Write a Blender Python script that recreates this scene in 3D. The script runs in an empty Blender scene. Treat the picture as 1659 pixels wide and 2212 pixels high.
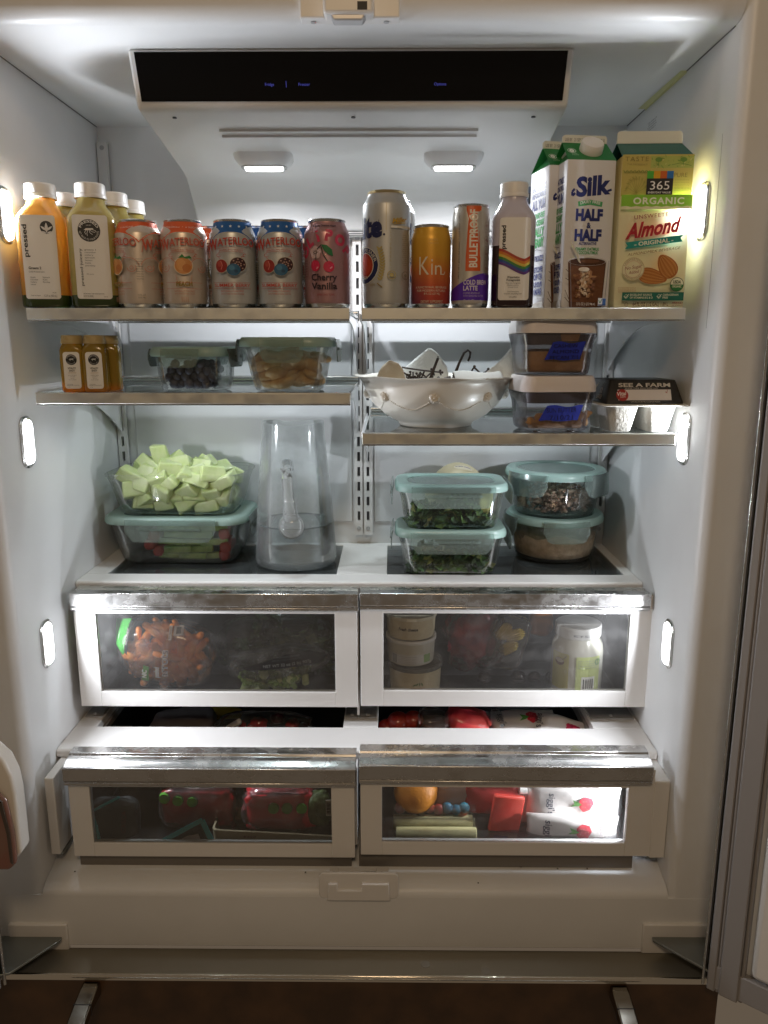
import bpy, bmesh, math, random
from math import sin, cos, pi, radians, sqrt, atan2
from mathutils import Vector, Matrix
from mathutils.geometry import tessellate_polygon
random.seed(7)
SC = bpy.context.scene
COL = SC.collection
# ------------------------------------------------------------------ camera
FPX, CX, CY = 1680.0, 829.5, 1106.0          # focal length and centre of the 1659 x 2212 view of the photograph
TH, YAW = radians(12.25), radians(0.516)
cam = bpy.data.cameras.new('camera'); camo = bpy.data.objects.new('camera', cam); COL.objects.link(camo)
cam.sensor_fit = 'VERTICAL'; cam.sensor_height = 36; cam.sensor_width = 27; cam.lens = FPX/2212*36
cam.clip_start = 0.02; cam.clip_end = 50
camo.location = (0, 0, 0); camo.rotation_euler = (pi/2-TH, 0, YAW)
SC.camera = camo
# ------------------------------------------------------------------ room light (dim warm kitchen) and exposure
W = bpy.data.worlds.new('World'); SC.world = W; W.use_nodes = True
bgn = W.node_tree.nodes['Background']; bgn.inputs[0].default_value = (0.150, 0.114, 0.080, 1); bgn.inputs[1].default_value = 0.62
SC.view_settings.view_transform = 'Standard'; SC.view_settings.look = 'None'
SC.view_settings.exposure = 0.32; SC.view_settings.gamma = 1
cy = SC.cycles
cy.max_bounces = 12; cy.diffuse_bounces = 8; cy.glossy_bounces = 4; cy.transmission_bounces = 6
cy.transparent_max_bounces = 32; cy.caustics_reflective = False; cy.caustics_refractive = False
cy.sample_clamp_indirect = 6.0; cy.use_denoising = True
def area(name, loc, direction, sx, sy, power, col, spread=180):
    l = bpy.data.lights.new(name, 'AREA'); l.shape = 'RECTANGLE'; l.size = sx; l.size_y = sy
    l.energy = power; l.color = col; l.spread = radians(spread)
    o = bpy.data.objects.new(name, l); COL.objects.link(o); o.location = loc
    o.rotation_euler = Vector(direction).to_track_quat('-Z', 'Y').to_euler()
    return o
area('kitchen_ceiling_light', (-0.05, -0.55, 0.92), (0, 1, -0.52), 0.40, 0.20, 5.6, (1.0, 0.72, 0.44))

def ray(u, v):
    s = (u-CX)/FPX; t = (CY-v)/FPX
    x, y, z = s, cos(TH)+t*sin(TH), -sin(TH)+t*cos(TH)
    return Vector((x*cos(YAW)-y*sin(YAW), x*sin(YAW)+y*cos(YAW), z))
def PY(u, v, Y): r = ray(u, v); return r*(Y/r.y)
def PZ(u, v, Z): r = ray(u, v); return r*(Z/r.z)
def PX(u, v, X): r = ray(u, v); return r*(X/r.x)

# ------------------------------------------------------------------ materials
def lin(h):
    h = h.lstrip('#'); c = [int(h[i:i+2], 16)/255 for i in (0, 2, 4)]
    return tuple(((x+0.055)/1.055)**2.4 if x > 0.04045 else x/12.92 for x in c)
MATS = {}
def nt(m): return m.node_tree.nodes, m.node_tree.links
def mat(name, col, rough=0.5, metal=0.0, spec=0.5, coat=0.0, noise=0.0, nscale=30.0, bump=0.0, bscale=200.0, sss=0.0, alpha=None, emit=None, col2=None, trans=0.0, rvar=0.0):
    if name in MATS: return MATS[name]
    if isinstance(col, str): col = lin(col)
    if isinstance(col2, str): col2 = lin(col2)
    m = bpy.data.materials.new(name); m.use_nodes = True; MATS[name] = m
    n, l = nt(m); b = n['Principled BSDF']
    b.inputs['Base Color'].default_value = (*col, 1); b.inputs['Roughness'].default_value = rough
    b.inputs['Metallic'].default_value = metal; b.inputs['Specular IOR Level'].default_value = spec
    b.inputs['Coat Weight'].default_value = coat
    if sss: b.inputs['Subsurface Weight'].default_value = sss; b.inputs['Subsurface Radius'].default_value = (0.01, 0.01, 0.008); b.inputs['Subsurface Scale'].default_value = 1.0
    tc = n.new('ShaderNodeTexCoord')
    if noise or col2 or rvar:
        t = n.new('ShaderNodeTexNoise'); t.inputs['Scale'].default_value = nscale; t.inputs['Detail'].default_value = 6
        l.new(tc.outputs['Object'], t.inputs['Vector'])
    if noise or col2:
        mx = n.new('ShaderNodeMix'); mx.data_type = 'RGBA'
        c2 = col2 if col2 else tuple(c*(1-noise) for c in col)
        mx.inputs[6].default_value = (*col, 1); mx.inputs[7].default_value = (*c2, 1)
        mr = n.new('ShaderNodeMapRange'); mr.inputs[1].default_value = 0.38; mr.inputs[2].default_value = 0.62
        l.new(t.outputs[0], mr.inputs[0]); l.new(mr.outputs[0], mx.inputs[0]); l.new(mx.outputs[2], b.inputs['Base Color'])
    if rvar:
        mr2 = n.new('ShaderNodeMapRange'); mr2.inputs[3].default_value = max(0.02, rough-rvar); mr2.inputs[4].default_value = rough+rvar
        l.new(t.outputs[0], mr2.inputs[0]); l.new(mr2.outputs[0], b.inputs['Roughness'])
    if bump:
        t2 = n.new('ShaderNodeTexNoise'); t2.inputs['Scale'].default_value = bscale; t2.inputs['Detail'].default_value = 3
        l.new(tc.outputs['Object'], t2.inputs['Vector'])
        bp = n.new('ShaderNodeBump'); bp.inputs['Strength'].default_value = bump; bp.inputs['Distance'].default_value = 0.002
        l.new(t2.outputs[0], bp.inputs['Height']); l.new(bp.outputs[0], b.inputs['Normal'])
    if emit: b.inputs['Emission Color'].default_value = (*emit[0], 1); b.inputs['Emission Strength'].default_value = emit[1]
    if trans or alpha is not None:
        out = n['Material Output']; mixs = n.new('ShaderNodeMixShader')
        if trans:   # some light comes through from behind
            tb = n.new('ShaderNodeBsdfTranslucent'); tb.inputs[0].default_value = (*col, 1); fac = trans
        else:
            tb = n.new('ShaderNodeBsdfTransparent'); tb.inputs[0].default_value = (1, 1, 1, 1); fac = 1-alpha
        mixs.inputs[0].default_value = fac
        l.new(b.outputs[0], mixs.inputs[1]); l.new(tb.outputs[0], mixs.inputs[2]); l.new(mixs.outputs[0], out.inputs[0])
    return m
def clear(name, tint, film=0.04, filmcol=(0.8, 0.85, 0.85), rough=0.03, fn=0.0, fscale=25.0, edge=0.25, edgecol=None, refl=1.0, flo=0.42, fhi=0.7):
    """thin clear glass or plastic: tinted see-through, mirror reflections at grazing angles, a slight surface film (condensation, smudges)"""
    if name in MATS: return MATS[name]
    m = bpy.data.materials.new(name); m.use_nodes = True; MATS[name] = m
    n, l = nt(m); n.remove(n['Principled BSDF']); out = n['Material Output']
    tr = n.new('ShaderNodeBsdfTransparent'); tr.inputs[0].default_value = (*tint, 1)
    df = n.new('ShaderNodeBsdfDiffuse'); df.inputs[0].default_value = (*filmcol, 1)
    tl = n.new('ShaderNodeBsdfTranslucent'); tl.inputs[0].default_value = (*filmcol, 1)
    ad = n.new('ShaderNodeMixShader'); ad.inputs[0].default_value = 0.4
    l.new(df.outputs[0], ad.inputs[1]); l.new(tl.outputs[0], ad.inputs[2])
    lw = n.new('ShaderNodeLayerWeight'); lw.inputs[0].default_value = 0.35
    pw = n.new('ShaderNodeMath'); pw.operation = 'POWER'; pw.inputs[1].default_value = 3.0; l.new(lw.outputs['Facing'], pw.inputs[0])
    mu = n.new('ShaderNodeMath'); mu.operation = 'MULTIPLY_ADD'; mu.inputs[1].default_value = edge; mu.inputs[2].default_value = film
    l.new(pw.outputs[0], mu.inputs[0]); fac = mu.outputs[0]
    if fn:
        tc = n.new('ShaderNodeTexCoord'); t = n.new('ShaderNodeTexNoise'); t.inputs['Scale'].default_value = fscale; t.inputs['Detail'].default_value = 5
        l.new(tc.outputs['Object'], t.inputs['Vector'])
        mr = n.new('ShaderNodeMapRange'); mr.inputs[1].default_value = flo; mr.inputs[2].default_value = fhi; mr.inputs[4].default_value = fn
        l.new(t.outputs[0], mr.inputs[0]); a2 = n.new('ShaderNodeMath'); a2.operation = 'ADD'; a2.use_clamp = True
        l.new(fac, a2.inputs[0]); l.new(mr.outputs[0], a2.inputs[1]); fac = a2.outputs[0]
    m1 = n.new('ShaderNodeMixShader'); l.new(fac, m1.inputs[0]); l.new(tr.outputs[0], m1.inputs[1]); l.new(ad.outputs[0], m1.inputs[2])
    gl = n.new('ShaderNodeBsdfGlossy'); gl.inputs['Roughness'].default_value = rough
    fr = n.new('ShaderNodeFresnel'); fr.inputs[0].default_value = 1.45
    fm = n.new('ShaderNodeMath'); fm.operation = 'MULTIPLY'; fm.inputs[1].default_value = refl; l.new(fr.outputs[0], fm.inputs[0])
    m2 = n.new('ShaderNodeMixShader'); l.new(fm.outputs[0], m2.inputs[0]); l.new(m1.outputs[0], m2.inputs[1]); l.new(gl.outputs[0], m2.inputs[2])
    l.new(m2.outputs[0], out.inputs[0])
    return m
def steel(name, film, amount=0.5, rough=0.22, scale=60.0, base=(0.62, 0.61, 0.6), stretch=0.75, metdrop=0.35):
    """brushed stainless steel with a patchy dull film"""
    if name in MATS: return MATS[name]
    m = mat(name, base, rough, 1.0); n, l = nt(m); b = n['Principled BSDF']
    tc = n.new('ShaderNodeTexCoord'); mp = n.new('ShaderNodeMapping'); mp.inputs['Scale'].default_value = (stretch, 1, 1)
    l.new(tc.outputs['Object'], mp.inputs[0])
    t = n.new('ShaderNodeTexNoise'); t.inputs['Scale'].default_value = scale; t.inputs['Detail'].default_value = 5; t.inputs['Roughness'].default_value = 0.65
    l.new(mp.outputs[0], t.inputs['Vector'])
    mr = n.new('ShaderNodeMapRange'); mr.inputs[1].default_value = 0.42; mr.inputs[2].default_value = 0.66; l.new(t.outputs[0], mr.inputs[0])
    am = n.new('ShaderNodeMath'); am.operation = 'MULTIPLY'; am.inputs[1].default_value = amount; l.new(mr.outputs[0], am.inputs[0])
    mx = n.new('ShaderNodeMix'); mx.data_type = 'RGBA'; mx.inputs[6].default_value = (*base, 1); mx.inputs[7].default_value = (*film, 1)
    l.new(am.outputs[0], mx.inputs[0]); l.new(mx.outputs[2], b.inputs['Base Color'])
    mt = n.new('ShaderNodeMath'); mt.operation = 'MULTIPLY_ADD'; mt.inputs[1].default_value = -metdrop; mt.inputs[2].default_value = 1.0; l.new(am.outputs[0], mt.inputs[0]); l.new(mt.outputs[0], b.inputs['Metallic'])
    r2 = n.new('ShaderNodeMath'); r2.operation = 'MULTIPLY_ADD'; r2.inputs[1].default_value = 0.25; r2.inputs[2].default_value = rough
    l.new(am.outputs[0], r2.inputs[0]); l.new(r2.outputs[0], b.inputs['Roughness'])
    return m
def flat(hexcol, rough=0.45, k=1.0, metal=0.0):
    nm = 'print_'+hexcol.lstrip('#')+('_m' if metal else '')+('_%d' % (rough*100))
    return mat(nm, tuple(c*k for c in lin(hexcol)), rough, metal, 0.4)

# ------------------------------------------------------------------ objects
def par(o, parent):
    if parent is not None: o.parent = parent
    return o
def tag(o, label, cat, group=None):
    o['label'] = label; o['category'] = cat
    if group: o['group'] = group
    return o
def thing(name, label, cat, loc=(0, 0, 0), rz=0.0, group=None):
    o = bpy.data.objects.new(name, None); COL.objects.link(o); o.empty_display_size = 0.02
    o.location = loc; o.rotation_euler = (0, 0, rz)
    return tag(o, label, cat, group)
def rrect(w, d, r, z, n=5, cx=0.0, cyy=0.0):
    r = min(r, w/2-1e-5, d/2-1e-5); pts = []
    for k, (sx, sy) in enumerate(((1, -1), (1, 1), (-1, 1), (-1, -1))):
        a0 = -pi/2+k*pi/2
        for i in range(n+1):
            a = a0+i*pi/2/n
            pts.append((cx+sx*(w/2-r)+r*cos(a), cyy+sy*(d/2-r)+r*sin(a), z))
    return pts
def circ(r, z, n=32, cx=0.0, cyy=0.0, ry=None):
    return [(cx+r*cos(2*pi*i/n), cyy+(ry or r)*sin(2*pi*i/n), z) for i in range(n)]
class G:
    def __init__(s): s.v = []; s.f = []; s.m = []
    def add(s, vs, fs, mi=0):
        o = len(s.v); s.v += [tuple(p) for p in vs]
        for f in fs: s.f.append(tuple(i+o for i in f)); s.m.append(mi)
        return s
    def box(s, x0, x1, y0, y1, z0, z1, mi=0):
        v = [(x0,y0,z0),(x1,y0,z0),(x1,y1,z0),(x0,y1,z0),(x0,y0,z1),(x1,y0,z1),(x1,y1,z1),(x0,y1,z1)]
        return s.add(v, [(0,3,2,1),(4,5,6,7),(0,1,5,4),(1,2,6,5),(2,3,7,6),(3,0,4,7)], mi)
    def prism(s, prof, x0, x1, mi=0):          # prof: (y, z) outline, pushed along x
        n = len(prof); v = [(x0, y, z) for y, z in prof]+[(x1, y, z) for y, z in prof]
        f = [tuple(range(n))[::-1], tuple(range(n, 2*n))]+[(i, (i+1) % n, n+(i+1) % n, n+i) for i in range(n)]
        return s.add(v, f, mi)
    def slab(s, prof, y0, y1, mi=0):           # prof: (x, z) outline, pushed along y
        n = len(prof); v = [(x, y0, z) for x, z in prof]+[(x, y1, z) for x, z in prof]
        f = [tuple(range(n)), tuple(range(n, 2*n))[::-1]]+[((i+1) % n, i, n+i, n+(i+1) % n) for i in range(n)]
        return s.add(v, f, mi)
    def loft(s, rings, mi=0, cap0=True, cap1=True):
        n = len(rings[0]); v = [p for r in rings for p in r]; f = []
        for k in range(len(rings)-1):
            for i in range(n):
                j = (i+1) % n; f.append((k*n+i, k*n+j, (k+1)*n+j, (k+1)*n+i))
        if cap0: f.append(tuple(range(n))[::-1])
        if cap1: f.append(tuple(range((len(rings)-1)*n, len(rings)*n)))
        return s.add(v, f, mi)
    def lathe(s, prof, n=32, mi=0, cap0=True, cap1=True, cx=0.0, cyy=0.0):
        return s.loft([circ(max(r, 1e-5), z, n, cx, cyy) for r, z in prof], mi, cap0, cap1)
    def tube(s, path, r, n=8, mi=0, caps=True):
        rings = []; path = [Vector(p) for p in path]; up = Vector((0.13, 0.2, 1)).normalized()
        for i, p in enumerate(path):
            t = (path[min(i+1, len(path)-1)]-path[max(i-1, 0)]).normalized()
            a = t.cross(up).normalized() if abs(t.dot(up)) < 0.98 else t.cross(Vector((1, 0, 0))).normalized()
            b = t.cross(a).normalized(); rr = r[i] if isinstance(r, (list, tuple)) else r
            rings.append([tuple(p+a*rr*cos(2*pi*k/n)+b*rr*sin(2*pi*k/n)) for k in range(n)])
        return s.loft(rings, mi, caps, caps)
    def blob(s, c, rx, ry, rz, n=12, m=8, mi=0, jit=0.0, tilt=0.0, rnd=None):
        R = Matrix.Rotation(tilt, 3, 'Y'); rings = []
        for k in range(m+1):
            th = pi*k/m; ring = []
            for i in range(n):
                a = 2*pi*i/n; q = 1+(rnd or random).uniform(-jit, jit) if 0 < k < m else 1
                p = R @ Vector((rx*max(sin(th), .01)*cos(a)*q, ry*max(sin(th), .01)*sin(a)*q, -rz*cos(th)*q))
                ring.append((c[0]+p.x, c[1]+p.y, c[2]+p.z))
            rings.append(ring)
        return s.loft(rings, mi)
    def build(s, name, mats, parent=None, loc=None, rot=None, smooth=True, bevel=0.0, sharp=38, seg=2, kind=None, sub=0, label=None):
        me = bpy.data.meshes.new(name); me.from_pydata(s.v, [], s.f); me.validate()
        if not isinstance(mats, (list, tuple)): mats = [mats]
        for m in mats: me.materials.append(m)
        if len(mats) > 1: me.polygons.foreach_set('material_index', s.m[:len(me.polygons)])
        bm = bmesh.new(); bm.from_mesh(me); bmesh.ops.recalc_face_normals(bm, faces=bm.faces); bm.to_mesh(me); bm.free()
        if smooth: me.shade_smooth(); me.set_sharp_from_angle(angle=radians(sharp))
        o = bpy.data.objects.new(name, me); COL.objects.link(o); par(o, parent)
        if loc is not None: o.location = loc
        if rot is not None: o.rotation_euler = rot
        if bevel:
            b = o.modifiers.new('bevel', 'BEVEL'); b.width = bevel; b.segments = seg; b.limit_method = 'ANGLE'; b.angle_limit = radians(40); b.harden_normals = False
        if sub: q = o.modifiers.new('sub', 'SUBSURF'); q.levels = sub; q.render_levels = sub
        if kind: o['kind'] = kind
        if label: o['label'] = label
        return o
def copy_tree(o, loc=None, rz=None, label=None, parent=None, group=None):
    c = o.copy(); COL.objects.link(c)
    if parent is not None: c.parent = parent
    for ch in list(o.children): copy_tree(ch, parent=c)
    if loc is not None: c.location = loc
    if rz is not None: c.rotation_euler = (0, 0, rz)
    if label: c['label'] = label
    if group: c['group'] = group
    return c

# ------------------------------------------------------------------ flat print: shapes and lettering laid on a surface
_tc = {}
def text2d(s, bold=0.0, shear=0.0, spacing=1.0):
    key = (s, bold, shear, spacing)
    if key in _tc: return _tc[key]
    cu = bpy.data.curves.new('t', 'FONT'); cu.body = s; cu.size = 1.0; cu.resolution_u = 3; cu.offset = bold
    cu.shear = shear; cu.space_character = spacing; cu.fill_mode = 'FRONT'
    ob = bpy.data.objects.new('t', cu); me = ob.to_mesh(); me.calc_loop_triangles()
    V = [(v.co.x, v.co.y) for v in me.vertices]
    tris = [tuple(V[i] for i in t.vertices) for t in me.loop_triangles]
    ob.to_mesh_clear(); bpy.data.objects.remove(ob); bpy.data.curves.remove(cu)
    if tris:
        x0 = min(p[0] for t in tris for p in t); x1 = max(p[0] for t in tris for p in t)
        y0 = min(p[1] for t in tris for p in t); y1 = max(p[1] for t in tris for p in t)
    else: x0 = x1 = y0 = y1 = 0
    _tc[key] = (tris, x0, x1, y0, y1); return _tc[key]
class Art:
    """collects coloured 2-D shapes (metres, x right, y up), then lays them on a surface given by wrap(x, y, lift)"""
    def __init__(s): s.t = []; s.mats = []; s.layer = 0
    def _m(s, c, **k):
        m = flat(c, **k) if isinstance(c, str) else c
        if m not in s.mats: s.mats.append(m)
        return s.mats.index(m)
    def tris(s, tr, c, **k):
        i = s._m(c, **k); s.layer += 1
        for t in tr: s.t.append((t, i, s.layer))
        return s
    def poly(s, pts, c, **k):
        ix = tessellate_polygon([[Vector((p[0], p[1], 0)) for p in pts]])
        return s.tris([tuple(pts[i] for i in t) for t in ix], c, **k)
    def rect(s, x0, y0, x1, y1, c, r=0.0, **k):
        if r: return s.poly([(p[0], p[1]) for p in rrect(x1-x0, y1-y0, r, 0, 4, (x0+x1)/2, (y0+y1)/2)], c, **k)
        return s.poly([(x0, y0), (x1, y0), (x1, y1), (x0, y1)], c, **k)
    def disc(s, x, y, rx, c, ry=None, rot=0.0, n=20, **k):
        ry = ry or rx; p = []
        for i in range(n):
            a = 2*pi*i/n; u, v = rx*cos(a), ry*sin(a); p.append((x+u*cos(rot)-v*sin(rot), y+u*sin(rot)+v*cos(rot)))
        return s.poly(p, c, **k)
    def ring(s, x, y, r, w, c, a0=0.0, a1=2*pi, n=28, ry=None, **k):
        q = []; ry = ry or r; n = max(4, int(n*(a1-a0)/(2*pi)))
        for i in range(n):
            a, b = a0+(a1-a0)*i/n, a0+(a1-a0)*(i+1)/n
            A = (x+r*cos(a), y+ry*sin(a)); B = (x+r*cos(b), y+ry*sin(b)); C_ = (x+(r-w)*cos(b), y+(ry-w)*sin(b)); D = (x+(r-w)*cos(a), y+(ry-w)*sin(a))
            q += [(A, B, C_), (A, C_, D)]
        return s.tris(q, c, **k)
    def line(s, pts, w, c, **k):
        q = []
        for (x0, y0), (x1, y1) in zip(pts, pts[1:]):
            L = math.hypot(x1-x0, y1-y0) or 1; nx, ny = -(y1-y0)/L*w/2, (x1-x0)/L*w/2
            q += [((x0+nx, y0+ny), (x0-nx, y0-ny), (x1-nx, y1-ny)), ((x0+nx, y0+ny), (x1-nx, y1-ny), (x1+nx, y1+ny))]
        return s.tris(q, c, **k)
    def band(s, x0, x1, lo, hi, c, n=24, **k):
        q = []
        for i in range(n):
            a, b = x0+(x1-x0)*i/n, x0+(x1-x0)*(i+1)/n
            A, B, C_, D = (a, lo(a)), (b, lo(b)), (b, hi(b)), (a, hi(a)); q += [(A, B, C_), (A, C_, D)]
        return s.tris(q, c, **k)
    def text(s, st, x, y, h, c, w=None, bold=0.0, shear=0.0, rot=0.0, arc=None, spacing=1.0, align=0.5, bend=0.0, **k):
        """cap height h, optional exact width w, anchored at its middle (or align) and baseline; arc = radius of a circle it runs round"""
        tr, x0, x1, y0, y1 = text2d(st, bold, shear, spacing)
        if not tr: return s
        sy = h/0.69; sx = (w/(x1-x0)) if w else sy; q = []; xm = x0+(x1-x0)*align
        for t in tr:
            o = []
            for (a, b) in t:
                a, b = (a-xm)*sx, b*sy
                if bend: b += bend*(1-(2*a/((x1-x0)*sx))**2)
                if arc:
                    R = abs(arc)
                    a, b = ((R+b)*sin(a/R), (R+b)*cos(a/R)) if arc > 0 else ((R-b)*sin(a/R), -(R-b)*cos(a/R))
                o.append((x+a*cos(rot)-b*sin(rot), y+a*sin(rot)+b*cos(rot)))
            q.append(tuple(o))
        return s.tris(q, c, **k)
    def lay(s, name, parent, wrap, maxx=0.004, base=0.00015, step=0.00006, kind=None):
        vs, fs, ms = [], [], []
        stack = [(t, i, L) for t, i, L in s.t]
        if maxx:
            out = []
            while stack:
                t, i, L = stack.pop()
                if max(p[0] for p in t)-min(p[0] for p in t) > maxx:
                    e = max(range(3), key=lambda k: abs(t[k][0]-t[(k+1) % 3][0])); A, B, C_ = t[e], t[(e+1) % 3], t[(e+2) % 3]
                    M = ((A[0]+B[0])/2, (A[1]+B[1])/2); stack += [((A, M, C_), i, L), ((M, B, C_), i, L)]
                else: out.append((t, i, L))
            stack = out
        for t, i, L in stack:
            o = len(vs); vs += [wrap(p[0], p[1], base+step*L) for p in t]; fs.append((o, o+1, o+2)); ms.append(i)
        me = bpy.data.meshes.new(name); me.from_pydata(vs, [], fs)
        for m in s.mats: me.materials.append(m)
        me.polygons.foreach_set('material_index', ms)
        o = bpy.data.objects.new(name, me); COL.objects.link(o); par(o, parent)
        if kind: o['kind'] = kind
        return o
def wrap_round(rf, flatx=0.0, depth=None, yc=0.0, xc=0.0):     # round (flatx = 0) or rounded-rectangle body; front faces -y
    def w(x, y, o):
        r = rf(y) if callable(rf) else rf
        d = (depth/2 if depth else r); s = abs(x); sg = 1 if x >= 0 else -1
        if s <= flatx: return (xc+x, yc-d-o, y)
        a = (s-flatx)/r
        if a > pi/2 and flatx: a2 = (a-pi/2)*r; return (xc+sg*(flatx+r+o), yc-(d-r)+a2, y)
        return (xc+sg*(flatx+(r+o)*sin(a)), yc-(d-r)-(r+o)*cos(a), y)
    return w
def wrap_plane(org, ex, ey):
    org, ex, ey = Vector(org), Vector(ex).normalized(), Vector(ey).normalized(); nn = ex.cross(ey)
    return lambda x, y, o: tuple(org+ex*x+ey*y+nn*o)
# ------------------------------------------------------------------ the refrigerator
XL, XR, YB, ZC = -0.550, 0.437, 1.565, 0.394          # inner left, right, back, ceiling
YF = 1.070                                             # plane of the front flange
XC = (XL+XR)/2
ZS, ZF = -0.843, -0.945                                # sill edge, lower end of the flange
M_white = mat('white_liner', (0.78, 0.79, 0.80), 0.38, spec=0.4, noise=0.05, nscale=7, bump=0.06, bscale=350, rvar=0.02)
M_trim = mat('white_trim', (0.76, 0.75, 0.74), 0.35, spec=0.4, noise=0.03, nscale=9)
M_steel = steel('drawer_steel', (0.30, 0.28, 0.26), 0.55, 0.20, 34, base=(0.60, 0.595, 0.59))
M_steelc = steel('clean_steel', (0.5, 0.48, 0.45), 0.25, 0.16, 30)
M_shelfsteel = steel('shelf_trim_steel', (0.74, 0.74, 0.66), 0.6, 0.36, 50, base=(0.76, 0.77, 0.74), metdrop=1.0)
M_dark = mat('dark_gap', (0.025, 0.027, 0.03), 0.6)
M_slot = mat('slot_shadow_grey', (0.10, 0.10, 0.11), 0.6)
M_screw = mat('screw_grey', (0.45, 0.45, 0.46), 0.4, 0.3)
M_grey = mat('grey_gasket', (0.30, 0.285, 0.28), 0.5)
fridge = thing('refrigerator', 'wide white built-in refrigerator standing open with its lamps lit', 'refrigerator', (XC, YF, ZF))
OFS = Vector((XC, YF, ZF))
def F(g, name, m, parent=None, **k):                   # a part of the refrigerator, shapes given in world coordinates
    g.v = [(p[0]-OFS.x, p[1]-OFS.y, p[2]-OFS.z) for p in g.v]
    return g.build(name, m, parent or fridge, **k)
def arc_pts(c, r, a0, a1, n=6): return [(c[0]+r*cos(a0+(a1-a0)*i/n), c[1]+r*sin(a0+(a1-a0)*i/n)) for i in range(n+1)]
T = 0.016   # rounding between liner and flange
EXTX = 0.078
# side walls (plan outline in x,y pushed up in z), each running round its front corner into the flange
def wall_plan(sign, xw, z0, z1):
    c = (xw+sign*T, YF+T)
    if sign > 0: a = [(xw, YB)]+arc_pts(c, T, pi, 1.5*pi)+[(xw+EXTX+T, YF), (xw+EXTX+T, YF+0.05), (xw+0.03, YF+0.05), (xw+0.03, YB)]
    else: a = [(xw, YB)]+arc_pts(c, T, 0, -0.5*pi)+[(xw-EXTX-T, YF), (xw-EXTX-T, YF+0.05), (xw-0.03, YF+0.05), (xw-0.03, YB)]
    n = len(a); g = G(); v = [(x, y, z0) for x, y in a]+[(x, y, z1) for x, y in a]
    return g.add(v, [tuple(range(n)), tuple(range(n, 2*n))]+[(i, (i+1) % n, n+(i+1) % n, n+i) for i in range(n)])
F(wall_plan(-1, XL, ZF, ZC+0.12), 'left_wall', M_white)
F(wall_plan(1, XR, ZF, ZC+0.12), 'right_wall', M_white)
F(G().box(XL-0.03, XR+0.03, YB, YB+0.03, ZF, ZC+0.05), 'back_wall', M_white)
# lower and upper flange, running across the full width just proud of the side flanges
F(G().box(XL-EXTX-T-0.001, XR+EXTX+T+0.001, YF-0.0004, YF+0.03, ZF-0.0004, ZS-0.010), 'lower_flange', M_white, bevel=0.001)
F(G().box(XL-EXTX-T-0.001, XR+EXTX+T+0.001, YF-0.0004, YF+0.03, ZC+T*1.7, ZC+0.125), 'upper_flange', M_white, bevel=0.001)
# embossed panels of the back wall
for (x0, x1) in ((XL+0.035, XC-0.022), (XC+0.022, XR-0.035)):
    F(G().box(x0, x1, YB-0.003, YB+0.001, -0.36, 0.20), 'back_panel', M_white, bevel=0.0025)
# ceiling with rounded front running into the upper flange
ce = [(YB, ZC), (YF+T*1.6, ZC)]+arc_pts((YF+T*1.6, ZC+T*1.6), T*1.6, -pi/2, -pi, 8)[1:]+[(YF, ZC+0.14), (YF+0.05, ZC+0.14), (YF+0.05, ZC+0.03), (YB, ZC+0.03)]
F(G().prism(ce, XL+0.0005, XR-0.0005), 'ceiling', M_white)
# sill and lower flange
si = [(YB, -0.812), (1.16, -0.818), (YF+0.03, ZS+0.008), (YF+0.014, ZS+0.0045)]+[(YF+0.006, ZS+0.0005), (YF+0.0015, ZS-0.004), (YF-0.0002, ZS-0.009)]+[(YF-0.0002, ZS-0.0105), (YF+0.05, ZS-0.0105), (YF+0.05, ZS-0.05), (YB, ZS-0.05)]
F(G().prism(si, XL+0.0005, XR-0.0005), 'sill', M_white)
F(G().box(XL, XR, YB-0.02, YB, ZS-0.02, -0.80), 'rear_sill', M_dark)
# --- console under the ceiling
cw0, cw1 = XC-0.306, XC+0.306
cons = [(1.172, ZC), (1.198, 0.331), (1.204, 0.326), (1.215, 0.3235), (1.440, 0.290), (1.463, 0.283), (1.480, 0.270), (1.520, 0.232), (1.530, 0.205), (YB, 0.200), (YB, ZC)]
console = F(G().prism(cons, cw0, cw1), 'console', M_trim, bevel=0.004, seg=3)
def cp(y, zo):  # point a little under the console's sloping underside
    return 0.3235+(0.290-0.3235)*(y-1.215)/(1.440-1.215)-zo
n1 = Vector((0, -(0.394-0.331), -(1.198-1.172))).normalized()
M_black = mat('black_glass', (0.003, 0.003, 0.0035), 0.08, spec=0.28, bump=0.006, bscale=18)
q0, q1 = Vector((0, 1.1735, ZC-0.0035)), Vector((0, 1.1968, 0.3345)); off = n1*0.002
gp = G().add([(cw0+0.009, q1.y+off.y, q1.z+off.z), (cw1-0.009, q1.y+off.y, q1.z+off.z), (cw1-0.009, q0.y+off.y, q0.z+off.z), (cw0+0.009, q0.y+off.y, q0.z+off.z),
              (cw0+0.009, q1.y, q1.z), (cw1-0.009, q1.y, q1.z), (cw1-0.009, q0.y, q0.z), (cw0+0.009, q0.y, q0.z)], [(0,1,2,3),(4,7,6,5),(0,4,5,1),(1,5,6,2),(2,6,7,3),(3,7,4,0)])
disp = F(gp, 'display', M_black, console, smooth=False)
ey = (q0-q1).normalized()
M_disp = mat('display_blue', (0.05, 0.05, 0.2), 0.5, emit=((0.10, 0.12, 0.75), 0.28))
ar = Art()
for s_, u_ in (('Fridge', 582), ('|', 618), ('Freezer', 657), ('Options', 951)):
    p = PY(u_, 181, 1.186); ar.text(s_, p.x-XC, 0, 0.0036 if s_ != '|' else 0.006, M_disp)
pz = PY(700, 183, 1.186)
org = q1+(q0-q1)*((pz.z-q1.z)/(q0.z-q1.z))+off
ar.lay('display_lettering', console, wrap_plane(Vector((XC, org.y, org.z))-OFS, (1, 0, 0), ey), maxx=0)
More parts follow.
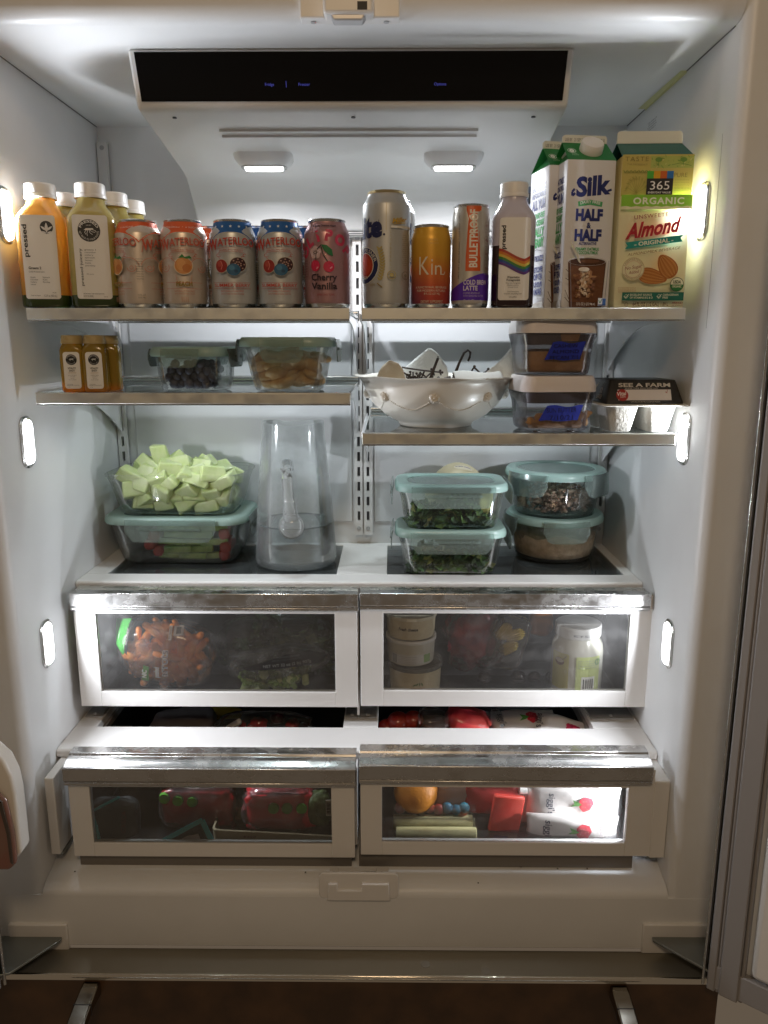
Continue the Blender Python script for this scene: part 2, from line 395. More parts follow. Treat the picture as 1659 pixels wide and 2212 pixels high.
# vent slits: grey bars with a raised lip, the slits' shade put into their colour
for k, yy in enumerate((1.2725, 1.2935)):
    z = cp(yy, 0.0)
    F(G().box(XC-0.204, XC+0.187, yy-0.0035, yy+0.0035, z-0.0006, z+0.004), 'vent_slot', mat('slit_shade_grey', (0.22, 0.22, 0.24), 0.5), console, bevel=0.001)
    F(G().box(XC-0.204, XC+0.187, yy-0.0052, yy-0.0036, z-0.0030, z+0.004), 'vent_lip', M_trim, console)
for u_ in (376, 763, 1153):
    p = PY(u_, 251, 1.225); F(G().lathe([(0.0034, -0.0012), (0.0034, 0.002)], 12).__class__().lathe([(0.0032, 0), (0.0032, 0.004)], 12, cx=p.x, cyy=1.228), 'screw_hole', M_slot, console, loc=None).location.z += cp(1.228, 0.0012)
# lamps
LED = (0.90, 0.94, 1.0)
M_led = mat('lamp_lens_lit', (0.9, 0.9, 0.9), 0.3, emit=((0.97, 0.98, 1.0), 5.0))
M_ledr = mat('lamp_reflector', (0.75, 0.78, 0.85), 0.2, emit=((0.75, 0.83, 1.0), 0.9))
M_chrome = mat('satin_chrome', (0.55, 0.55, 0.53), 0.22, 0.9)
for lx in (-0.2105, 0.102):
    yy = 1.380; z = cp(yy, 0)
    rings = [rrect(0.104, 0.062, 0.014, z+0.012, 5, lx, yy), rrect(0.094, 0.052, 0.014, z-0.004, 5, lx, yy-0.001), rrect(0.086, 0.045, 0.012, z-0.010, 5, lx, yy-0.002), rrect(0.076, 0.036, 0.010, z-0.0145, 5, lx, yy-0.003)]
    hs = F(G().loft(rings), 'lamp_housing', M_trim, console, bevel=0.002)
    F(G().loft([rrect(0.074, 0.032, 0.010, z-0.014, 5, lx, yy-0.004), rrect(0.074, 0.032, 0.010, z-0.0165, 5, lx, yy-0.004)]), 'lamp_bezel', M_chrome, console)
    F(G().loft([rrect(0.064, 0.022, 0.008, z-0.016, 5, lx, yy-0.004), rrect(0.062, 0.020, 0.008, z-0.0195, 5, lx, yy-0.004)]), 'lamp_lens', M_led, console)
    area('console_lamp_light', (lx, yy-0.004, z-0.023), (0, -0.10, -1), 0.055, 0.016, 1.4, LED, 170)
def wall_lamp(side, v, power, hidden=False, u=None, xw=None):
    xw = xw if xw is not None else (XL if side < 0 else XR); sg = 1 if side < 0 else -1
    if hidden: yy, z = 1.131, v
    else:
        p = PX(u, v, xw); yy, z = p.y, p.z
    def ring(w, h, r, x): return [(xw+sg*x, yy+q[0], z+q[1]) for q in rrect(w, h, r, 0, 6)]
    b = F(G().loft([ring(0.040, 0.078, 0.016, -0.002), ring(0.040, 0.078, 0.016, 0.002), ring(0.034, 0.072, 0.013, 0.0042), ring(0.0305, 0.068, 0.012, 0.003)]), 'wall_lamp', M_chrome)
    F(G().loft([ring(0.0298, 0.067, 0.011, 0.002), ring(0.0290, 0.066, 0.011, 0.0052)]), 'lamp_lens', M_led, b)
    F(G().box(xw+sg*0.0052, xw+sg*0.0060, yy-0.007, yy+0.002, z+0.013, z+0.027), 'lamp_reflector', M_ledr, b)
    F(G().box(xw+sg*0.0052, xw+sg*0.0060, yy-0.007, yy+0.002, z-0.028, z-0.014), 'lamp_reflector', M_ledr, b)
    area('wall_lamp_light', (xw+sg*0.0068, yy, z), (sg, -0.05, 0), 0.012, 0.024, power, LED, 170)
LP = 1.22
wall_lamp(-1, 465, LP*1.25, u=10); wall_lamp(-1, 955, LP, u=57); wall_lamp(-1, 1390, LP, u=100)
wall_lamp(1, 457, LP*1.25, u=1520); wall_lamp(1, 948, LP, u=1480); wall_lamp(1, 1390, LP, u=1445)
wall_lamp(1, -0.722, LP*0.9, hidden=True, xw=PY(1418, 1658, 1.098).x-0.001)
M_seam = mat('liner_seam', (0.16, 0.16, 0.17), 0.6)
for xw, sg in ((XL, 1), (XR, -1)):
    F(G().box(min(xw, xw+sg*0.0012), max(xw, xw+sg*0.0012), YF+0.030, YB-0.001, ZC-0.0012, ZC+0.0005), 'liner_seam', M_seam, smooth=False)
    F(G().box(min(xw, xw+sg*0.0003), max(xw, xw+sg*0.0003), 1.1120, 1.1126, 0.02, 0.27), 'liner_seam', mat('seam_grey', (0.35, 0.35, 0.36), 0.5), smooth=False)
# slotted rails
PITCH, SH, SW = 0.0305, 0.0195, 0.0056
def rail(x0, x1, ztop, zbot, slotx):
    g = G(); y0, y1 = YB-0.014, YB-0.004; a, b = slotx-SW/2, slotx+SW/2
    g.box(x0, a, y0, y1, zbot, ztop); g.box(b, x1, y0, y1, zbot, ztop)
    z = zbot+0.030; prev = zbot
    while z+SH < min(ztop-0.02, 0.06 if ztop > 0.3 else 9):
        g.box(a, b, y0, y1, prev, z); prev = z+SH; z += PITCH
    g.box(a, b, y0, y1, prev, ztop)
    r = F(g, 'shelf_rail', M_trim, smooth=False)
    F(G().box(x0+0.0005, x1-0.0005, y1, YB-0.0005, zbot+0.001, ztop-0.001), 'rail_channel', M_slot, r, smooth=False)
    for zz in (zbot+0.014, ztop-0.010):
        F(G().add([(slotx+0.0038*cos(i*pi/6), y0-0.0012, zz+0.0038*sin(i*pi/6)) for i in range(12)]+[(slotx+0.0046*cos(i*pi/6), y0+0.0005, zz+0.0046*sin(i*pi/6)) for i in range(12)],
          [tuple(range(12))]+[(i, (i+1) % 12, 12+(i+1) % 12, 12+i) for i in range(12)]), 'rail_screw', M_screw, r)
    return r
rail(-0.0740, -0.0575, 0.205, -0.385, -0.0650)
rail(-0.0550, -0.0370, 0.205, -0.385, -0.0465)
rail(XL+0.002, XL+0.020, 0.365, -0.385, XL+0.0115)
rail(XR-0.020, XR-0.002, 0.205, -0.385, XR-0.0115)
# air grille on the back under the console
g = G(); g.box(XC-0.27, XC+0.27, YB-0.030, YB, 0.196, 0.2035)
F(g, 'air_grille', M_trim, bevel=0.001)
for x0 in (-0.335, -0.135, 0.045):
    for k in range(2):
        for j in range(2): F(G().box(x0+j*0.045, x0+0.040+j*0.045, YB-0.0315, YB-0.0295, 0.1975+0.003*k, 0.1985+0.003*k), 'grille_slot', M_slot, smooth=False)
# keeper plates, lower and upper, for the door latch
pc = PY(775, 1925, YF)
g = G(); g.slab([(p[0], p[1]) for p in rrect(0.125, 0.045, 0.008, 0, 4, pc.x, pc.z+0.010)], YF-0.0015, YF+0.004)
kp = F(g, 'keeper_plate', M_trim, bevel=0.0012)
yk0, yk1 = YF-0.007, YF+0.034; zk = ZS+0.017
kx = pc.x
# raised block: front lip left, slope, cavity and right block
F(G().slab([(kx-0.050, zk-0.030), (kx-0.047, zk), (kx-0.033, zk), (kx-0.033, zk-0.012), (kx+0.005, zk-0.012), (kx+0.005, zk), (kx+0.047, zk), (kx+0.050, zk-0.030)], yk0, yk0+0.009), 'keeper_block', M_trim, kp, bevel=0.0015)
F(G().box(kx-0.047, kx-0.033, yk0+0.009, yk1, zk-0.012, zk), 'keeper_ear', M_trim, kp, bevel=0.001)
F(G().box(kx+0.027, kx+0.047, yk0+0.009, yk1, zk-0.012, zk), 'keeper_ear', M_trim, kp, bevel=0.001)
F(G().box(kx-0.033, kx+0.027, yk1-0.008, yk1, zk-0.012, zk-0.0005), 'keeper_back', M_trim, kp)
F(G().box(kx-0.033, kx+0.012, yk0+0.009, yk1-0.008, zk-0.016, zk-0.0125), 'keeper_floor', M_trim, kp)
cv = [(kx-0.033, yk0+0.0092)]+[(kx-0.033+0.040*(i/8), yk0+0.0092+0.022*sqrt(1-(1-i/8)**2)) for i in range(1, 9)]+[(kx-0.033, yk1-0.0081)]
g = G(); n = len(cv); g.add([(x, y, zk-0.012) for x, y in cv]+[(x, y, zk-0.0008) for x, y in cv], [tuple(range(n)), tuple(range(n, 2*n))]+[(i, (i+1) % n, n+(i+1) % n, n+i) for i in range(n)])
F(g, 'keeper_ramp', M_trim, kp, smooth=False)
F(G().box(kx+0.010, kx+0.0265, yk0+0.0095, yk1-0.0085, zk-0.020, zk-0.0015), 'keeper_hole_shade', M_dark, kp, smooth=False)  # solid dark block, its colour standing for the shade inside the hole
F(G().box(kx+0.016, kx+0.019, yk0+0.012, yk1-0.010, zk-0.012, zk-0.0005), 'keeper_pin', M_screw, kp)
for sx in (-0.041, 0.036): F(G().lathe([(0.0036, zk-0.001), (0.0036, zk+0.0006), (0.0022, zk+0.0008), (0.002, zk-0.0004)], 14, cx=kx+sx, cyy=(yk0+yk1)/2+0.006), 'keeper_screw', M_screw, kp)
pc = PZ(755, 30, ZC)
ku = F(G().box(pc.x-0.062, pc.x+0.062, YF-0.004, YF+0.017, ZC-0.002, ZC+0.030), 'upper_keeper', M_trim, bevel=0.002)
F(G().box(pc.x-0.032, pc.x+0.030, YF-0.020, YF+0.006, ZC-0.003, ZC+0.020), 'keeper_block', M_trim, ku, bevel=0.004)
F(G().slab([(pc.x-0.020, ZC-0.009), (pc.x+0.016, ZC-0.009), (pc.x+0.024, ZC+0.004), (pc.x-0.026, ZC+0.004)], YF-0.016, YF+0.002), 'latch_hook', M_screw, ku, bevel=0.002)
F(G().box(pc.x+0.010, pc.x+0.022, YF-0.0205, YF-0.0195, ZC+0.001, ZC+0.010), 'latch_gap', M_dark, ku, smooth=False)
for sx in (-0.046, 0.045): F(G().lathe([(0.0034, ZC-0.0034), (0.0034, ZC)], 14, cx=pc.x+sx, cyy=YF+0.008), 'keeper_screw', M_screw, ku)
# yellow sealing tape on the right ceiling seam and a small rating label on the right wall
a, b = PX(1485, 145, XR-0.001), PX(1395, 220, XR-0.001)
F(G().add([(XR-0.002, a.y, ZC-0.0008), (XR-0.002, b.y, ZC-0.0008), (XR-0.014, b.y, ZC-0.0010), (XR-0.010, a.y, ZC-0.0010), (XR-0.0012, a.y, ZC-0.004), (XR-0.0012, b.y, ZC-0.004)],
  [(0, 1, 2, 3), (0, 1, 5, 4)]), 'sealing_tape', mat('yellow_tape', (0.60, 0.58, 0.30), 0.4), smooth=False)
ar = Art()
for k in range(4): ar.text('MODEL 4200 SERIES NO. FR', 0, -0.004*k, 0.0022, '#3a3a40', w=0.045-0.006*(k % 2))
p = PX(1410, 262, XR); ar.lay('rating_label', fridge, wrap_plane(Vector((XR-0.0005, p.y, p.z))-OFS, (0, -1, 0), (0, 0, 1)), maxx=0)
# lower: hinge housings and plates
M_plate = mat('hinge_plate_metal', (0.28, 0.30, 0.29), 0.38, 0.85)
for sgn, u0, u1, uh, ul in ((-1, 20, 153, 133, 20), (1, 1388, 1540, 1409, 1540)):
    a, b = PY(u0, 1992, YF), PY(u1, 2055, YF)
    F(G().box(min(a.x, b.x), max(a.x, b.x), YF-0.006, YF+0.002, b.z, a.z), 'hinge_housing', M_trim, bevel=0.0018)
    t = PY(uh, 2024, YF-0.006); z = t.z
    e = PZ(ul, 2102, z); xo = XC+sgn*0.60
    tri = [(t.x, YF-0.004), (t.x-sgn*0.001, YF-0.012), (e.x, e.y), (e.x+sgn*0.04, e.y-0.012), (xo, YF-0.05), (xo, YF-0.004)]
    n = len(tri); F(G().add([(x, y, z) for x, y in tri]+[(x, y, z-0.004) for x, y in tri], [tuple(range(n)), tuple(range(n, 2*n))]+[(i, (i+1) % n, n+(i+1) % n, n+i) for i in range(n)]), 'hinge_plate', M_plate, bevel=0.0008)
# ledge on top of the freezer drawer and its front with the pull's two arms
YL = 1.012
M_ledge = mat('ledge_steel', (0.30, 0.275, 0.22), 0.40, 0.75, noise=0.1, nscale=5, rvar=0.08)
lg = thing('freezer_drawer', 'freezer drawer below with dark wooden front and steel top edge', 'drawer', (XC, YL, ZF-0.02))
o2 = Vector(lg.location)
def L_(g, name, m, **k):
    g.v = [(p[0]-o2.x, p[1]-o2.y, p[2]-o2.z) for p in g.v]; return g.build(name, m, lg, **k)
L_(G().box(XC-0.56, XC+0.56, YL+0.004, YF-0.0015, ZF-0.012, ZF-0.004), 'top_edge', M_ledge, bevel=0.001)
L_(G().prism([(YL, ZF-0.006)]+[(YL-0.001, ZF-0.009), (YL, ZF-0.013), (YL+0.004, ZF-0.013), (YL+0.004, ZF-0.003), (YL+0.001, ZF-0.003)], XC-0.56, XC+0.56), 'edge_strip', mat('polished_strip', (0.8, 0.76, 0.68), 0.12, 1.0), bevel=0.0008)
M_wood = mat('dark_wood', (0.095, 0.048, 0.020), 0.38, col2=(0.055, 0.028, 0.012), nscale=14, bump=0.12, bscale=60)
L_(G().box(XC-0.56, XC+0.56, YL+0.002, YL+0.05, -1.6, ZF-0.0135), 'drawer_front', M_wood)
for u_ in (199, 1333):
    p = PZ(u_, 2124, ZF-0.02)
    g = G()
    pr = [(YL+0.003, ZF-0.016), (YL-0.015, ZF-0.0165), (YL-0.035, ZF-0.019), (YL-0.060, ZF-0.024), (YL-0.085, ZF-0.030), (YL-0.085, ZF-0.044), (YL-0.055, ZF-0.040), (YL-0.030, ZF-0.036), (YL+0.003, ZF-0.040)]
    g.prism(pr, p.x-0.0135, p.x+0.0135); L_(g, 'handle_arm', mat('dark_polished_steel', (0.34, 0.32, 0.28), 0.16, 1.0), bevel=0.003)
    L_(G().box(p.x-0.0136, p.x+0.0136, YL-0.0385, YL-0.0375, ZF-0.0385, ZF-0.0192), 'arm_joint', M_dark)
L_(G().tube([(XC-0.46, YL-0.088, ZF-0.040), (XC+0.46, YL-0.088, ZF-0.040)], 0.014, 14), 'handle_bar', M_chrome)
for (u_, v_) in ((919, 2083), (1050, 2098)):
    p = PZ(u_, v_, ZF-0.004); L_(G().lathe([(0.0075, ZF-0.0045), (0.0072, ZF-0.0036)], 18, cx=p.x, cyy=p.y), 'plug', mat('plug_grey', (0.25, 0.23, 0.19), 0.5, 0.5))
# crumbs on the sill
for (u_, v_, lb_) in ((162, 1884, 'dark crumb on the sill at its far left end'), (660, 1886, 'dark crumb on the sill just left of the latch plate'), (1125, 1877, 'dark crumb under the lower right drawer, nearest its centre'), (1204, 1880, 'dark crumb under the lower right drawer, second from the right end'), (1033, 1905, 'dark crumb low on the sill right of the latch plate'), (1268, 1880, 'dark crumb on the sill at the right end of the row')):
    p = PZ(u_, v_, -0.829)
    tag(G().blob((0, 0, 0), 0.0013, 0.0016, 0.0008, 7, 5, jit=0.2).build('crumb', mat('crumb_brown', (0.03, 0.02, 0.015), 0.8), loc=(p.x, p.y, -0.818+(1.16-p.y)*-0.17+0.002)), lb_, 'crumb', 'crumbs on the sill')
# doors, both swung open
M_bin = mat('bin_white', (0.74, 0.71, 0.66), 0.35)
M_smoke = clear('smoky_plastic', (0.50, 0.40, 0.34), 0.10, (0.35, 0.26, 0.22), 0.08, edge=0.3)
def door(sgn, hx, hy, ang):
    d = Vector((sgn*cos(ang), -sin(ang), 0)); nn = Vector((-sgn*sin(ang), -cos(ang), 0))   # along the door, and its inner face's normal
    H = Vector((hx, hy, 0)); z0, z1 = -0.945, 0.56
    def slabd(a0, a1, n0, n1, z0=z0, z1=z1):
        q = [H+d*a0+nn*n0, H+d*a1+nn*n0, H+d*a1+nn*n1, H+d*a0+nn*n1]
        return G().add([(p.x, p.y, z0) for p in q]+[(p.x, p.y, z1) for p in q], [(0,1,2,3),(4,7,6,5),(0,4,5,1),(1,5,6,2),(2,6,7,3),(3,7,4,0)])
    dr = F(slabd(-0.004, 0.52, -0.045, 0.0), 'door', M_white, bevel=0.004)
    gk = slabd(0.0, 0.012, 0.0, 0.014)
    for a, b, h in ((0.012, 0.017, 0.0125), (0.017, 0.044, 0.015), (0.044, 0.050, 0.011)):
        t = slabd(a, b, 0.0, h); gk.add(t.v, t.f)
    t = slabd(0.0, 0.52, 0.0, 0.013, z0+0.004, z0+0.045); gk.add(t.v, t.f)
    F(gk, 'gasket', M_grey, dr, bevel=0.002)
    F(slabd(-0.0085, -0.0045, -0.030, 0.010), 'edge_trim', M_chrome, dr, bevel=0.001)
    F(slabd(0.058, 0.46, 0.0, 0.020, z0+0.055, z1-0.05), 'door_liner', M_bin, dr, bevel=0.008)
    return d, nn, H, dr
dR = door(1, 0.482, 1.003, radians(38))
dL = door(-1, -0.590, 0.992, radians(38))
# bin on the left door, with a red bottle behind its smoky front
bt = thing('door_bin', 'white door bin with smoky front hanging on the left door', 'door bin', (-0.56, 0.90, -0.67))
bo = Vector(bt.location)
prof = [(-0.66, -0.505)]+[( -0.52, -0.502), (-0.500, -0.508), (-0.487, -0.522), (-0.479, -0.545), (-0.4765, -0.57), (-0.4765, -0.655), (-0.492, -0.672), (-0.66, -0.672)]
g = G().slab([(x-0.008, z) for x, z in prof], 0.90, 0.926); g.v = [(p[0]-bo.x, p[1]-bo.y, p[2]-bo.z) for p in g.v]; g.build('bin_body', M_bin, bt, bevel=0.004, seg=3)
p2 = [(-0.66, -0.560), (-0.505, -0.560), (-0.494, -0.575), (-0.4885, -0.62), (-0.489, -0.665), (-0.50, -0.676), (-0.66, -0.676)]
g = G().slab(p2, 0.892, 0.8995); g.v = [(p[0]-bo.x, p[1]-bo.y, p[2]-bo.z) for p in g.v]; g.build('bin_front', mat('smoky_brown', (0.20, 0.145, 0.115), 0.15, coat=0.3, col2=(0.22, 0.085, 0.065), nscale=14), bt, bevel=0.004, seg=3)
g = G().slab([(x+(-0.0035 if x > -0.6 else 0), z) for x, z in p2][:5]+[(x, z) for x, z in [(-0.4955, -0.662), (-0.496, -0.62), (-0.502, -0.579), (-0.509, -0.567), (-0.66, -0.567)]], 0.8895, 0.8919)
g.v = [(p[0]-bo.x, p[1]-bo.y, p[2]-bo.z) for p in g.v]; g.build('bin_rim', mat('smoke_rim', (0.06, 0.045, 0.035), 0.15, coat=0.4), bt)
# ------------------------------------------------------------------ glass shelves
YS = 1.147
M_glass = clear('shelf_glass', (0.955, 0.98, 0.975), 0.03, (0.7, 0.8, 0.78), 0.03, fn=0.05, fscale=9, edge=0.3)
M_brk = mat('bracket_white', (0.72, 0.72, 0.73), 0.35)
def glass_shelf(label, x0, x1, ztop, deep=0.105, leftwall=True):
    o = Vector((x0, YS, ztop)); t = thing('glass_shelf', label, 'shelf', o, group='glass shelves on slotted rails'); w = x1-x0
    d = 1.530-YS
    g = G().loft([rrect(w-0.006, d-0.010, 0.004, z, 3, w/2, d/2+0.006) for z in (-0.0048, -0.0004)]); g.build('glass_pane', M_glass, t)
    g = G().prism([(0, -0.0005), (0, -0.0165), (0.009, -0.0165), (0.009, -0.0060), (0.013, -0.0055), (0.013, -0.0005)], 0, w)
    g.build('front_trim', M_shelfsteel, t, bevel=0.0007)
    G().box(0.0003, w-0.0003, 0.0005, 0.0085, -0.0185, -0.0168).build('trim_lower_edge', M_chrome, t)
    g = G(); g.box(0.004, w-0.004, d-0.012, d-0.002, -0.0125, 0.0035); g.tube([(0.003, d-0.016, 0.0055), (w-0.003, d-0.016, 0.0055)], 0.0045, 10)
    g.build('rear_rail', M_chrome, t, bevel=0.0008)
    for s in (0, 1):
        x = 0.004 if s == 0 else w-0.008
        if s == 0 and x0 < -0.3: x = XL+0.0115-x0-0.001
        if s == 1 and x1 > 0.3: x = XR-0.0115-x0-0.003
        if s == 1 and x1 < 0: x = -0.0650-x0-0.002
        if s == 0 and x0 > -0.2: x = -0.0465-x0-0.002
        yb = YB-0.008-YS
        c = [(0.070, -0.0062), (0.070, -0.0155), (0.16, -0.0195)]
        for i in range(9):
            a = i/8; c.append((0.16+(yb-0.014-0.16)*a, -0.0195-(deep-0.025)*(a**1.9)))
        c += [(yb-0.010, -deep), (yb, -deep+0.012), (yb, -0.0062)]
        g = G(); n = len(c); g.add([(x, y, z) for y, z in c]+[(x+0.0022, y, z) for y, z in c], [tuple(range(n)), tuple(range(n, 2*n))]+[(i, (i+1) % n, n+(i+1) % n, n+i) for i in range(n)])
        g.build('bracket', M_brk, t, bevel=0.0005)
    return t
Z1, Z2L, Z2R = 0.0497, -0.0708, -0.1300
XSL, XM0, XM1, XSR = PY(57, 680, YS).x, PY(755, 680, YS).x, PY(781, 680, YS).x, PY(1481, 680, YS).x
glass_shelf('upper left glass shelf carrying juice bottles and soda cans', XSL, XM0, Z1)
glass_shelf('upper right glass shelf carrying tall cans and milk cartons', XM1, XSR, Z1)
glass_shelf('middle left glass shelf carrying small shot bottles and two food dishes', XSL+0.002, XM0, Z2L)
glass_shelf('middle right glass shelf carrying the white bowl and egg carton', XM1, XSR, Z2R)

# ------------------------------------------------------------------ fixed covers over the drawers
ZV = -0.405
M_dglass = clear('cover_glass', (0.84, 0.87, 0.87), 0.05, (0.55, 0.6, 0.6), 0.04, fn=0.06, fscale=14, edge=0.3)
def cover(label, z, yfront, holes, x0, x1, yback=YB-0.001, th=0.012, notch=0.0):
    o = Vector((XC, yfront, z)); t = thing('drawer_cover', label, 'drawer cover', o)
    g = G(); ys = [0]+sorted({h[2]-yfront for h in holes}|{h[3]-yfront for h in holes})+[yback-yfront]
    ya, yb = ys[1], ys[-2]
    xs = sorted({x0-XC, x1-XC}|{v-XC for h in holes for v in h[:2]})
    r = 0.012
    g.prism([(0.0015, -th), (0, -th+0.002), (0, -0.003), (0.003, 0), (ya, 0), (ya, -th)], x0-XC, x1-XC)
    g.box(x0-XC, x1-XC, yb, ys[-1], -th, 0)
    for i in range(0, len(xs)-1, 2): g.box(xs[i], xs[i+1], ya, yb, -th, 0)
    g.build('cover_frame', M_trim, t, smooth=False, bevel=0.0012)
    return t, o
hl = (PZ(232, 1239, ZV).x, PZ(727, 1239, ZV).x); hr = (PZ(836, 1239, ZV).x, PZ(1343, 1237, ZV).x); yh = PZ(700, 1240, ZV).y
cv1, co = cover('white cover with two dark glass panes under the lowest food dishes', ZV, 1.292, [(hl[0], hl[1], yh, 1.545), (hr[0], hr[1], yh, 1.545)], XL+0.001, XR-0.001)
for h in (hl, hr):
    G().box(h[0]-co.x-0.002, h[1]-co.x+0.002, yh-co.y-0.002, 1.547-co.y, -0.0065, -0.0025).build('glass_pane', M_dglass, cv1, smooth=False)
# steel nose in front of the cover
M_nose = steel('nose_steel', (0.45, 0.40, 0.33), 0.35, 0.25, 40, base=(0.62, 0.59, 0.54))
for (u0, u1) in ((162, 774), (777, 1396)):
    a, b = PY(u0, 1270, 1.27), PY(u1, 1270, 1.27)
    G().prism([(-0.004, -0.020), (-0.012, -0.012), (-0.012, -0.006), (-0.006, -0.001), (0.016, 0.0005), (0.0185, -0.004), (0.0185, -0.020)], a.x-co.x, b.x-co.x).build('cover_nose', M_nose, cv1, loc=(0, -0.020, -0.0065), bevel=0.0008)
ZW = -0.652
h2l = (PZ(208, 1571, ZW).x, PZ(741, 1571, ZW).x); h2r = (PZ(816, 1571, ZW).x, PZ(1281, 1571, ZW).x); yh2 = PZ(700, 1571, ZW).y
cv2, co2 = cover('white cover with open windows between the upper and lower drawers', ZW, 1.160, [(h2l[0], h2l[1], yh2, 1.49), (h2r[0], h2r[1], yh2, 1.49)], XL+0.001, XR-0.001, th=0.014)
for (x0, x1) in ((XL+0.006, h2l[0]-0.003), (h2l[1]+0.003, XC-0.001), (XC+0.001, h2r[0]-0.003), (h2r[1]+0.003, XR-0.006)):
    sgm = 0.5*(x0+x1)
    q = G().box(x0-co2.x, x1-co2.x, 0.112, 0.33, 0.0004, 0.0030); q.build('grey_insert', mat('insert_grey', (0.30, 0.30, 0.30), 0.4), cv2, smooth=False)
    G().lathe([(0.0038, 0.0030), (0.0032, 0.0042), (0.0016, 0.0044), (0.0012, 0.0032)], 12, cx=sgm-co2.x, cyy=0.121).build('screw', M_screw, cv2)
# raised angled side rims of the opening
for (x0, s) in ((h2l[0], 1), (h2r[1], -1)):
    G().box(x0-co2.x-0.001 if s > 0 else x0-co2.x-0.004, x0-co2.x+0.004 if s > 0 else x0-co2.x+0.001, 0.085, 0.32, -0.030, -0.0145).build('opening_rim', M_grey, cv2)

# ------------------------------------------------------------------ drawers
M_win = clear('drawer_window', (0.95, 0.95, 0.94), 0.055, (0.72, 0.71, 0.71), 0.06, fn=0.05, fscale=28, edge=0.2, refl=0.8, flo=0.5, fhi=0.7)
M_tray = clear('tray_shade_tint', (0.72, 0.73, 0.74), 0.10, (0.10, 0.10, 0.11), 0.2, edge=0.2, refl=0.5)  # clear plastic trays; the drawers' dimness is put into this grey tint
def drawer(label, Y, face, win, hand, zb=None, depth=0.27, floorz=None, upper=True):
    """face, win, hand: pixel boxes (u0, v0, u1, v1) of the front, its window and the steel pull"""
    a, b = PY(face[0], face[1], Y), PY(face[2], face[3], Y)
    bl = PY(face[4], face[3], Y) if len(face) > 4 else None
    x0, x1, zt, zb = a.x, b.x, a.z, b.z
    o = Vector(((x0+x1)/2, Y, zb)); t = thing('drawer', label, 'drawer', o, group=None)
    wa, wb = PY(win[0], win[1], Y), PY(win[2], win[3], Y)
    X0, X1, ZT = x0-o.x, x1-o.x, zt-o.z; w0, w1, wz0, wz1 = wa.x-o.x, wb.x-o.x, wb.z-o.z, wa.z-o.z
    g = G(); th = 0.012
    g.box(X0, w0, 0, th, 0, ZT); g.box(w1, X1, 0, th, 0, ZT); g.box(w0, w1, 0, th, 0, wz0); g.box(w0, w1, 0, th, wz1, ZT)
    g.build('front_frame', M_trim, t, smooth=False, bevel=0.0009)
    G().box(w0-0.001, w1+0.001, 0.0035, 0.0055, wz0-0.001, wz1+0.001).build('window', M_win, t, smooth=False)
    # pull: sloped top ledge, tall face, rolled lip
    h0, h1 = PY(hand[0], hand[1], Y-0.010), PY(hand[2], hand[3], Y-0.010)
    hz1, hz0 = h0.z-o.z, h1.z-o.z; H = hz1-hz0
    if upper: pr = [(0.010, hz0), (-0.006, hz0), (-0.0085, hz0+H*0.06), (-0.0088, hz0+H*0.18), (-0.006, hz0+H*0.26), (-0.010, hz0+H*0.30), (-0.010, hz1-0.001), (-0.009, hz1), (0.010, hz1)]
    else: pr = [(0.010, hz0), (-0.006, hz0), (-0.0085, hz0+H*0.06), (-0.0088, hz0+H*0.18), (-0.006, hz0+H*0.26), (-0.010, hz0+H*0.30), (-0.010, hz1-0.001), (-0.009, hz1), (-0.002, hz1+0.0005), (0.003, hz1+0.004), (0.010, hz1+0.0055), (0.017, hz1+0.006), (0.020, hz1+0.0095), (0.040, hz1+0.010), (0.040, hz1-0.004), (0.012, hz1-0.006)]
    G().prism(pr, h0.x-o.x, h1.x-o.x).build('pull', M_steel, t, bevel=0.0006)
    fz = 0.010; k = 0.006
    g = G(); g.box(X0+k, X1-k, th, depth, fz, fz+0.003); g.box(X0+k, X0+k+0.003, th, depth, fz+0.003, ZT-0.02); g.box(X1-k-0.003, X1-k, th, depth, fz+0.003, ZT-0.02); g.box(X0+k+0.003, X1-k-0.003, depth-0.003, depth, fz+0.003, ZT-0.02)
    g.build('tray', M_tray, t, smooth=False)
    return t, o, (wa.x, wb.x, wb.z, wa.z), fz+o.z+0.003
dUL = drawer('upper left drawer holding carrots and broccoli bags', 1.240, (155, 1285, 773, 1528), (205, 1325, 725, 1496), (148, 1282, 773.5, 1323))
dUR = drawer('upper right drawer holding cheese tubs and a white jar', 1.240, (778, 1285, 1397, 1528), (828, 1325, 1351, 1494), (777, 1282, 1405, 1321))
dLL = drawer('lower left drawer with red trays of green rounds inside', 1.100, (143, 1660, 767, 1853), (192, 1700, 717, 1824), (133, 1660, 768, 1703), upper=False, depth=0.40)
dLR = drawer('lower right drawer with white pouches and cheese sticks inside', 1.100, (778, 1660, 1402, 1850), (825, 1700, 1350, 1822), (775, 1655, 1410, 1699), upper=False, depth=0.40)
# pillars beside the lower drawers and lower steel under-rail
for (u0, u1) in ((92, 131), (1418, 1453)):
    a, b = PY(u0, 1658, 1.098), PY(u1, 1850, 1.098)
    x0 = max(min(a.x, b.x), XL+0.001); x1 = min(max(a.x, b.x), XR-0.0005)
    F(G().box(x0, x1, 1.098, 1.30, PY(800, 1850, 1.098).z, -0.667), 'drawer_pillar', M_trim, bevel=0.0015)
    F(G().lathe([(0.010, -0.001), (0.012, 0.0)], 16, cx=0, cyy=0).__class__().box(x0+0.002, x1-0.002, 1.112, 1.20, PY(800, 1850, 1.098).z-0.013, PY(800, 1850, 1.098).z-0.0005), 'pillar_foot', M_plate, bevel=0.004)
for (x0, x1) in ((XL+0.045, XC-0.006), (XC+0.006, XR-0.045)):
    F(G().box(x0, x1, 1.113, 1.40, -0.8335, -0.8065), 'drawer_slide', mat('slide_plastic', (0.17, 0.155, 0.14), 0.22), bevel=0.001)
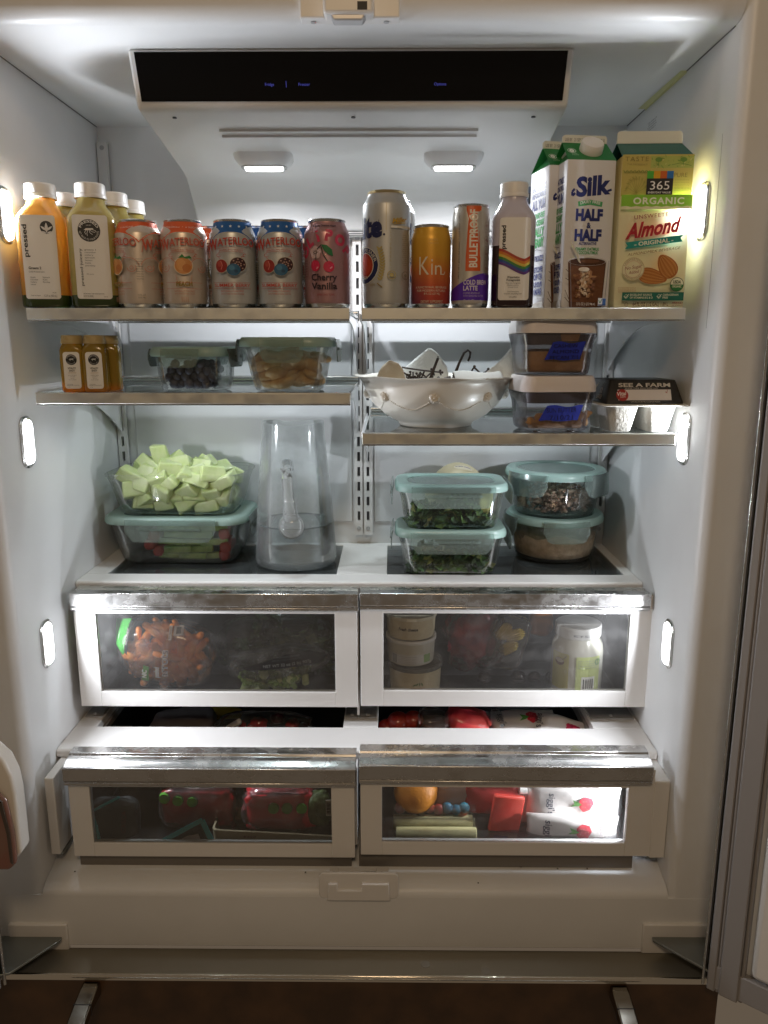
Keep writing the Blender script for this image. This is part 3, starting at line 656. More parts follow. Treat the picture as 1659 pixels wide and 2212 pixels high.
F(G().box(XC-0.003, XC+0.003, 1.125, 1.50, -0.80, -0.667), 'centre_divider', M_trim)
F(G().box(XC-0.002, XC+0.002, 1.262, 1.545, -0.64, -0.42), 'centre_divider', M_trim)
M_bay = mat('bay_shade_grey', (0.10, 0.10, 0.105), 0.5)  # dark tone carries the shade behind the drawers in its colour
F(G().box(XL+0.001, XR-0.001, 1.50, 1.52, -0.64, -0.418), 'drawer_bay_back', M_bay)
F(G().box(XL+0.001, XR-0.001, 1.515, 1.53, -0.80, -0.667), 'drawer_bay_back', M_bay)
# ------------------------------------------------------------------ drinks on the upper shelves
def face(X, Y): return -math.atan2(X, Y)
M_alu = mat('can_aluminium', (0.66, 0.66, 0.65), 0.25, 1.0)
M_tab = mat('can_top_metal', (0.6, 0.6, 0.6), 0.3, 1.0)
def can_rf(r, h, neck=0.80):
    z0, z1, z2 = 0.010, h-0.020, h-0.004
    def f(z):
        if z < z0: return r*(0.84+0.16*sqrt(max(0, 1-(1-z/z0)**2)))
        if z > z1: t = min(1, (z-z1)/(z2-z1)); return r*(1-(1-neck)*(t*t*(3-2*t)*0.6+t*0.4))
        return r
    return f
def can(label, X, Y, Z, r, h, mbody, art, rz=0.0, group=None, neck=0.80, cat='can'):
    t = thing('drink_can', label, cat, (X, Y, Z), face(X, Y)+rz, group)
    rf = can_rf(r, h, neck); zs = [0.0005, 0.002, 0.005, 0.008, 0.010]+[0.010+(h-0.030)*i/8 for i in range(1, 9)]+[h-0.020+0.016*i/8 for i in range(1, 9)]
    G().lathe([(r*0.72, 0.0030), (r*0.78, 0.0004)]+[(rf(z), z) for z in zs], 48, cap1=False).build('can_body', mbody, t)
    rn = rf(h-0.004)
    G().lathe([(rn, h-0.004), (rn+0.0006, h-0.0028), (rn+0.0008, h-0.0008), (rn, h), (rn-0.0010, h-0.0004), (rn-0.0018, h-0.0045), (0.001, h-0.0045)], 48, cap0=False).build('can_rim', M_alu, t)
    G().loft([rrect(0.010, 0.020, 0.0048, z, 5, 0, -rn*0.25) for z in (h-0.0044, h-0.0034)]).build('pull_tab', M_tab, t)
    G().lathe([(rf(0.0012)+0.0002, 0.0006), (rf(0.003)+0.0002, 0.003), (rf(0.006)+0.0001, 0.006)], 48, cap0=False, cap1=False).build('base_ring', M_alu, t)
    if art: art.lay('printed_design', t, wrap_round(rf), base=0.00035)
    return t
M_cb = mat('can_silver_satin', (0.55, 0.57, 0.58), 0.38, 0.45)
M_cp = mat('can_peach_satin', (0.62, 0.54, 0.47), 0.38, 0.5)
M_col = mat('can_mauve', (0.42, 0.24, 0.255), 0.36, 0.6)
RED, NAVY = '#b23a2c', '#1d4f8f'
def logo_can(fruit):
    A = Art(); top = '#1a5596' if fruit == 'berry' else '#cf5a2c'; P = 0.0691; red = RED if fruit == 'berry' else '#c25a44'
    mtop = mat('can_top_'+fruit, tuple(c*1.1 for c in lin(top)), 0.38, 0.15)
    for i in range(3):
        c = (i-1)*P
        A.band(c-P/2, c+P/2, lambda x: 0.1035-0.014*min(1, abs(x-c)/(P/2))**2.6, lambda x: 0.1184, mtop, 24)
        A.band(c-P/2, c+P/2, lambda x: 0.1028-0.014*min(1, abs(x-c)/(P/2))**2.6, lambda x: 0.1035-0.014*min(1, abs(x-c)/(P/2))**2.6, '#d8d4c8', 24)
    n = 18
    for i in range(n):
        c = (i-n/2)*(3*P)/n
        if fruit == 'berry':
            p = []
            for k in range(10):
                q = 0.0022 if k % 2 == 0 else 0.0010; p.append((c+q*sin(k*pi/5), 0.1115+q*cos(k*pi/5)))
            A.poly(p, '#d9dde0')
    if fruit != 'berry':
        for i in range(3): A.text('0 CALORIES  •  0 SUGAR  •', (i-1)*P, 0.1095, 0.0026, '#e8d8cc', w=0.058)
    for i in range(3):
        c = (i-1)*P
        A.text('ATERLOO', c+0.0070, 0.0838, 0.0098, red, w=0.0480, bold=0.022, bend=0.0022)
        A.text('W', c-0.0245, 0.0795, 0.0140, red, w=0.0140, bold=0.03, shear=-0.1)
        A.line([(c-0.0240, 0.0975), (c-0.0285, 0.094), (c-0.0315, 0.076)], 0.0008, red)
        A.band(c-0.017, c+0.017, lambda x: 0.0748+0.0018*(1-((x-c)/0.017)**2), lambda x: 0.0752+0.0018*(1-((x-c)/0.017)**2), red, 8)
        A.band(c-0.017, c+0.017, lambda x: 0.0800+0.0018*(1-((x-c)/0.017)**2), lambda x: 0.0804+0.0018*(1-((x-c)/0.017)**2), red, 8)
        A.text('SPARKLING WATER', c, 0.0762, 0.0026, red, w=0.030, bend=0.0016)
        for s in (-1, 1): A.ring(c+s*0.0165, 0.0718, 0.0022, 0.0007, red, pi*0.2, pi*1.6); A.ring(c+s*0.0140, 0.0690, 0.0018, 0.0006, red, pi*0.2, pi*1.6)
        if fruit == 'berry':
            A.disc(c-0.0125, 0.0570, 0.0084, '#c9c4b8', ry=0.0098); A.disc(c+0.0080, 0.0590, 0.0106, '#c9c4b8'); A.disc(c+0.0025, 0.0520, 0.0090, '#c9c4b8')
            A.disc(c-0.0125, 0.0570, 0.0076, '#8e2b26', ry=0.0090); A.disc(c-0.0145, 0.060, 0.0030, '#a8463a', ry=0.004)
            A.line([(c-0.013, 0.064), (c-0.011, 0.058), (c-0.013, 0.052)], 0.0010, '#cc7a70')
            A.disc(c+0.0080, 0.0590, 0.0098, '#3c2026')
            for a in range(3):
                for b in range(8 if a else 1):
                    q = 0.0036*a; A.disc(c+0.0080+q*cos(b*pi/4+a*.4), 0.0590+q*sin(b*pi/4+a*.4), 0.0011, '#a98a80', n=6)
            A.disc(c+0.0025, 0.0520, 0.0082, '#255a7c'); A.disc(c+0.0005, 0.0545, 0.0034, '#3c7596'); A.disc(c+0.0052, 0.0500, 0.0022, '#17405e')
            A.text('SUMMER BERRY', c, 0.0285, 0.0046, red, w=0.044, bold=0.015)
            A.text('NATURALLY FLAVORED', c, 0.0212, 0.0028, red, w=0.027); A.text('WITH OTHER NATURAL FLAVORS', c, 0.0178, 0.0018, red, w=0.027)
        else:
            A.disc(c, 0.0575, 0.0122, '#e0d3bd'); A.disc(c, 0.0575, 0.0112, '#c98a4e'); A.disc(c-0.003, 0.059, 0.006, '#d69a5c', ry=0.008); A.disc(c+0.004, 0.0545, 0.0055, '#bb7438')
            A.poly([(c-0.006, 0.068), (c-0.001, 0.0735), (c+0.002, 0.0695), (c+0.008, 0.0715), (c+0.011, 0.068), (c+0.004, 0.067), (c, 0.0685)], '#2f7a3c')
            for s in (-1, 1):
                A.ring(c+s*0.021, 0.056, 0.0130, 0.0009, '#c88c78', pi*0.05, pi*0.95); A.ring(c+s*0.024, 0.055, 0.0060, 0.0010, '#c88c78', pi*1.0, pi*2.2); A.ring(c+s*0.024, 0.055, 0.0026, 0.0008, '#c88c78')
                A.line([(c+s*0.010, 0.045), (c+s*0.008, 0.034)], 0.0006, '#c88c78')
            A.text('PEACH', c, 0.0300, 0.0058, '#c2a03c', w=0.020, bold=0.05); A.text('PEACH', c, 0.0300, 0.0056, '#6e6440', w=0.0195, bold=0.01)
            A.text('NATURALLY FLAVORED', c, 0.0215, 0.0026, '#c07a60', w=0.025); A.text('WITH OTHER NATURAL FLAVORS', c, 0.0182, 0.0017, '#c07a60', w=0.025)
            for s in (-3, -1, 1, 3): A.line([(c+s*0.0012, 0.015), (c+s*0.0012, 0.008)], 0.0007, '#c08a70')
        A.line([(c-0.023, 0.0345), (c+0.023, 0.0345)], 0.0004, red); A.line([(c-0.023, 0.0262), (c+0.023, 0.0262)], 0.0004, red)
        g2 = '#5f6660'; A.text('12 FL OZ', c+0.0345, 0.0165, 0.0024, g2, w=0.009); A.text('355 ML', c+0.0345, 0.013, 0.0020, g2, w=0.009)
        for k in range(9): A.text('Nutrition Facts', c+P*0.49, 0.066-0.0034*k, 0.0019, g2, w=0.008)
    return A
YC = YS+0.0045+0.033
def Xat(u, v, Y): return PY(u, v, Y).x
grp = 'soda cans lined up on the upper left shelf'
gz = Z1
Ab, Ap = logo_can('berry'), logo_can('peach')
can('orange topped peach can turned so its fruit sits at the left edge', Xat(304, 600, YC), YC, gz, 0.0328, 0.122, M_cp, Ap, rz=-radians(60), group=grp)
can('orange topped peach can with its peach picture facing front', Xat(400.5, 600, YC), YC, gz, 0.0328, 0.122, M_cp, Ap, rz=-radians(3), group=grp)
b1 = can('blue topped berry can directly right of the peach cans', Xat(506, 600, YC), YC, gz, 0.0328, 0.122, M_cb, Ab, rz=-radians(5), group=grp)
b2 = can('blue topped berry can directly left of the mauve cherry can', Xat(607, 600, YC+.001), YC+.001, gz, 0.0328, 0.122, M_cb, Ab, rz=-radians(4), group=grp)
can('blue topped can standing behind the two front berry cans', Xat(556, 560, YC+.067), YC+0.067, gz, 0.0328, 0.122, M_cb, Ab, rz=radians(30), group=grp)
can('orange topped can standing behind the peach and berry cans', Xat(452, 560, YC+.068), YC+0.068, gz, 0.0328, 0.122, M_cp, Ap, rz=radians(25), group=grp)
can('blue topped can standing behind the mauve cherry can', Xat(659, 560, YC+.067), YC+0.067, gz, 0.0328, 0.122, M_cb, Ab, rz=radians(10), group=grp)
A = Art(); PK = '#c23a5c'; IK = '#33232a'
for k, (ch, a) in enumerate(zip('OLIPOP', (-70, -42, -17, 8, 36, 66))):
    R = 0.030; aa = radians(a); A.text(ch, R*sin(aa)*1.06+0.001, 0.0635+R*cos(aa)*0.95, 0.0135, PK, rot=-aa*0.8, bold=0.06)
A.text('Supports Digestive Health', -0.001, 0.1105, 0.0026, IK, w=0.034, bold=0.02)
for k in range(5): A.disc(-0.0135+0.005*cos(k*2*pi/5+.3), 0.0755+0.005*sin(k*2*pi/5+.3), 0.0042, '#c3a9ab')
for k in range(8): A.line([(-0.0135, 0.0755), (-0.0135+0.0034*cos(k*pi/4), 0.0755+0.0034*sin(k*pi/4))], 0.0009, '#26362c')
A.disc(-0.0135, 0.0755, 0.0012, '#c3a9ab')
A.disc(-0.0135, 0.0575, 0.0068, '#c0264a', ry=0.0078); A.disc(0.0055, 0.0560, 0.0075, '#c0264a')
for c in (-0.0135, 0.0055): A.disc(c+0.003, 0.0545, 0.0022, '#dd8796', ry=0.0010, rot=0.7)
A.line([(-0.0125, 0.064), (-0.0122, 0.072)], 0.0010, '#1f3326'); A.line([(0.004, 0.063), (-0.002, 0.072), (-0.0045, 0.083)], 0.0012, '#1f3326'); A.line([(-0.0105, 0.0795), (-0.0045, 0.0855)], 0.0011, '#1f3326')
A.poly([(-0.0045, 0.0860), (0.003, 0.0850), (0.010, 0.0790), (0.0115, 0.0700), (0.005, 0.0725), (-0.001, 0.0780)], '#1e6b3c')
A.text('Cherry', -0.0015, 0.0375, 0.0088, IK, w=0.0360, bold=0.025); A.text('Vanilla', -0.0015, 0.0255, 0.0088, IK, w=0.0362, bold=0.025)
A.text('SPARKLING TONIC', 0.001, 0.0165, 0.0028, '#a0454e', w=0.025)
A.ring(0.027, 0.0575, 0.0088, 0.0006, '#b38a90'); A.ring(0.027, 0.0575, 0.0060, 0.0005, '#b38a90'); A.text('9g', 0.027, 0.0555, 0.004, '#b38a90', w=0.005)
for k in range(7): A.text('Ingredients', -0.031, 0.064-0.0036*k, 0.0020, '#7b4a55', w=0.010)
can('mauve cherry vanilla can at the right end of the upper left shelf', Xat(707.5, 600, YC-0.004), YC-0.004, gz, 0.0328, 0.122, M_col, A, rz=-radians(6), group=grp)

# tall silver beer cans
A = Art(); NV, GO = '#1b2350', '#a58a3c'
A.text('Lite', -0.0330, 0.0980, 0.0270, NV, w=0.054, bold=0.05, shear=0.05); A.disc(-0.0035, 0.1000, 0.0016, NV)
A.line([(-0.0130, 0.0975), (-0.0110, 0.1200)], 0.0006, NV)
A.disc(-0.0370, 0.0590, 0.0260, '#d6d3c6'); A.disc(-0.0370, 0.0590, 0.0250, NV); A.disc(-0.0370, 0.0590, 0.0180, '#d6d3c6'); A.disc(-0.0370, 0.0590, 0.0170, '#a2371f'); A.disc(-0.0370, 0.0590, 0.0130, '#b8452a')
A.text('A FINE PILSNER', -0.0370, 0.0590, 0.0046, '#d6d3c6', w=0.052, arc=0.0192); A.text('BEER', -0.0370, 0.0590, 0.0046, '#d6d3c6', w=0.014, arc=-0.0192)
for k in range(12):
    y = 0.040+0.0038*k; A.disc(-0.0075+0.0035*sin(k*.3), y, 0.0030, '#b0a068', ry=0.0012, rot=0.8); A.disc(-0.0110+0.0035*sin(k*.3), y, 0.0030, '#b0a068', ry=0.0012, rot=-0.8)
A.line([(-0.013, 0.034), (-0.006, 0.028)], 0.0014, '#8e7a3c'); A.text('BREW', -0.0200, 0.0300, 0.0035, '#8e7a3c', w=0.008)
A.line([(-0.0005, 0.106), (-0.0005, 0.142)], 0.0007, '#bfb491')
A.text('Miller', 0.0190, 0.1165, 0.0060, '#b08b2e', w=0.0235, shear=0.35, rot=0.14, bold=0.035); A.line([(0.009, 0.1135), (0.029, 0.1165)], 0.0010, '#b08b2e')
A.band(0.006, 0.040, lambda x: 0.1085, lambda x: 0.1118, '#cfcabd', 4)
for k in range(11): A.text('LITEBEER'[k % 8], 0.0055, 0.1020-0.0056*k, 0.0034, '#b3a988')
for k in range(16): A.text('GOV WARNING TEXT', 0.0262, 0.0985-0.0027*k, 0.0014, '#787466', w=0.0065+0.002*(k % 3))
A.ring(0.0065, 0.0450, 0.0058, 0.0010, '#b3a46c'); A.disc(0.0065, 0.0450, 0.0030, '#b3a46c'); A.ring(0.0262, 0.0445, 0.0058, 0.0008, '#7c786a'); A.disc(0.0262, 0.0445, 0.0022, '#7c786a')
M_lt = mat('can_pale_silver', (0.47, 0.48, 0.475), 0.42, 0.45)
M_gold = mat('gold_rim', (0.62, 0.52, 0.30), 0.3, 1.0)
yt = YS+0.006+0.034
tc1 = can('tall silver beer can with dark blue lettering beside the shelf gap', Xat(835, 600, yt), yt, gz, 0.0342, 0.161, M_lt, A, rz=radians(0), group='tall beer cans', neck=0.78)
can('tall silver beer can mostly hidden behind the front beer can', Xat(849, 560, yt+.072), yt+0.072, gz, 0.0342, 0.161, M_lt, A, rz=radians(140), group='tall beer cans', neck=0.78)
for ch in tc1.children:
    if ch.name.startswith('can_rim'): ch.data.materials[0] = M_gold
# small sunset coloured can
def gradient(name, stops, z0, z1, left=None, rough=0.4, metal=0.3):
    m = mat(name, (0.5, 0.5, 0.5), rough, metal); n, l = nt(m); tc = n.new('ShaderNodeTexCoord'); sp = n.new('ShaderNodeSeparateXYZ'); l.new(tc.outputs['Object'], sp.inputs[0])
    mr = n.new('ShaderNodeMapRange'); mr.inputs[1].default_value = z0; mr.inputs[2].default_value = z1; l.new(sp.outputs[2], mr.inputs[0])
    cr = n.new('ShaderNodeValToRGB'); e = cr.color_ramp.elements
    for i, (p, c) in enumerate(stops):
        q = e[i] if i < 2 else e.new(p); q.position = p; q.color = (*lin(c), 1)
    l.new(mr.outputs[0], cr.inputs[0]); res = cr.outputs[0]
    if left:
        mr2 = n.new('ShaderNodeMath'); mr2.operation = 'MULTIPLY_ADD'; mr2.inputs[1].default_value = -28; mr2.inputs[2].default_value = -0.05; l.new(sp.outputs[0], mr2.inputs[0])
        mr3 = n.new('ShaderNodeMapRange'); mr3.inputs[1].default_value = 0.55; mr3.inputs[2].default_value = 0.1; l.new(mr.outputs[0], mr3.inputs[0])
        mm = n.new('ShaderNodeMath'); mm.operation = 'MULTIPLY'; mm.use_clamp = True; l.new(mr2.outputs[0], mm.inputs[0]); l.new(mr3.outputs[0], mm.inputs[1])
        mx = n.new('ShaderNodeMix'); mx.data_type = 'RGBA'; l.new(mm.outputs[0], mx.inputs[0]); l.new(res, mx.inputs[6]); mx.inputs[7].default_value = (*lin(left), 1); res = mx.outputs[2]
    l.new(res, n['Principled BSDF'].inputs['Base Color']); return m
M_kin = gradient('sunset_gradient', [(0.0, '#a84038'), (1.0, '#d8a838'), (0.22, '#b84a34'), (0.45, '#c8702e'), (0.66, '#d09a32')], 0.0, 0.11, left='#4a3a5c')
A = Art(); CR = '#d8cdb6'
A.text('K', -0.0098, 0.0455, 0.0250, CR, w=0.0150, bold=-0.004); A.text('i', 0.0015, 0.0455, 0.0230, CR, w=0.0022); A.text('n', 0.0108, 0.0455, 0.0150*1.30, CR, w=0.0100, bold=-0.004); A.line([(0.0148, 0.0462), (0.0200, 0.0462), (0.0215, 0.050)], 0.0012, CR)
A.text('KIN SPRITZ', 0.0035, 0.0915, 0.0026, '#d8b466', w=0.0130); A.text('RISING BUZZ', 0.0035, 0.0872, 0.0024, '#d8b466', w=0.0140)
A.text('A FUNCTIONAL BEVERAGE', 0.001, 0.0268, 0.0030, CR, w=0.0480); A.text('FOR MODERN RITUALS', 0.001, 0.0222, 0.0030, CR, w=0.0430); A.text('8 FL OZ (237 ML)', 0.002, 0.0180, 0.0028, CR, w=0.0225)
A.text('DIETARY SUPPLEMENT', 0.002, 0.0070, 0.0034, CR, w=0.0320)
yk = YS+0.006+0.0285
can('short can shading from amber to red between the tall cans', Xat(930.5, 600, yk), yk, gz, 0.0285, 0.1145, M_kin, A, neck=0.88)
# slim latte can
A = Art(); OR_, PU = '#d2632a', '#4a2a8c'
mpu = mat('print_purple_foil', tuple(c*1.5 for c in lin('#4a2694')), 0.32, 0.2); mor = mat('print_orange', lin('#cf5a22'), 0.4)
A.rect(-0.0075, 0.0505, 0.0140, 0.1385, mor); A.text('BULLETPROOF', 0.0088, 0.0945, 0.0112, '#e2dccf', w=0.0780, rot=pi/2, bold=0.03)
A.band(-0.0265*pi, 0.0265*pi, lambda x: 0.0105, lambda x: 0.0355+0.0125*sin((x+0.012)/0.0265*1.15), mpu, 30)
A.text('COLD BREW', 0.0080, 0.0320, 0.0062, '#d6d0dc', w=0.036, bold=0.025); A.text('LATTE', 0.0002, 0.0240, 0.0062, '#d6d0dc', w=0.0205, bold=0.025)
A.text('COFFEE BEVERAGE', 0.0020, 0.0190, 0.0024, '#b6aac8', w=0.024); A.text('WITH GRASS-FED BUTTER', 0.0050, 0.0152, 0.0024, '#b6aac8', w=0.030); A.text('Dark Chocolate', 0.0060, 0.0078, 0.0036, '#d6d0dc', w=0.030)
A.text('MCT oil + grass-fed butter + cold brew coffee', -0.0170, 0.0850, 0.0020, '#4a463e', w=0.088, rot=pi/2)
for k, s_ in enumerate(('KETO', '8g', 'FAT', '0g')):
    A.ring(0.0245, 0.112-0.019*k, 0.0055, 0.0005, '#a8a294'); A.text(s_, 0.0245, 0.1105-0.019*k, 0.0032, '#8c3a4a', w=0.006); A.line([(0.020, 0.1035-0.019*k), (0.030, 0.1035-0.019*k)], 0.0005, '#a8a294')
M_slim = mat('can_cream_silver', (0.58, 0.56, 0.51), 0.36, 0.6)
can('slim cream can with an orange upright panel and purple base', Xat(1015, 600, YS+.033), YS+0.033, gz, 0.0268, 0.1415, M_slim, A, neck=0.93, rz=radians(2))

# ------------------------------------------------------------------ juice bottles
M_cap = mat('white_cap', (0.80, 0.78, 0.75), 0.4, sss=0.1)
def bottle(label, X, Y, Z, w, h, mjuice, zfill, mabove, art, rz=0.0, group=None, capr=0.0222, msed=None, zsed=0.018, caph=0.0185, mcap=None, labelbox=None, neckr=0.0185, cr=0.017, parts=True, sho=None):
    t = thing('juice_bottle', label, 'bottle', (X, Y, Z), face(X, Y)*0.6+rz, group)
    s0, s1, hn = (sho or (h*0.70, h*0.86, h-caph-0.001))
    def ring(z):
        if z < 0.005: k = 0.90+0.10*sqrt(max(0, 1-(1-z/0.005)**2)); return rrect(w*k, w*k, cr, z, 7)
        if z <= s0: return rrect(w, w, cr, z, 7)
        if z >= s1: return rrect(2*neckr, 2*neckr, neckr*0.999, z, 7)
        q = (z-s0)/(s1-s0); e = 1-sqrt(max(0, 1-q**2.2)) if q < 0.55 else None
        e = (1-cos(pi*q))/2*0.75+q*q*0.25
        ww = w+(2*neckr-w)*e; return rrect(ww, ww, cr+(neckr-cr)*e if ww > 2*(cr+(neckr-cr)*e) else ww/2*0.999, z, 7)
    def zl(a, b, n): return [a+(b-a)*i/n for i in range(n+1)]
    if msed: G().loft([ring(z) for z in zl(0.0, 0.005, 3)+zl(0.005, zsed, 2)[1:]]).build('sediment', msed, t)
    a = zsed if msed else 0.0
    zz = (zl(a, zfill, 14) if a > 0.004 else zl(0, 0.005, 3)+zl(0.005, zfill, 14)[1:])
    G().loft([ring(z) for z in zz]).build('juice', mjuice, t)
    if zfill < hn-0.002: G().loft([ring(z) for z in zl(zfill+0.0002, hn, 12)]).build('bottle_neck', mabove, t)
    g = G(); n = 56; rings = []
    for zc, k in ((hn-0.0008, 1.0), (hn+0.0035, 1.0), (hn+0.0042, 0.985)): rings.append([(capr*k*cos(2*pi*i/n), capr*k*sin(2*pi*i/n), zc) for i in range(n)])
    for zc, k in ((hn+0.0046, 0.97), (h-0.0022, 0.962)): rings.append([(capr*k*(1-(0.022 if i % 2 else 0))*cos(2*pi*i/n), capr*k*(1-(0.022 if i % 2 else 0))*sin(2*pi*i/n), zc) for i in range(n)])
    for zc, k in ((h-0.0008, 0.93), (h, 0.88)): rings.append([(capr*k*cos(2*pi*i/n), capr*k*sin(2*pi*i/n), zc) for i in range(n)])
    g.loft(rings); g.build('cap', mcap or M_cap, t, sharp=50)
    if art:
        B = Art(); lx, ly0, ly1 = labelbox
        wr = wrap_round(cr, flatx=w/2-cr, depth=w)
        B.rect(-lx, ly0, lx, ly1, mat('paper_label', (0.82, 0.81, 0.79), 0.5), r=0.004)
        lb = B.lay('label', t, wr, base=0.0002)
        art.lay('label_print', t, wr, base=0.0006)
    return t
def juice(name, top, bottom, z0, z1, tr=0.35):
    m = mat(name, (0.5, 0.3, 0.05), 0.12, spec=0.5, coat=0.6); n, l = nt(m); b = n['Principled BSDF']
    tc = n.new('ShaderNodeTexCoord'); sp = n.new('ShaderNodeSeparateXYZ'); l.new(tc.outputs['Object'], sp.inputs[0])
    no = n.new('ShaderNodeTexNoise'); no.inputs['Scale'].default_value = 40; l.new(tc.outputs['Object'], no.inputs[0])
    ma = n.new('ShaderNodeMath'); ma.operation = 'MULTIPLY_ADD'; ma.inputs[1].default_value = 0.01; l.new(no.outputs[0], ma.inputs[0]); l.new(sp.outputs[2], ma.inputs[2])
    mr = n.new('ShaderNodeMapRange'); mr.inputs[1].default_value = z0; mr.inputs[2].default_value = z1; l.new(ma.outputs[0], mr.inputs[0])
    mx = n.new('ShaderNodeMix'); mx.data_type = 'RGBA'; l.new(mr.outputs[0], mx.inputs[0]); mx.inputs[6].default_value = (*lin(bottom), 1); mx.inputs[7].default_value = (*lin(top), 1)
    l.new(mx.outputs[2], b.inputs['Base Color'])
    tl = n.new('ShaderNodeBsdfTranslucent'); l.new(mx.outputs[2], tl.inputs[0]); ms = n.new('ShaderNodeMixShader'); ms.inputs[0].default_value = tr
    l.new(b.outputs[0], ms.inputs[1]); l.new(tl.outputs[0], ms.inputs[2]); l.new(ms.outputs[0], n['Material Output'].inputs[0]); return m
J_amber = juice('juice_amber', '#e0b868', '#cf9c48', 0.0, 0.16); J_lime = juice('juice_lime', '#d6c680', '#b8aa5c', 0.0, 0.16); J_olive = juice('juice_olive', '#b8a860', '#908238', 0.0, 0.16)
J_green = juice('juice_sediment_green', '#3a4a1e', '#2c3c18', 0.0, 0.02, 0.15)
def leaf(A, x, y, L, a, c):
    p = [];
    for i in range(9):
        t = i/8; p.append((L*t, L*0.15*sin(pi*t)))
    for i in range(7, 0, -1):
        t = i/8; p.append((L*t, -L*0.15*sin(pi*t)))
    A.poly([(x+u*cos(a)-v*sin(a), y+u*sin(a)+v*cos(a)) for u, v in p], c)
K1 = '#2b2a2a'
A = Art(); A.text('pressed', -0.0150, 0.0920, 0.0062, K1, w=0.0440, rot=pi/2, bold=0.02)
A.disc(0.0120, 0.1105, 0.0088, '#38383a')
leaf(A, 0.012, 0.1030, 0.014, pi/2, '#dcdcdc'); leaf(A, 0.012, 0.1060, 0.010, pi/2+0.9, '#dcdcdc'); leaf(A, 0.012, 0.1060, 0.010, pi/2-0.9, '#dcdcdc'); leaf(A, 0.012, 0.1025, 0.008, pi/2+1.25, '#dcdcdc'); leaf(A, 0.012, 0.1025, 0.008, pi/2-1.25, '#dcdcdc')
A.text('Greens 2', -0.0080, 0.0535, 0.0034, K1, w=0.0170, bold=0.02); A.text('Cold-Pressed Juice', -0.0060, 0.0490, 0.0020, '#555555', w=0.0210)
for k, (a_, b_) in enumerate((('Apple', 'Spinach'), ('Cucumber', 'Kale'), ('Celery', 'Parsley'), ('Lemon', ''))):
    A.text(a_, -0.0155, 0.0415-0.0033*k, 0.0019, '#555555', w=0.0012*len(a_)+.001, align=0); A.text(b_ or ' ', 0.0015, 0.0415-0.0033*k, 0.0019, '#555555', w=(0.0012*len(b_)+.001) if b_ else None, align=0)
A.text('15.2 fl oz (450 mL)', 0.0100, 0.0155, 0.0030, '#555555', w=0.0175); A.text('Perishable  Keep Refrigerated', -0.0100, 0.0165, 0.0016, '#555555', w=0.013); A.text('CRV ME', 0.0155, 0.0205, 0.0015, '#555555', w=0.005)
LB = (0.0240, 0.0125, 0.1270)
yb = YS+0.008+0.0335; hb = 0.1735; gb = 'large juice bottles on the upper left shelf'
bottle('amber juice bottle with a leaf emblem at the far left end', Xat(103, 600, yb), yb, gz, 0.0665, hb, J_amber, hb-0.0205, M_cap, A, group=gb, msed=J_green, labelbox=LB, rz=radians(-4))
A = Art(); A.disc(-0.0015, 0.1060, 0.0152, '#222224')
A.text('PRESSED', -0.0015, 0.1060, 0.0034, '#dedede', w=0.0270, arc=0.0108, bold=0.02); A.text('JUICERY', -0.0015, 0.1122, 0.0016, '#cccccc', w=0.007); A.text('GET BACK TO YOUR ROOTS', -0.0015, 0.1060, 0.0024, '#dedede', w=0.0400, arc=-0.0134)
A.poly([(-0.0085, 0.1065), (-0.0055, 0.1088), (0.0035, 0.1092), (0.0050, 0.1078), (0.0010, 0.1068), (-0.0040, 0.1062)], '#dedede')
for q in ([(-0.005, 0.1065), (-0.0075, 0.1035), (-0.0060, 0.1005)], [(-0.003, 0.1062), (-0.0045, 0.1020), (-0.0040, 0.0985)], [(0.0, 0.1065), (0.002, 0.1045), (0.0065, 0.1035)], [(-0.001, 0.1064), (-0.0005, 0.1030), (0.0030, 0.1005)], [(0.003, 0.1072), (0.0065, 0.1062), (0.0085, 0.1040)]): A.line(q, 0.0006, '#dedede')
A.text('pressed juicery', -0.0135, 0.0560, 0.0036, K1, w=0.0510, rot=pi/2)
for k, s_ in enumerate(('greens 1', 'cucumber', 'celery', 'spinach', 'lemon', 'kale', 'parsley')): A.text(s_, -0.0095, 0.0790-0.0036*k, 0.0020, K1 if k == 0 else '#666666', w=0.0019*len(s_), align=0)
A.text('450 calories', -0.004, 0.0460, 0.0015, '#777777', w=0.010); A.text('15.2 FL OZ (450ML)', -0.0085, 0.0150, 0.0026, '#555555', w=0.013); A.text('PERISHABLE. KEEP REFRIGERATED', -0.001, 0.0190, 0.0014, '#555555', w=0.028); A.text('CRV ME', 0.0150, 0.0150, 0.0013, '#555555', w=0.005)
bB = bottle('lime yellow juice bottle with a round black emblem', Xat(208, 600, yb), yb, gz, 0.0665, hb, J_lime, hb-0.0205, M_cap, A, group=gb, msed=J_green, labelbox=LB, rz=radians(2))
for u, vv, dy, lb in ((147, 560, 0.075, 'green yellow bottle standing between and behind the two front juices'), (253, 560, 0.072, 'green yellow bottle right behind the black emblem bottle'), (290, 560, 0.140, 'rearmost juice bottle whose white cap peeks over the can')):
    yy = yb+dy; bottle(lb, Xat(u, vv, yy), yy, gz, 0.0660, hb, J_olive, hb-0.0205, M_cap, None, group=gb, msed=J_green)
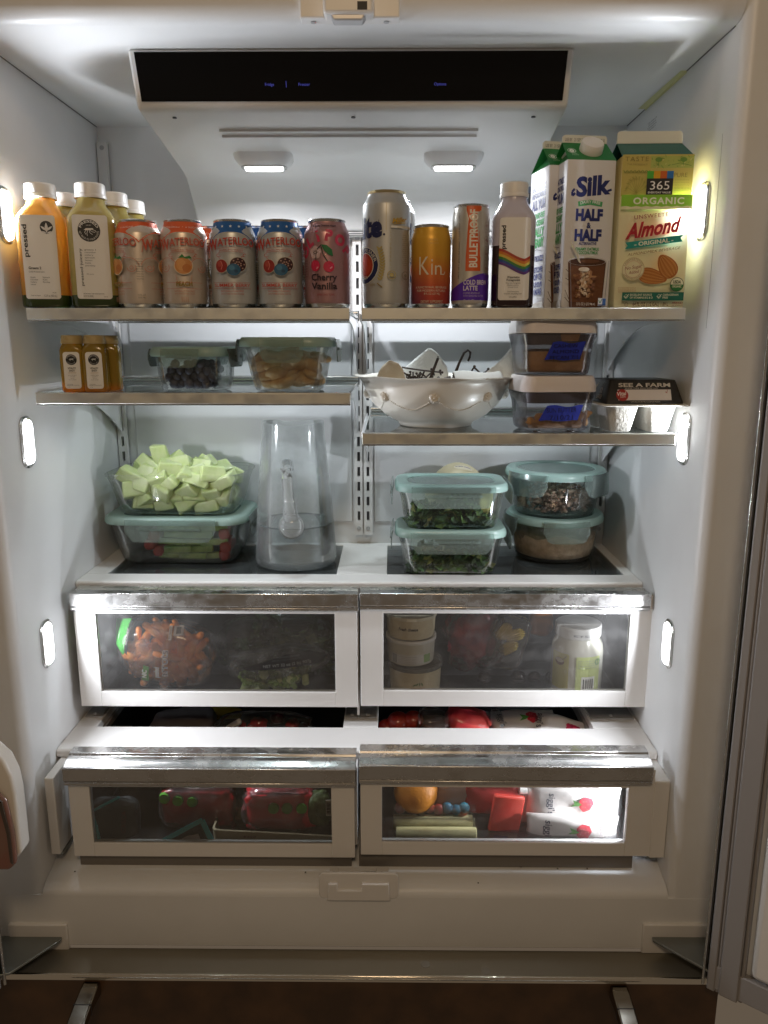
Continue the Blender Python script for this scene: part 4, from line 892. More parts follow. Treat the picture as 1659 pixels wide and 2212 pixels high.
# pressed bottle with dark red juice
J_red = mat('juice_dark_red', (0.022, 0.005, 0.007), 0.14, coat=0.5)
M_fr = mat('frosted_bottle', (0.60, 0.55, 0.57), 0.25, spec=0.5, coat=0.3, bump=0.15, bscale=500, trans=0.3)
A = Art(); A.text('pressed', -0.0135, 0.0960, 0.0058, K1, w=0.0320, rot=pi/2, bold=0.03)
cols = ['#a83c2c', '#c8772e', '#cdb24a', '#3c7d3c', '#2f4e8e', '#5a3580']
def wv(x): t = (x+0.024)/0.048; return 0.082-0.0045*t-0.0100*(1-cos(min(1, max(0, t))*2.0*pi*0.62))*0.5-0.0020*t + (0.006*max(0, t-0.8)/0.2)
for i, c in enumerate(cols):
    A.band(-0.0222, 0.0222, lambda x, i=i: wv(x)-0.0036*(i+1), lambda x, i=i: wv(x)-0.0036*i, c, 16)
for k, (s_, h_, w_, y_) in enumerate((('Watermelon', 0.0030, 0.0175, 0.0405), ('Pomegranate', 0.0030, 0.0190, 0.0368), ('Watermelon, Pomegranate,', 0.0016, 0.021, 0.0332), ('Blueberry, Lemon,', 0.0016, 0.0155, 0.0304), ('Lavender Extract', 0.0016, 0.0140, 0.0276), ('Cold-Pressed Juice', 0.0017, 0.0165, 0.0215), ('Perishable. Keep Refrigerated', 0.0017, 0.0250, 0.0185), ('15.2 fl oz (450mL)', 0.0022, 0.0110, 0.0140))):
    A.text(s_, -0.001, y_, h_, K1 if k < 2 else '#555555', w=w_, bold=0.015 if k < 2 else 0)
yp = YS+0.006+0.031
bottle('dark red juice bottle with a rainbow wave on its label', Xat(1105, 600, yp), yp, gz, 0.0610, 0.1725, J_red, 0.0855, M_fr, A, capr=0.0205, labelbox=(0.0222, 0.0105, 0.1225), cr=0.019, rz=radians(3), caph=0.018)

# ------------------------------------------------------------------ milk cartons
def carton(name, label, X, Y, Z, w, d, hb_, hp, fin, mfront, mgable, mfin, rz, front=None, side=None, roof=None, cap=False, group=None, finw=0.93, mside=None, finart=None):
    t = thing('milk_carton', label, 'carton', (X, Y, Z), rz, group); a, b = w/2, d/2
    G().loft([rrect(w-.001, d-.001, 0.0025, 0, 2), rrect(w, d, 0.0025, 0.003, 2), rrect(w, d, 0.0025, hb_, 2)]).build('carton_body', mfront, t)
    zt = hp-fin; yr = 0.0012
    g = G().add([(-a, -b, hb_), (a, -b, hb_), (a, b, hb_), (-a, b, hb_), (-a*finw, -yr, zt), (a*finw, -yr, zt), (a*finw, yr, zt), (-a*finw, yr, zt),
                 (-a*0.42, 0, zt-0.004), (a*0.42, 0, zt-0.004)],
                [(0, 1, 5, 4), (2, 3, 7, 6), (0, 4, 8), (3, 8, 7), (0, 8, 3), (1, 9, 5), (2, 6, 9), (1, 2, 9), (4, 5, 6, 7)])
    g.build('gable', mgable, t, smooth=False)
    gf = G().slab([(-a*finw, zt), (-a*finw, hp-0.003), (-a*finw+0.003, hp), (a*finw-0.003, hp), (a*finw, hp-0.003), (a*finw, zt)], -0.0020, 0.0020); gf.build('top_fin', mfin, t, bevel=0.0004)
    sl = math.atan2(b-yr, zt-hb_)   # roof slope
    def roofpt(x, s): k = s; return (x, -b+(b-yr)*k, hb_+(zt-hb_)*k)
    if cap:
        L = sqrt((b-yr)**2+(zt-hb_)**2); c = roofpt(0, 0.56); nn = Vector((0, -(zt-hb_), b-yr)).normalized()
        c = (c[0]+cap[1] if isinstance(cap, tuple) else c[0], c[1], c[2])
        g = G(); n = 40
        rings = [[((0.0165*k)*cos(2*pi*i/n)*(1-(.02 if (i % 2 and 0 < j < 3) else 0)), (0.0165*k)*sin(2*pi*i/n)*(1-(.02 if (i % 2 and 0 < j < 3) else 0)), z) for i in range(n)] for j, (k, z) in enumerate(((1.0, 0), (1.0, 0.002), (0.97, 0.0105), (0.90, 0.0125), (0.5, 0.0128)))]
        o = g.loft(rings).build('screw_cap', M_cap, t, loc=c); o.rotation_euler = nn.to_track_quat('Z', 'Y').to_euler()
    if front: front.lay('front_print', t, wrap_plane((0, -b, 0), (1, 0, 0), (0, 0, 1)), maxx=0)
    if side: side.lay('side_print', t, wrap_plane((-a, 0, 0), (0, -1, 0), (0, 0, 1)), maxx=0)
    if roof: roof.lay('roof_print', t, wrap_plane((0, -b, hb_), (1, 0, 0), (0, b-yr, zt-hb_)), maxx=0)
    if finart: finart.lay('date_print', t, wrap_plane((0, -0.0020, zt), (1, 0, 0), (0, 0, 1)), maxx=0)
    return t
M_cw = mat('carton_white', (0.74, 0.74, 0.77), 0.38, spec=0.4)
M_cg = mat('carton_green', lin('#1f7a3a'), 0.4); M_cf = mat('carton_fin', (0.70, 0.69, 0.60), 0.45)
BL, GR = '#27306f', '#3f9a56'
def silk_art():
    A = Art(); w = 0.07
    A.text('Silk', 0.004, 0.153, 0.0235, BL, w=0.0500, bold=0.045, shear=0.10, rot=0.10)
    A.line([(-0.0225, 0.1545), (-0.0265, 0.1510), (-0.0270, 0.1560), (-0.0235, 0.1600)], 0.0032, BL); A.line([(0.024, 0.158), (0.030, 0.160)], 0.0030, BL)
    A.poly([(-0.0170, 0.1370), (0, 0.1395), (0.0170, 0.1370), (0.0180, 0.1435), (0, 0.1462), (-0.0180, 0.1435)], '#4aa56a'); A.text('DAIRY FREE', 0, 0.1395, 0.0038, '#e6ece6', w=0.0290, bend=0.002, bold=0.02)
    A.text('HALF', -0.0005, 0.1190, 0.0140, BL, w=0.0395, bold=0.06); A.text('&', -0.0005, 0.1085, 0.0072, BL, w=0.0065, bold=0.04); A.text('HALF', -0.0010, 0.0920, 0.0140, BL, w=0.0395, bold=0.06)
    A.text('ALTERNATIVE', -0.001, 0.0860, 0.0036, BL, w=0.0260, bold=0.03)
    A.text('CREAMY OATMILK', -0.001, 0.0785, 0.0038, GR, w=0.0350, bold=0.03); A.text('& COCONUTMILK', -0.001, 0.0735, 0.0038, GR, w=0.0320, bold=0.03)
    # glass of iced coffee with milk being poured in
    A.poly([(-0.0285, 0.0640), (-0.0240, 0.0005), (0.0245, 0.0005), (0.0280, 0.0640)], '#5a3a26')
    A.disc(-0.0003, 0.0640, 0.0283, '#c9c6c8', ry=0.0062); A.disc(-0.0003, 0.0632, 0.0268, '#4b2e1e', ry=0.0050); A.disc(0.004, 0.0640, 0.014, '#6b4630', ry=0.0024)
    A.poly([(-0.0262, 0.0570), (0.0255, 0.0570), (0.0235, 0.0080), (-0.0222, 0.0080)], '#6b4328')
    rr_ = random.Random(3)
    for k in range(150):
        a, b = rr_.uniform(-0.018, 0.014), rr_.uniform(0.014, 0.050); q = 1-abs(b-0.040)/0.05
        A.disc(a*0.8-0.003, b, rr_.uniform(0.0012, 0.0042)*q, ['#8a6040', '#a98460', '#c9ad8c', '#d8c6ac', '#7a4c30', '#94683f'][min(5, int(abs(a+0.004)/0.018*5+rr_.random()*1.6))] if False else ['#d8c6ac', '#c9ad8c', '#a98460', '#94683f', '#7a4c30', '#6b4328'][min(5, int(abs(a+0.003)/0.017*4+rr_.random()*2))], ry=rr_.uniform(0.0010, 0.0036)*q, rot=rr_.uniform(0, 3), n=10)
    A.disc(-0.008, 0.0520, 0.0080, '#d5c9b8', ry=0.0030)
    A.poly([(-0.0290, 0.0860), (-0.0215, 0.0720), (-0.0165, 0.0620), (-0.0130, 0.0600), (-0.0180, 0.0730), (-0.0290, 0.0895)], '#c9c6b6')
    A.line([(-0.0285, 0.0640), (-0.0240, 0.0005)], 0.0008, '#8c8a90'); A.line([(0.0280, 0.0640), (0.0245, 0.0005)], 0.0008, '#8c8a90')
    for q in ([(-0.0345, 0.014), (-0.027, 0.006)], [(-0.0345, 0.024), (-0.0275, 0.010)], [(-0.0345, 0.040), (-0.0280, 0.036)], [(-0.0345, 0.052), (-0.029, 0.047)]): A.line(q, 0.0008, '#5a5048')
    A.text('32 FL OZ (1 QT) 946 mL', -0.0030, 0.0030, 0.0036, '#ddd6cc', w=0.0280)
    A.rect(0.0150, 0.0020, 0.0270, 0.0130, '#dde3ee'); A.rect(0.0215, 0.0040, 0.0265, 0.0125, '#3d69b0'); A.line([(0.016, 0.010), (0.018, 0.006), (0.021, 0.012)], 0.0009, '#2b8a6a'); A.rect(0.0155, 0.0025, 0.0265, 0.0042, '#2c4a86')
    S = Art()
    for s_, y_, h_, w_, c_ in (('HALF OATMILK', 0.1700, 0.0075, 0.052, BL), ('HALF COCONUTMILK', 0.1605, 0.0065, 0.052, BL), ('ALL YUM', 0.1440, 0.0125, 0.050, BL), ("IT'S DAIRY-FREE", 0.1310, 0.0070, 0.048, GR), ('AND CREAMY', 0.1205, 0.0075, 0.048, GR), ('REALLY', 0.1050, 0.0120, 0.050, GR), ('CREAMY', 0.0900, 0.0120, 0.050, GR),
                               ('ALL OF THE DAZZLE', 0.0700, 0.0070, 0.050, BL), ('COMPLETE COFFEE', 0.0540, 0.0070, 0.050, BL), ('TOP OFF TEA', 0.0430, 0.0080, 0.050, BL), ('DRESS UP SOUPS', 0.0325, 0.0070, 0.050, BL), ('AND MORE!', 0.0215, 0.0080, 0.048, BL)):
        S.text(s_, 0.000, y_, h_, c_, w=w_, bold=0.05)
    S.line([(-0.018, 0.084), (0.0, 0.0865), (0.018, 0.084)], 0.0008, '#4c4a52')
    S.poly([(-0.034, 0.0005), (-0.034, 0.016), (-0.010, 0.008), (0.030, 0.012), (0.034, 0.0005)], '#b8b2a8')
    Rf = Art(); Rf.text('0', -0.0240, 0.0200, 0.0070, '#e6ece6', w=0.0070, bold=0.09); Rf.ring(-0.0240, 0.0235, 0.0062, 0.0010, '#cfe0d0'); Rf.text('GRAMS', -0.0220, 0.0145, 0.0022, '#bcd6c0', w=0.008); Rf.text('SUGAR', -0.0215, 0.0110, 0.0022, '#bcd6c0', w=0.010)
    D = Art(); D.text('USE BY   21 SEP 2021 15:44  12-11 895 B', 0.0, 0.0022, 0.0042, '#4a4a44', w=0.0580)
    return A, S, Rf, D
yf = YS+0.003; A_, S_, R_, D_ = silk_art()
ssz = 0.0705; rz_s = radians(7.5)
def cart_pos(u0, u1, d, rz):      # centre of a carton whose front lower corners fall on pixel columns u0 and u1
    a = PY(u0, 660, yf+0.004); b = PY(u1, 660, yf+0.004); mx = (a.x+b.x)/2
    return mx+sin(rz)*-d/2*1.0, yf+0.006+d/2
gs = 'white and green dairy free cartons'
cx_, cy2 = cart_pos(1213, 1319, ssz, rz_s)
carton('c', 'front white carton with a glass of iced coffee and green gable', cx_-0.001, cy2+0.001, gz, ssz, ssz, 0.198, 0.2375, 0.0105, M_cw, M_cg, M_cf, rz_s, A_, S_, R_, cap=(1, 0.004), group=gs, finart=D_)
carton('c', 'white and green carton behind the dark red juice bottle', PY(1203, 600, yf+0.085).x, yf+0.078, gz, ssz, ssz, 0.198, 0.2375, 0.0105, M_cw, M_cg, M_cf, radians(12), A_, S_, R_, cap=(1, 0.004), group=gs, finart=D_)
M_bl = mat('blue_grey_carton', (0.10, 0.14, 0.22), 0.4)
carton('c', 'slate blue carton hidden behind the second white carton', PY(1176, 560, yf+0.18).x, yf+0.180, gz, 0.0705, 0.0705, 0.160, 0.195, 0.010, M_bl, mat('slate_top', (0.12, 0.13, 0.15), 0.4), M_bl, radians(5))
# tan and green almond carton
M_am = gradient('almond_carton_tan', [(0.0, '#e0dcb6'), (1.0, '#d2c078'), (0.62, '#e4dfb8')], 0.0, 0.20, rough=0.42, metal=0.0)
M_teal = mat('carton_teal', lin('#175f56'), 0.42)
w = 0.0995; A = Art(); TE, LG, BR = '#1d7567', '#8cc63c', '#7b6432'
A.rect(-w/2+.001, 0.1480, w/2-.001, 0.2020, '#c0b060'); 
rr_ = random.Random(5)
A.rect(-0.010, 0.1845, w/2-.001, 0.2000, '#a9b25c')
for k in range(26): 
    x, y = rr_.uniform(-0.008, 0.046), rr_.uniform(0.186, 0.198); leaf(A, x, y, rr_.uniform(0.003, 0.007), rr_.uniform(0, 6.28), ['#7f9a44', '#8fa552', '#c9c27a'][k % 3])
for x in (0.000, 0.034): A.disc(x, 0.1950, 0.0048, '#6f9440', ry=0.0030); A.line([(x, 0.193), (x, 0.187)], 0.0008, '#6f9440')
A.line([(0.018, 0.188), (0.030, 0.1905), (0.045, 0.187)], 0.0007, '#6f8a40')
A.text('TASTE', -0.0300, 0.1930, 0.0058, '#8a8040', w=0.0320, spacing=1.2); A.text('THE DIFFERENCE', -0.0290, 0.1880, 0.0022, '#9a9050', w=0.028)
for k in range(7): leaf(A, -0.045+0.0052*k, 0.1780, 0.0045, 0.9, '#8a9044'); leaf(A, -0.045+0.0052*k, 0.1780, 0.0045, 2.2, '#8a9044')
A.line([(-0.047, 0.1780), (-0.011, 0.1780)], 0.0005, '#8a9044')
A.text('PURE', 0.0310, 0.1720, 0.0055, '#8a8040', w=0.0180)
for k in range(5): A.text('organic almonds and pure spring', 0.0300, 0.1680-0.0035*k, 0.0014, '#9a9450', w=0.026)
for k in range(7): A.text('ffffff', 0.0430-0.0045*k, 0.1560, 0.0026, '#9aa04c', w=0.0035)
for k in range(9): a = pi*0.12+k*pi*0.095; A.line([(-0.029, 0.151), (-0.029+0.016*cos(a), 0.151+0.024*sin(a))], 0.0005, '#a39a50'); leaf(A, -0.029+0.012*cos(a), 0.151+0.019*sin(a), 0.0055, a+0.5, '#a8a050')
for k in range(6): A.line([(0.024, 0.1625-0.0015*k), (0.047, 0.1625-0.0015*k)], 0.0004, '#aaa355')
A.rect(-0.0155, 0.1490, 0.0205, 0.1790, '#26262a')
for k, c in enumerate(('#4fae3c', '#d6a022', '#cc6428', '#2b72ba')): A.rect(-0.0155+0.009*k, 0.1700, -0.0155+0.009*(k+1), 0.1795, c)
A.text('365', 0.0025, 0.1555, 0.0110, '#efefef', w=0.0265); A.text('EVERYDAY VALUE', 0.0025, 0.1505, 0.0024, '#efefef', w=0.031, bold=0.02)
A.rect(-w/2+.001, 0.1330, w/2-.001, 0.1488, LG); A.text('ORGANIC', 0.0025, 0.1368, 0.0082, '#eef2e0', w=0.0700, bold=0.03, spacing=1.15)
A.poly([(-w/2+.001, 0.1335)]+[(-w/2+.001+(w-.002)*i/14, 0.1335+(0.0006 if i % 2 else -0.0006)) for i in range(1, 14)]+[(w/2-.001, 0.1335), (w/2-.001, 0.1300), (-w/2+.001, 0.1300)], '#e6e2c0')
A.text('UNSWEETENED', 0.0035, 0.1195, 0.0052, '#9a3a38', w=0.0660, rot=0.09, spacing=1.15)
A.text('Almond', -0.0010, 0.0960, 0.0190, '#a8232f', w=0.0800, shear=0.45, bold=0.035, rot=0.14)
A.poly([(-0.0400, 0.0860), (0.0400, 0.0960), (0.0365, 0.0920), (0.0395, 0.0870), (-0.0400, 0.0770), (-0.0365, 0.0815)], '#23948c'); A.text('- ORIGINAL -', 0.000, 0.0838, 0.0052, '#e8eedd', w=0.0540, rot=0.115, bold=0.03)
A.text('ALMONDMILK BEVERAGE', 0.001, 0.0725, 0.0036, '#8a6a34', w=0.0740, rot=0.13, shear=0.3)
A.disc(0.0140, 0.0250+0.012, 0.0260, '#d8d2a4', ry=0.006)
alm = ['#a8682c', '#c07c38', '#cf9048']
def almond(cx, cyy, L, Wd, a):
    p = []
    for i in range(26):
        t = 2*pi*i/26; rx = L*(1-0.16*(1-cos(t))*0.0); x = L*cos(t); y = Wd*sin(t)*(1-0.28*(x/L))
        p.append((cx+x*cos(a)-y*sin(a), cyy+x*sin(a)+y*cos(a)))
    A.poly(p, '#a9672e'); q = [(cx+(u-cx)*0.86, cyy+(v-cyy)*0.86) for u, v in p]; A.poly(q, '#bd7d3c')
    for k in range(-4, 5):
        pts = []
        for i in range(9):
            x = -L*0.85+L*1.7*i/8; y = Wd*k/5.0*sqrt(max(0, 1-(x/L)**2))*(1-0.28*(x/L)); pts.append((cx+x*cos(a)-y*sin(a), cyy+x*sin(a)+y*cos(a)))
        A.line(pts, 0.0005, '#a05f2a' if k % 2 else '#cf9a5c')
almond(0.0010, 0.0400, 0.0210, 0.0105, -0.22); almond(0.0200, 0.0540, 0.0180, 0.0125, 2.2)
A.ring(-0.0270, 0.0500, 0.0158, 0.0009, '#c2b28c'); A.disc(-0.0270, 0.0500, 0.0148, '#e0dab8'); A.ring(-0.0270, 0.0500, 0.0115, 0.0005, '#c79a82')
A.text('No Sugar', -0.0265, 0.0505, 0.0044, '#9a5a4a', w=0.0240, rot=0.16, shear=0.3); A.text('Added', -0.0255, 0.0440, 0.0044, '#9a5a4a', w=0.0150, rot=0.16, shear=0.3); A.text('UNSWEETENED', -0.0270, 0.0500, 0.0024, '#a08a60', w=0.030, arc=0.0122); A.text('UNSWEETENED', -0.0270, 0.0500, 0.0024, '#a08a60', w=0.030, arc=-0.0142)
A.disc(0.0355, 0.0290, 0.0098, '#3c4a3a'); A.disc(0.0355, 0.0290, 0.0090, '#e6e6cc')
A.poly([(0.0355+0.0090*cos(a_*pi/12+pi), 0.0290+0.0090*sin(a_*pi/12+pi)) for a_ in range(13)], '#2c7a3e'); A.text('USDA', 0.0355, 0.0305, 0.0040, '#33502c', w=0.0110, bold=0.04); A.text('ORGANIC', 0.0355, 0.0250, 0.0028, '#e6e6cc', w=0.0130, bold=0.03)
for k in range(4): A.text('SEE NUTRITION PANEL FOR SAT FAT', -0.0340, 0.0240-0.0019*k, 0.0012, '#b07a50', w=0.0250)
A.rect(-0.0405, 0.0072, 0.0460, 0.0185, '#1a6a5a')
for x, a_, b_ in ((-0.0370, 'EXCELLENT SOURCE', 'OF VITAMINS B12 & D'), (0.0090, 'CARRAGEENAN', 'FREE')):
    A.ring(x+0.0022, 0.0128, 0.0034, 0.0006, '#d6dcc6', n=4); A.line([(x, 0.0130), (x+0.002, 0.0110), (x+0.0058, 0.0160)], 0.0008, '#e6ecd6')
    A.text(a_, x+0.0075, 0.0137, 0.0027, '#dfe4ce', w=0.0018*len(a_)+.002, align=0, bold=0.02); A.text(b_, x+0.0075, 0.0098, 0.0027, '#dfe4ce', w=0.00165*len(b_)+.001, align=0, bold=0.02)
A.ring(-0.0340, 0.0020, 0.0028, 0.0006, BR); A.text('U', -0.0340, 0.0008, 0.0026, BR); A.text('64 FL OZ (1/2 GAL) 1.89 L', 0.0000, 0.0000, 0.0046, '#6a4a24', w=0.0500, bold=0.02); A.text('PERISHABLE', 0.0380, 0.0028, 0.0022, '#8a3a2a', w=0.0150, bold=0.03); A.text('KEEP REFRIGERATED', 0.0380, -0.0002, 0.0018, '#8a3a2a', w=0.0150)
A.t = [(tuple((x, y+0.0022) for x, y in t), i, L) for t, i, L in A.t]
R2 = Art(); R2.text('SHAKE WELL BEFORE OPENING', 0, 0.0035, 0.0026, '#7fae9c', w=0.0620)
yy = yf+w/2+0.003; carton('c', 'large tan and green almond carton next to the right wall', PY(1383, 600, yy).x, yy, gz, w, 0.098, 0.2020, 0.2455, 0.0165, M_am, M_teal, M_cf, radians(-1), A, None, R2)
# ------------------------------------------------------------------ food dishes with snap lids
M_gl = clear('dish_glass', (0.985, 0.992, 0.988), 0.012, (0.82, 0.88, 0.86), 0.04, edge=0.30, refl=0.6)
M_glf = clear('dish_glass_fogged', (0.978, 0.985, 0.98), 0.035, (0.76, 0.78, 0.76), 0.10, fn=0.07, fscale=35, edge=0.3, refl=0.6)
M_lid = mat('mint_lid', (0.42, 0.59, 0.54), 0.32, spec=0.5, coat=0.15, trans=0.35)
M_lidc = clear('mint_lid_clear', (0.72, 0.88, 0.84), 0.45, (0.36, 0.56, 0.50), 0.18, edge=0.3)
M_clip = clear('clip_plastic', (0.90, 0.96, 0.945), 0.24, (0.55, 0.68, 0.64), 0.2, edge=0.6)
def ringset(round_, w, d, r, z): return circ(w/2, z, 44, ry=d/2) if round_ else rrect(w, d, r, z, 8)
def dish(label, cat, X, Y, Z, w, d, h, rz=0.0, round_=False, taper=0.90, r=0.03, lid=True, clipw=0.45, clips=('f', 'b', 'l', 'r'), glass=None, group=None, lidh=0.014, over=0.006, name='food_dish', clipdrop=0.030, lidmat=None, clipang=(0.0,)):
    t = thing(name, label, cat, (X, Y, Z), rz, group); glass = glass or M_gl
    hb_ = h-(lidh*0.55 if lid else 0)
    prof = [(taper*0.86, 0.0), (taper*0.95, 0.0015), (taper*0.99, 0.006), (taper+(1-taper)*0.3, hb_*0.3), (taper+(1-taper)*0.75, hb_*0.75), (1.0, hb_-0.008), (1.0, hb_-0.006)]
    rim = [(1+0.006/w, hb_-0.0055), (1+0.007/w, hb_-0.002), (1.0, hb_)]
    th = 0.0032
    out = [ringset(round_, w*k, d*k, r*k, z) for k, z in prof+rim]
    inn = [ringset(round_, w*k-2*th, d*k-2*th, max(r*k-th, .004), max(z, 0.0035)) for k, z in reversed(prof[1:])]
    inn.append(ringset(round_, w*taper*0.80, d*taper*0.80, r*0.6, 0.0035))
    G().loft(out+inn).build('dish_body', glass, t)
    if lid:
        z0 = hb_-0.005; ow, od = w+2*over, d+2*over
        L = [(1.0, z0), (1.0+0.002/w, z0+0.003), (1.0+0.001/w, z0+lidh*0.55), (0.985, z0+lidh*0.85), (0.965, z0+lidh), (0.80, z0+lidh), (0.775, z0+lidh-0.003)]
        g = G().loft([ringset(round_, ow*k, od*k, r+over, z) for k, z in L]+[ringset(round_, ow*0.77, od*0.77, r*0.8, z0+lidh-0.0042)], cap0=False, cap1=False)
        g.build('lid', lidmat or M_lid, t)
        G().loft([ringset(round_, ow*0.775, od*0.775, r*0.8, z0+lidh-0.0040), ringset(round_, ow*0.775, od*0.775, r*0.8, z0+lidh-0.0022)]).build('lid_panel', M_lidc, t)
        def clip(cw, dist, ang, curv=0.0):
            # a curved plate hanging from the lid's edge: outline with rounded lower corners
            cols = []; n = 12; H = clipdrop; rc = min(H*0.55, cw*0.2); ps = []
            for i in range(n+1):
                x = -cw/2+cw*i/n; e = cw/2-abs(x)
                zb = -H+(rc-sqrt(max(0, rc*rc-(rc-min(e, rc))**2)))
                ps.append((x, zb))
            rows = 5; v = []; f = []
            for side in (0, 1):
                for i, (x, zb) in enumerate(ps):
                    for j in range(rows+1):
                        q = j/rows; z = (z0+lidh*0.80)+(zb-lidh*0.5)*q
                        y = -dist-0.0030-0.0022*sin(pi*q)-(0.003*(q**3)) - (0.0018 if side == 0 else 0)
                        if curv: y += curv-sqrt(max(0, curv*curv-x*x))
                        v.append((x, y, z))
            m = rows+1
            for side in (0, 1):
                o = side*(n+1)*m
                for i in range(n):
                    for j in range(rows):
                        q = (o+i*m+j, o+(i+1)*m+j, o+(i+1)*m+j+1, o+i*m+j+1); f.append(q if side == 0 else q[::-1])
            o = (n+1)*m
            edge = [i*m for i in range(n+1)]+[n*m+j for j in range(1, m)]+[i*m+rows for i in range(n-1, -1, -1)]+[j for j in range(rows-1, 0, -1)]
            for a, b in zip(edge, edge[1:]+edge[:1]): f.append((a, b, o+b, o+a))
            g = G().add(v, f); 
            zz = z0+lidh*0.80-(H+lidh*0.5)*0.42
            yy_ = -dist-0.0030-0.0052
            g.box(-cw*0.34, cw*0.34, yy_-0.0012+(0), yy_+0.0005, zz-0.0022, zz+0.0022) if not curv else None
            g.build('clip', M_clip, t, rot=(0, 0, ang))
        if round_:
            for a in clipang: clip(clipw*w, w/2+over, a, curv=w/2)
        else:
            if 'f' in clips: clip(clipw*w, d/2+over, 0)
            if 'b' in clips: clip(clipw*w, d/2+over, pi)
            if 'l' in clips: clip(min(clipw*w, clipw*1.1*d), w/2+over, -pi/2)
            if 'r' in clips: clip(min(clipw*w, clipw*1.1*d), w/2+over, pi/2)
    return t
def fill(dish_, name, label, cat, mats, build, kind=None):
    """contents lie in the dish: a thing of their own, at the dish's place"""
    pass
def inplace(o, t, dz=0.004): o.location = t.location+Vector((0, 0, dz)); o.rotation_euler = t.rotation_euler; return o
# --- blueberry dish
yb_ = YS+0.012+0.055
tb = dish('small square glass dish of blueberries under a green lid', 'food container', Xat(425, 800, yb_), yb_, Z2L+0.0002, 0.103, 0.100, 0.064, rz=radians(-9), r=0.022, clipw=0.56, clipdrop=0.020, taper=0.90, group='lidded glass dishes')
M_bb = mat('blueberry_skin', (0.030, 0.034, 0.060), 0.55, spec=0.3, col2=(0.10, 0.11, 0.16), nscale=45, bump=0.05)
M_bbd = mat('blueberry_calyx', (0.010, 0.010, 0.016), 0.7)
rb = random.Random(11)
g = G().blob((0, 0, 0), 0.0072, 0.0072, 0.0064, 14, 9)
bb0 = None; spots = []
for layer, (zz, rad) in enumerate(((0.0105, 0.036), (0.0205, 0.038), (0.0305, 0.038), (0.039, 0.030))):
    k = 0
    for ix in range(-3, 4):
        for iy in range(-3, 4):
            x = ix*0.0138+(0.0069 if layer % 2 else 0)+rb.uniform(-.0015, .0015); y = iy*0.0138+rb.uniform(-.0015, .0015)
            if max(abs(x), abs(y)) < rad and (y < 0.012 or layer > 1) and not (layer == 3 and rb.random() < 0.35 and x < 0.01): spots.append((x, y, zz+rb.uniform(-.001, .001)))
for i, (x, y, z) in enumerate(spots):
    if bb0 is None:
        bb0 = g.build('blueberry', M_bb); c = G().lathe([(0.0024, 0.0058), (0.0027, 0.0070), (0.0015, 0.0062), (0.001, 0.0058)], 10).build('calyx', M_bbd, bb0); tag(bb0, 'dark blueberry heaped in the small square glass dish', 'blueberry', 'blueberries in the small dish'); o = bb0
    else: o = copy_tree(bb0)
    o.location = tb.location+Matrix.Rotation(radians(-9), 3, 'Z') @ Vector((x, y, z)); o.rotation_euler = (rb.uniform(0, 2.6), rb.uniform(0, 3), rb.uniform(0, 6)); s_ = rb.uniform(0.88, 1.1); o.scale = (s_, s_, s_)
# --- dish with tan fruit slices
yt_ = YS+0.012+0.062
tt = dish('square glass dish of tan fruit slices under a green lid', 'food container', Xat(627, 800, yt_), yt_, Z2L+0.0002, 0.127, 0.120, 0.078, rz=radians(-2), r=0.028, clipw=0.50, clipdrop=0.027, taper=0.80, glass=clear('dish_glass_steamed', (0.965, 0.975, 0.97), 0.06, (0.80, 0.78, 0.72), 0.12, fn=0.12, fscale=40, edge=0.3, refl=0.6), group='lidded glass dishes')
M_tan = mat('tan_fruit', (0.60, 0.36, 0.13), 0.45, col2=(0.78, 0.56, 0.28), nscale=55, bump=0.2, bscale=80, sss=0.15)
rt = random.Random(4)
for i in range(20):
    lay_ = i//5; x = (-0.034+0.017*(i % 5))*(1+0.08*lay_)+rt.uniform(-.004, .004); z = 0.013+0.0125*lay_+rt.uniform(-.003, .003)
    o = G().blob((0, 0, 0), rt.uniform(.016, .022), rt.uniform(.020, .030), rt.uniform(.007, .011), 16, 10, jit=0.05, rnd=rt).build('fruit_slice', M_tan, loc=tt.location+Vector((x, -0.010+rt.uniform(-.006, .006), z)), rot=(rt.uniform(-.3, .3), rt.uniform(-.7, .7), rt.uniform(-.3, .3)), sharp=90)
    tag(o, 'soft tan fruit slice lying in the fogged square dish', 'fruit slice', 'tan fruit slices in the fogged dish')
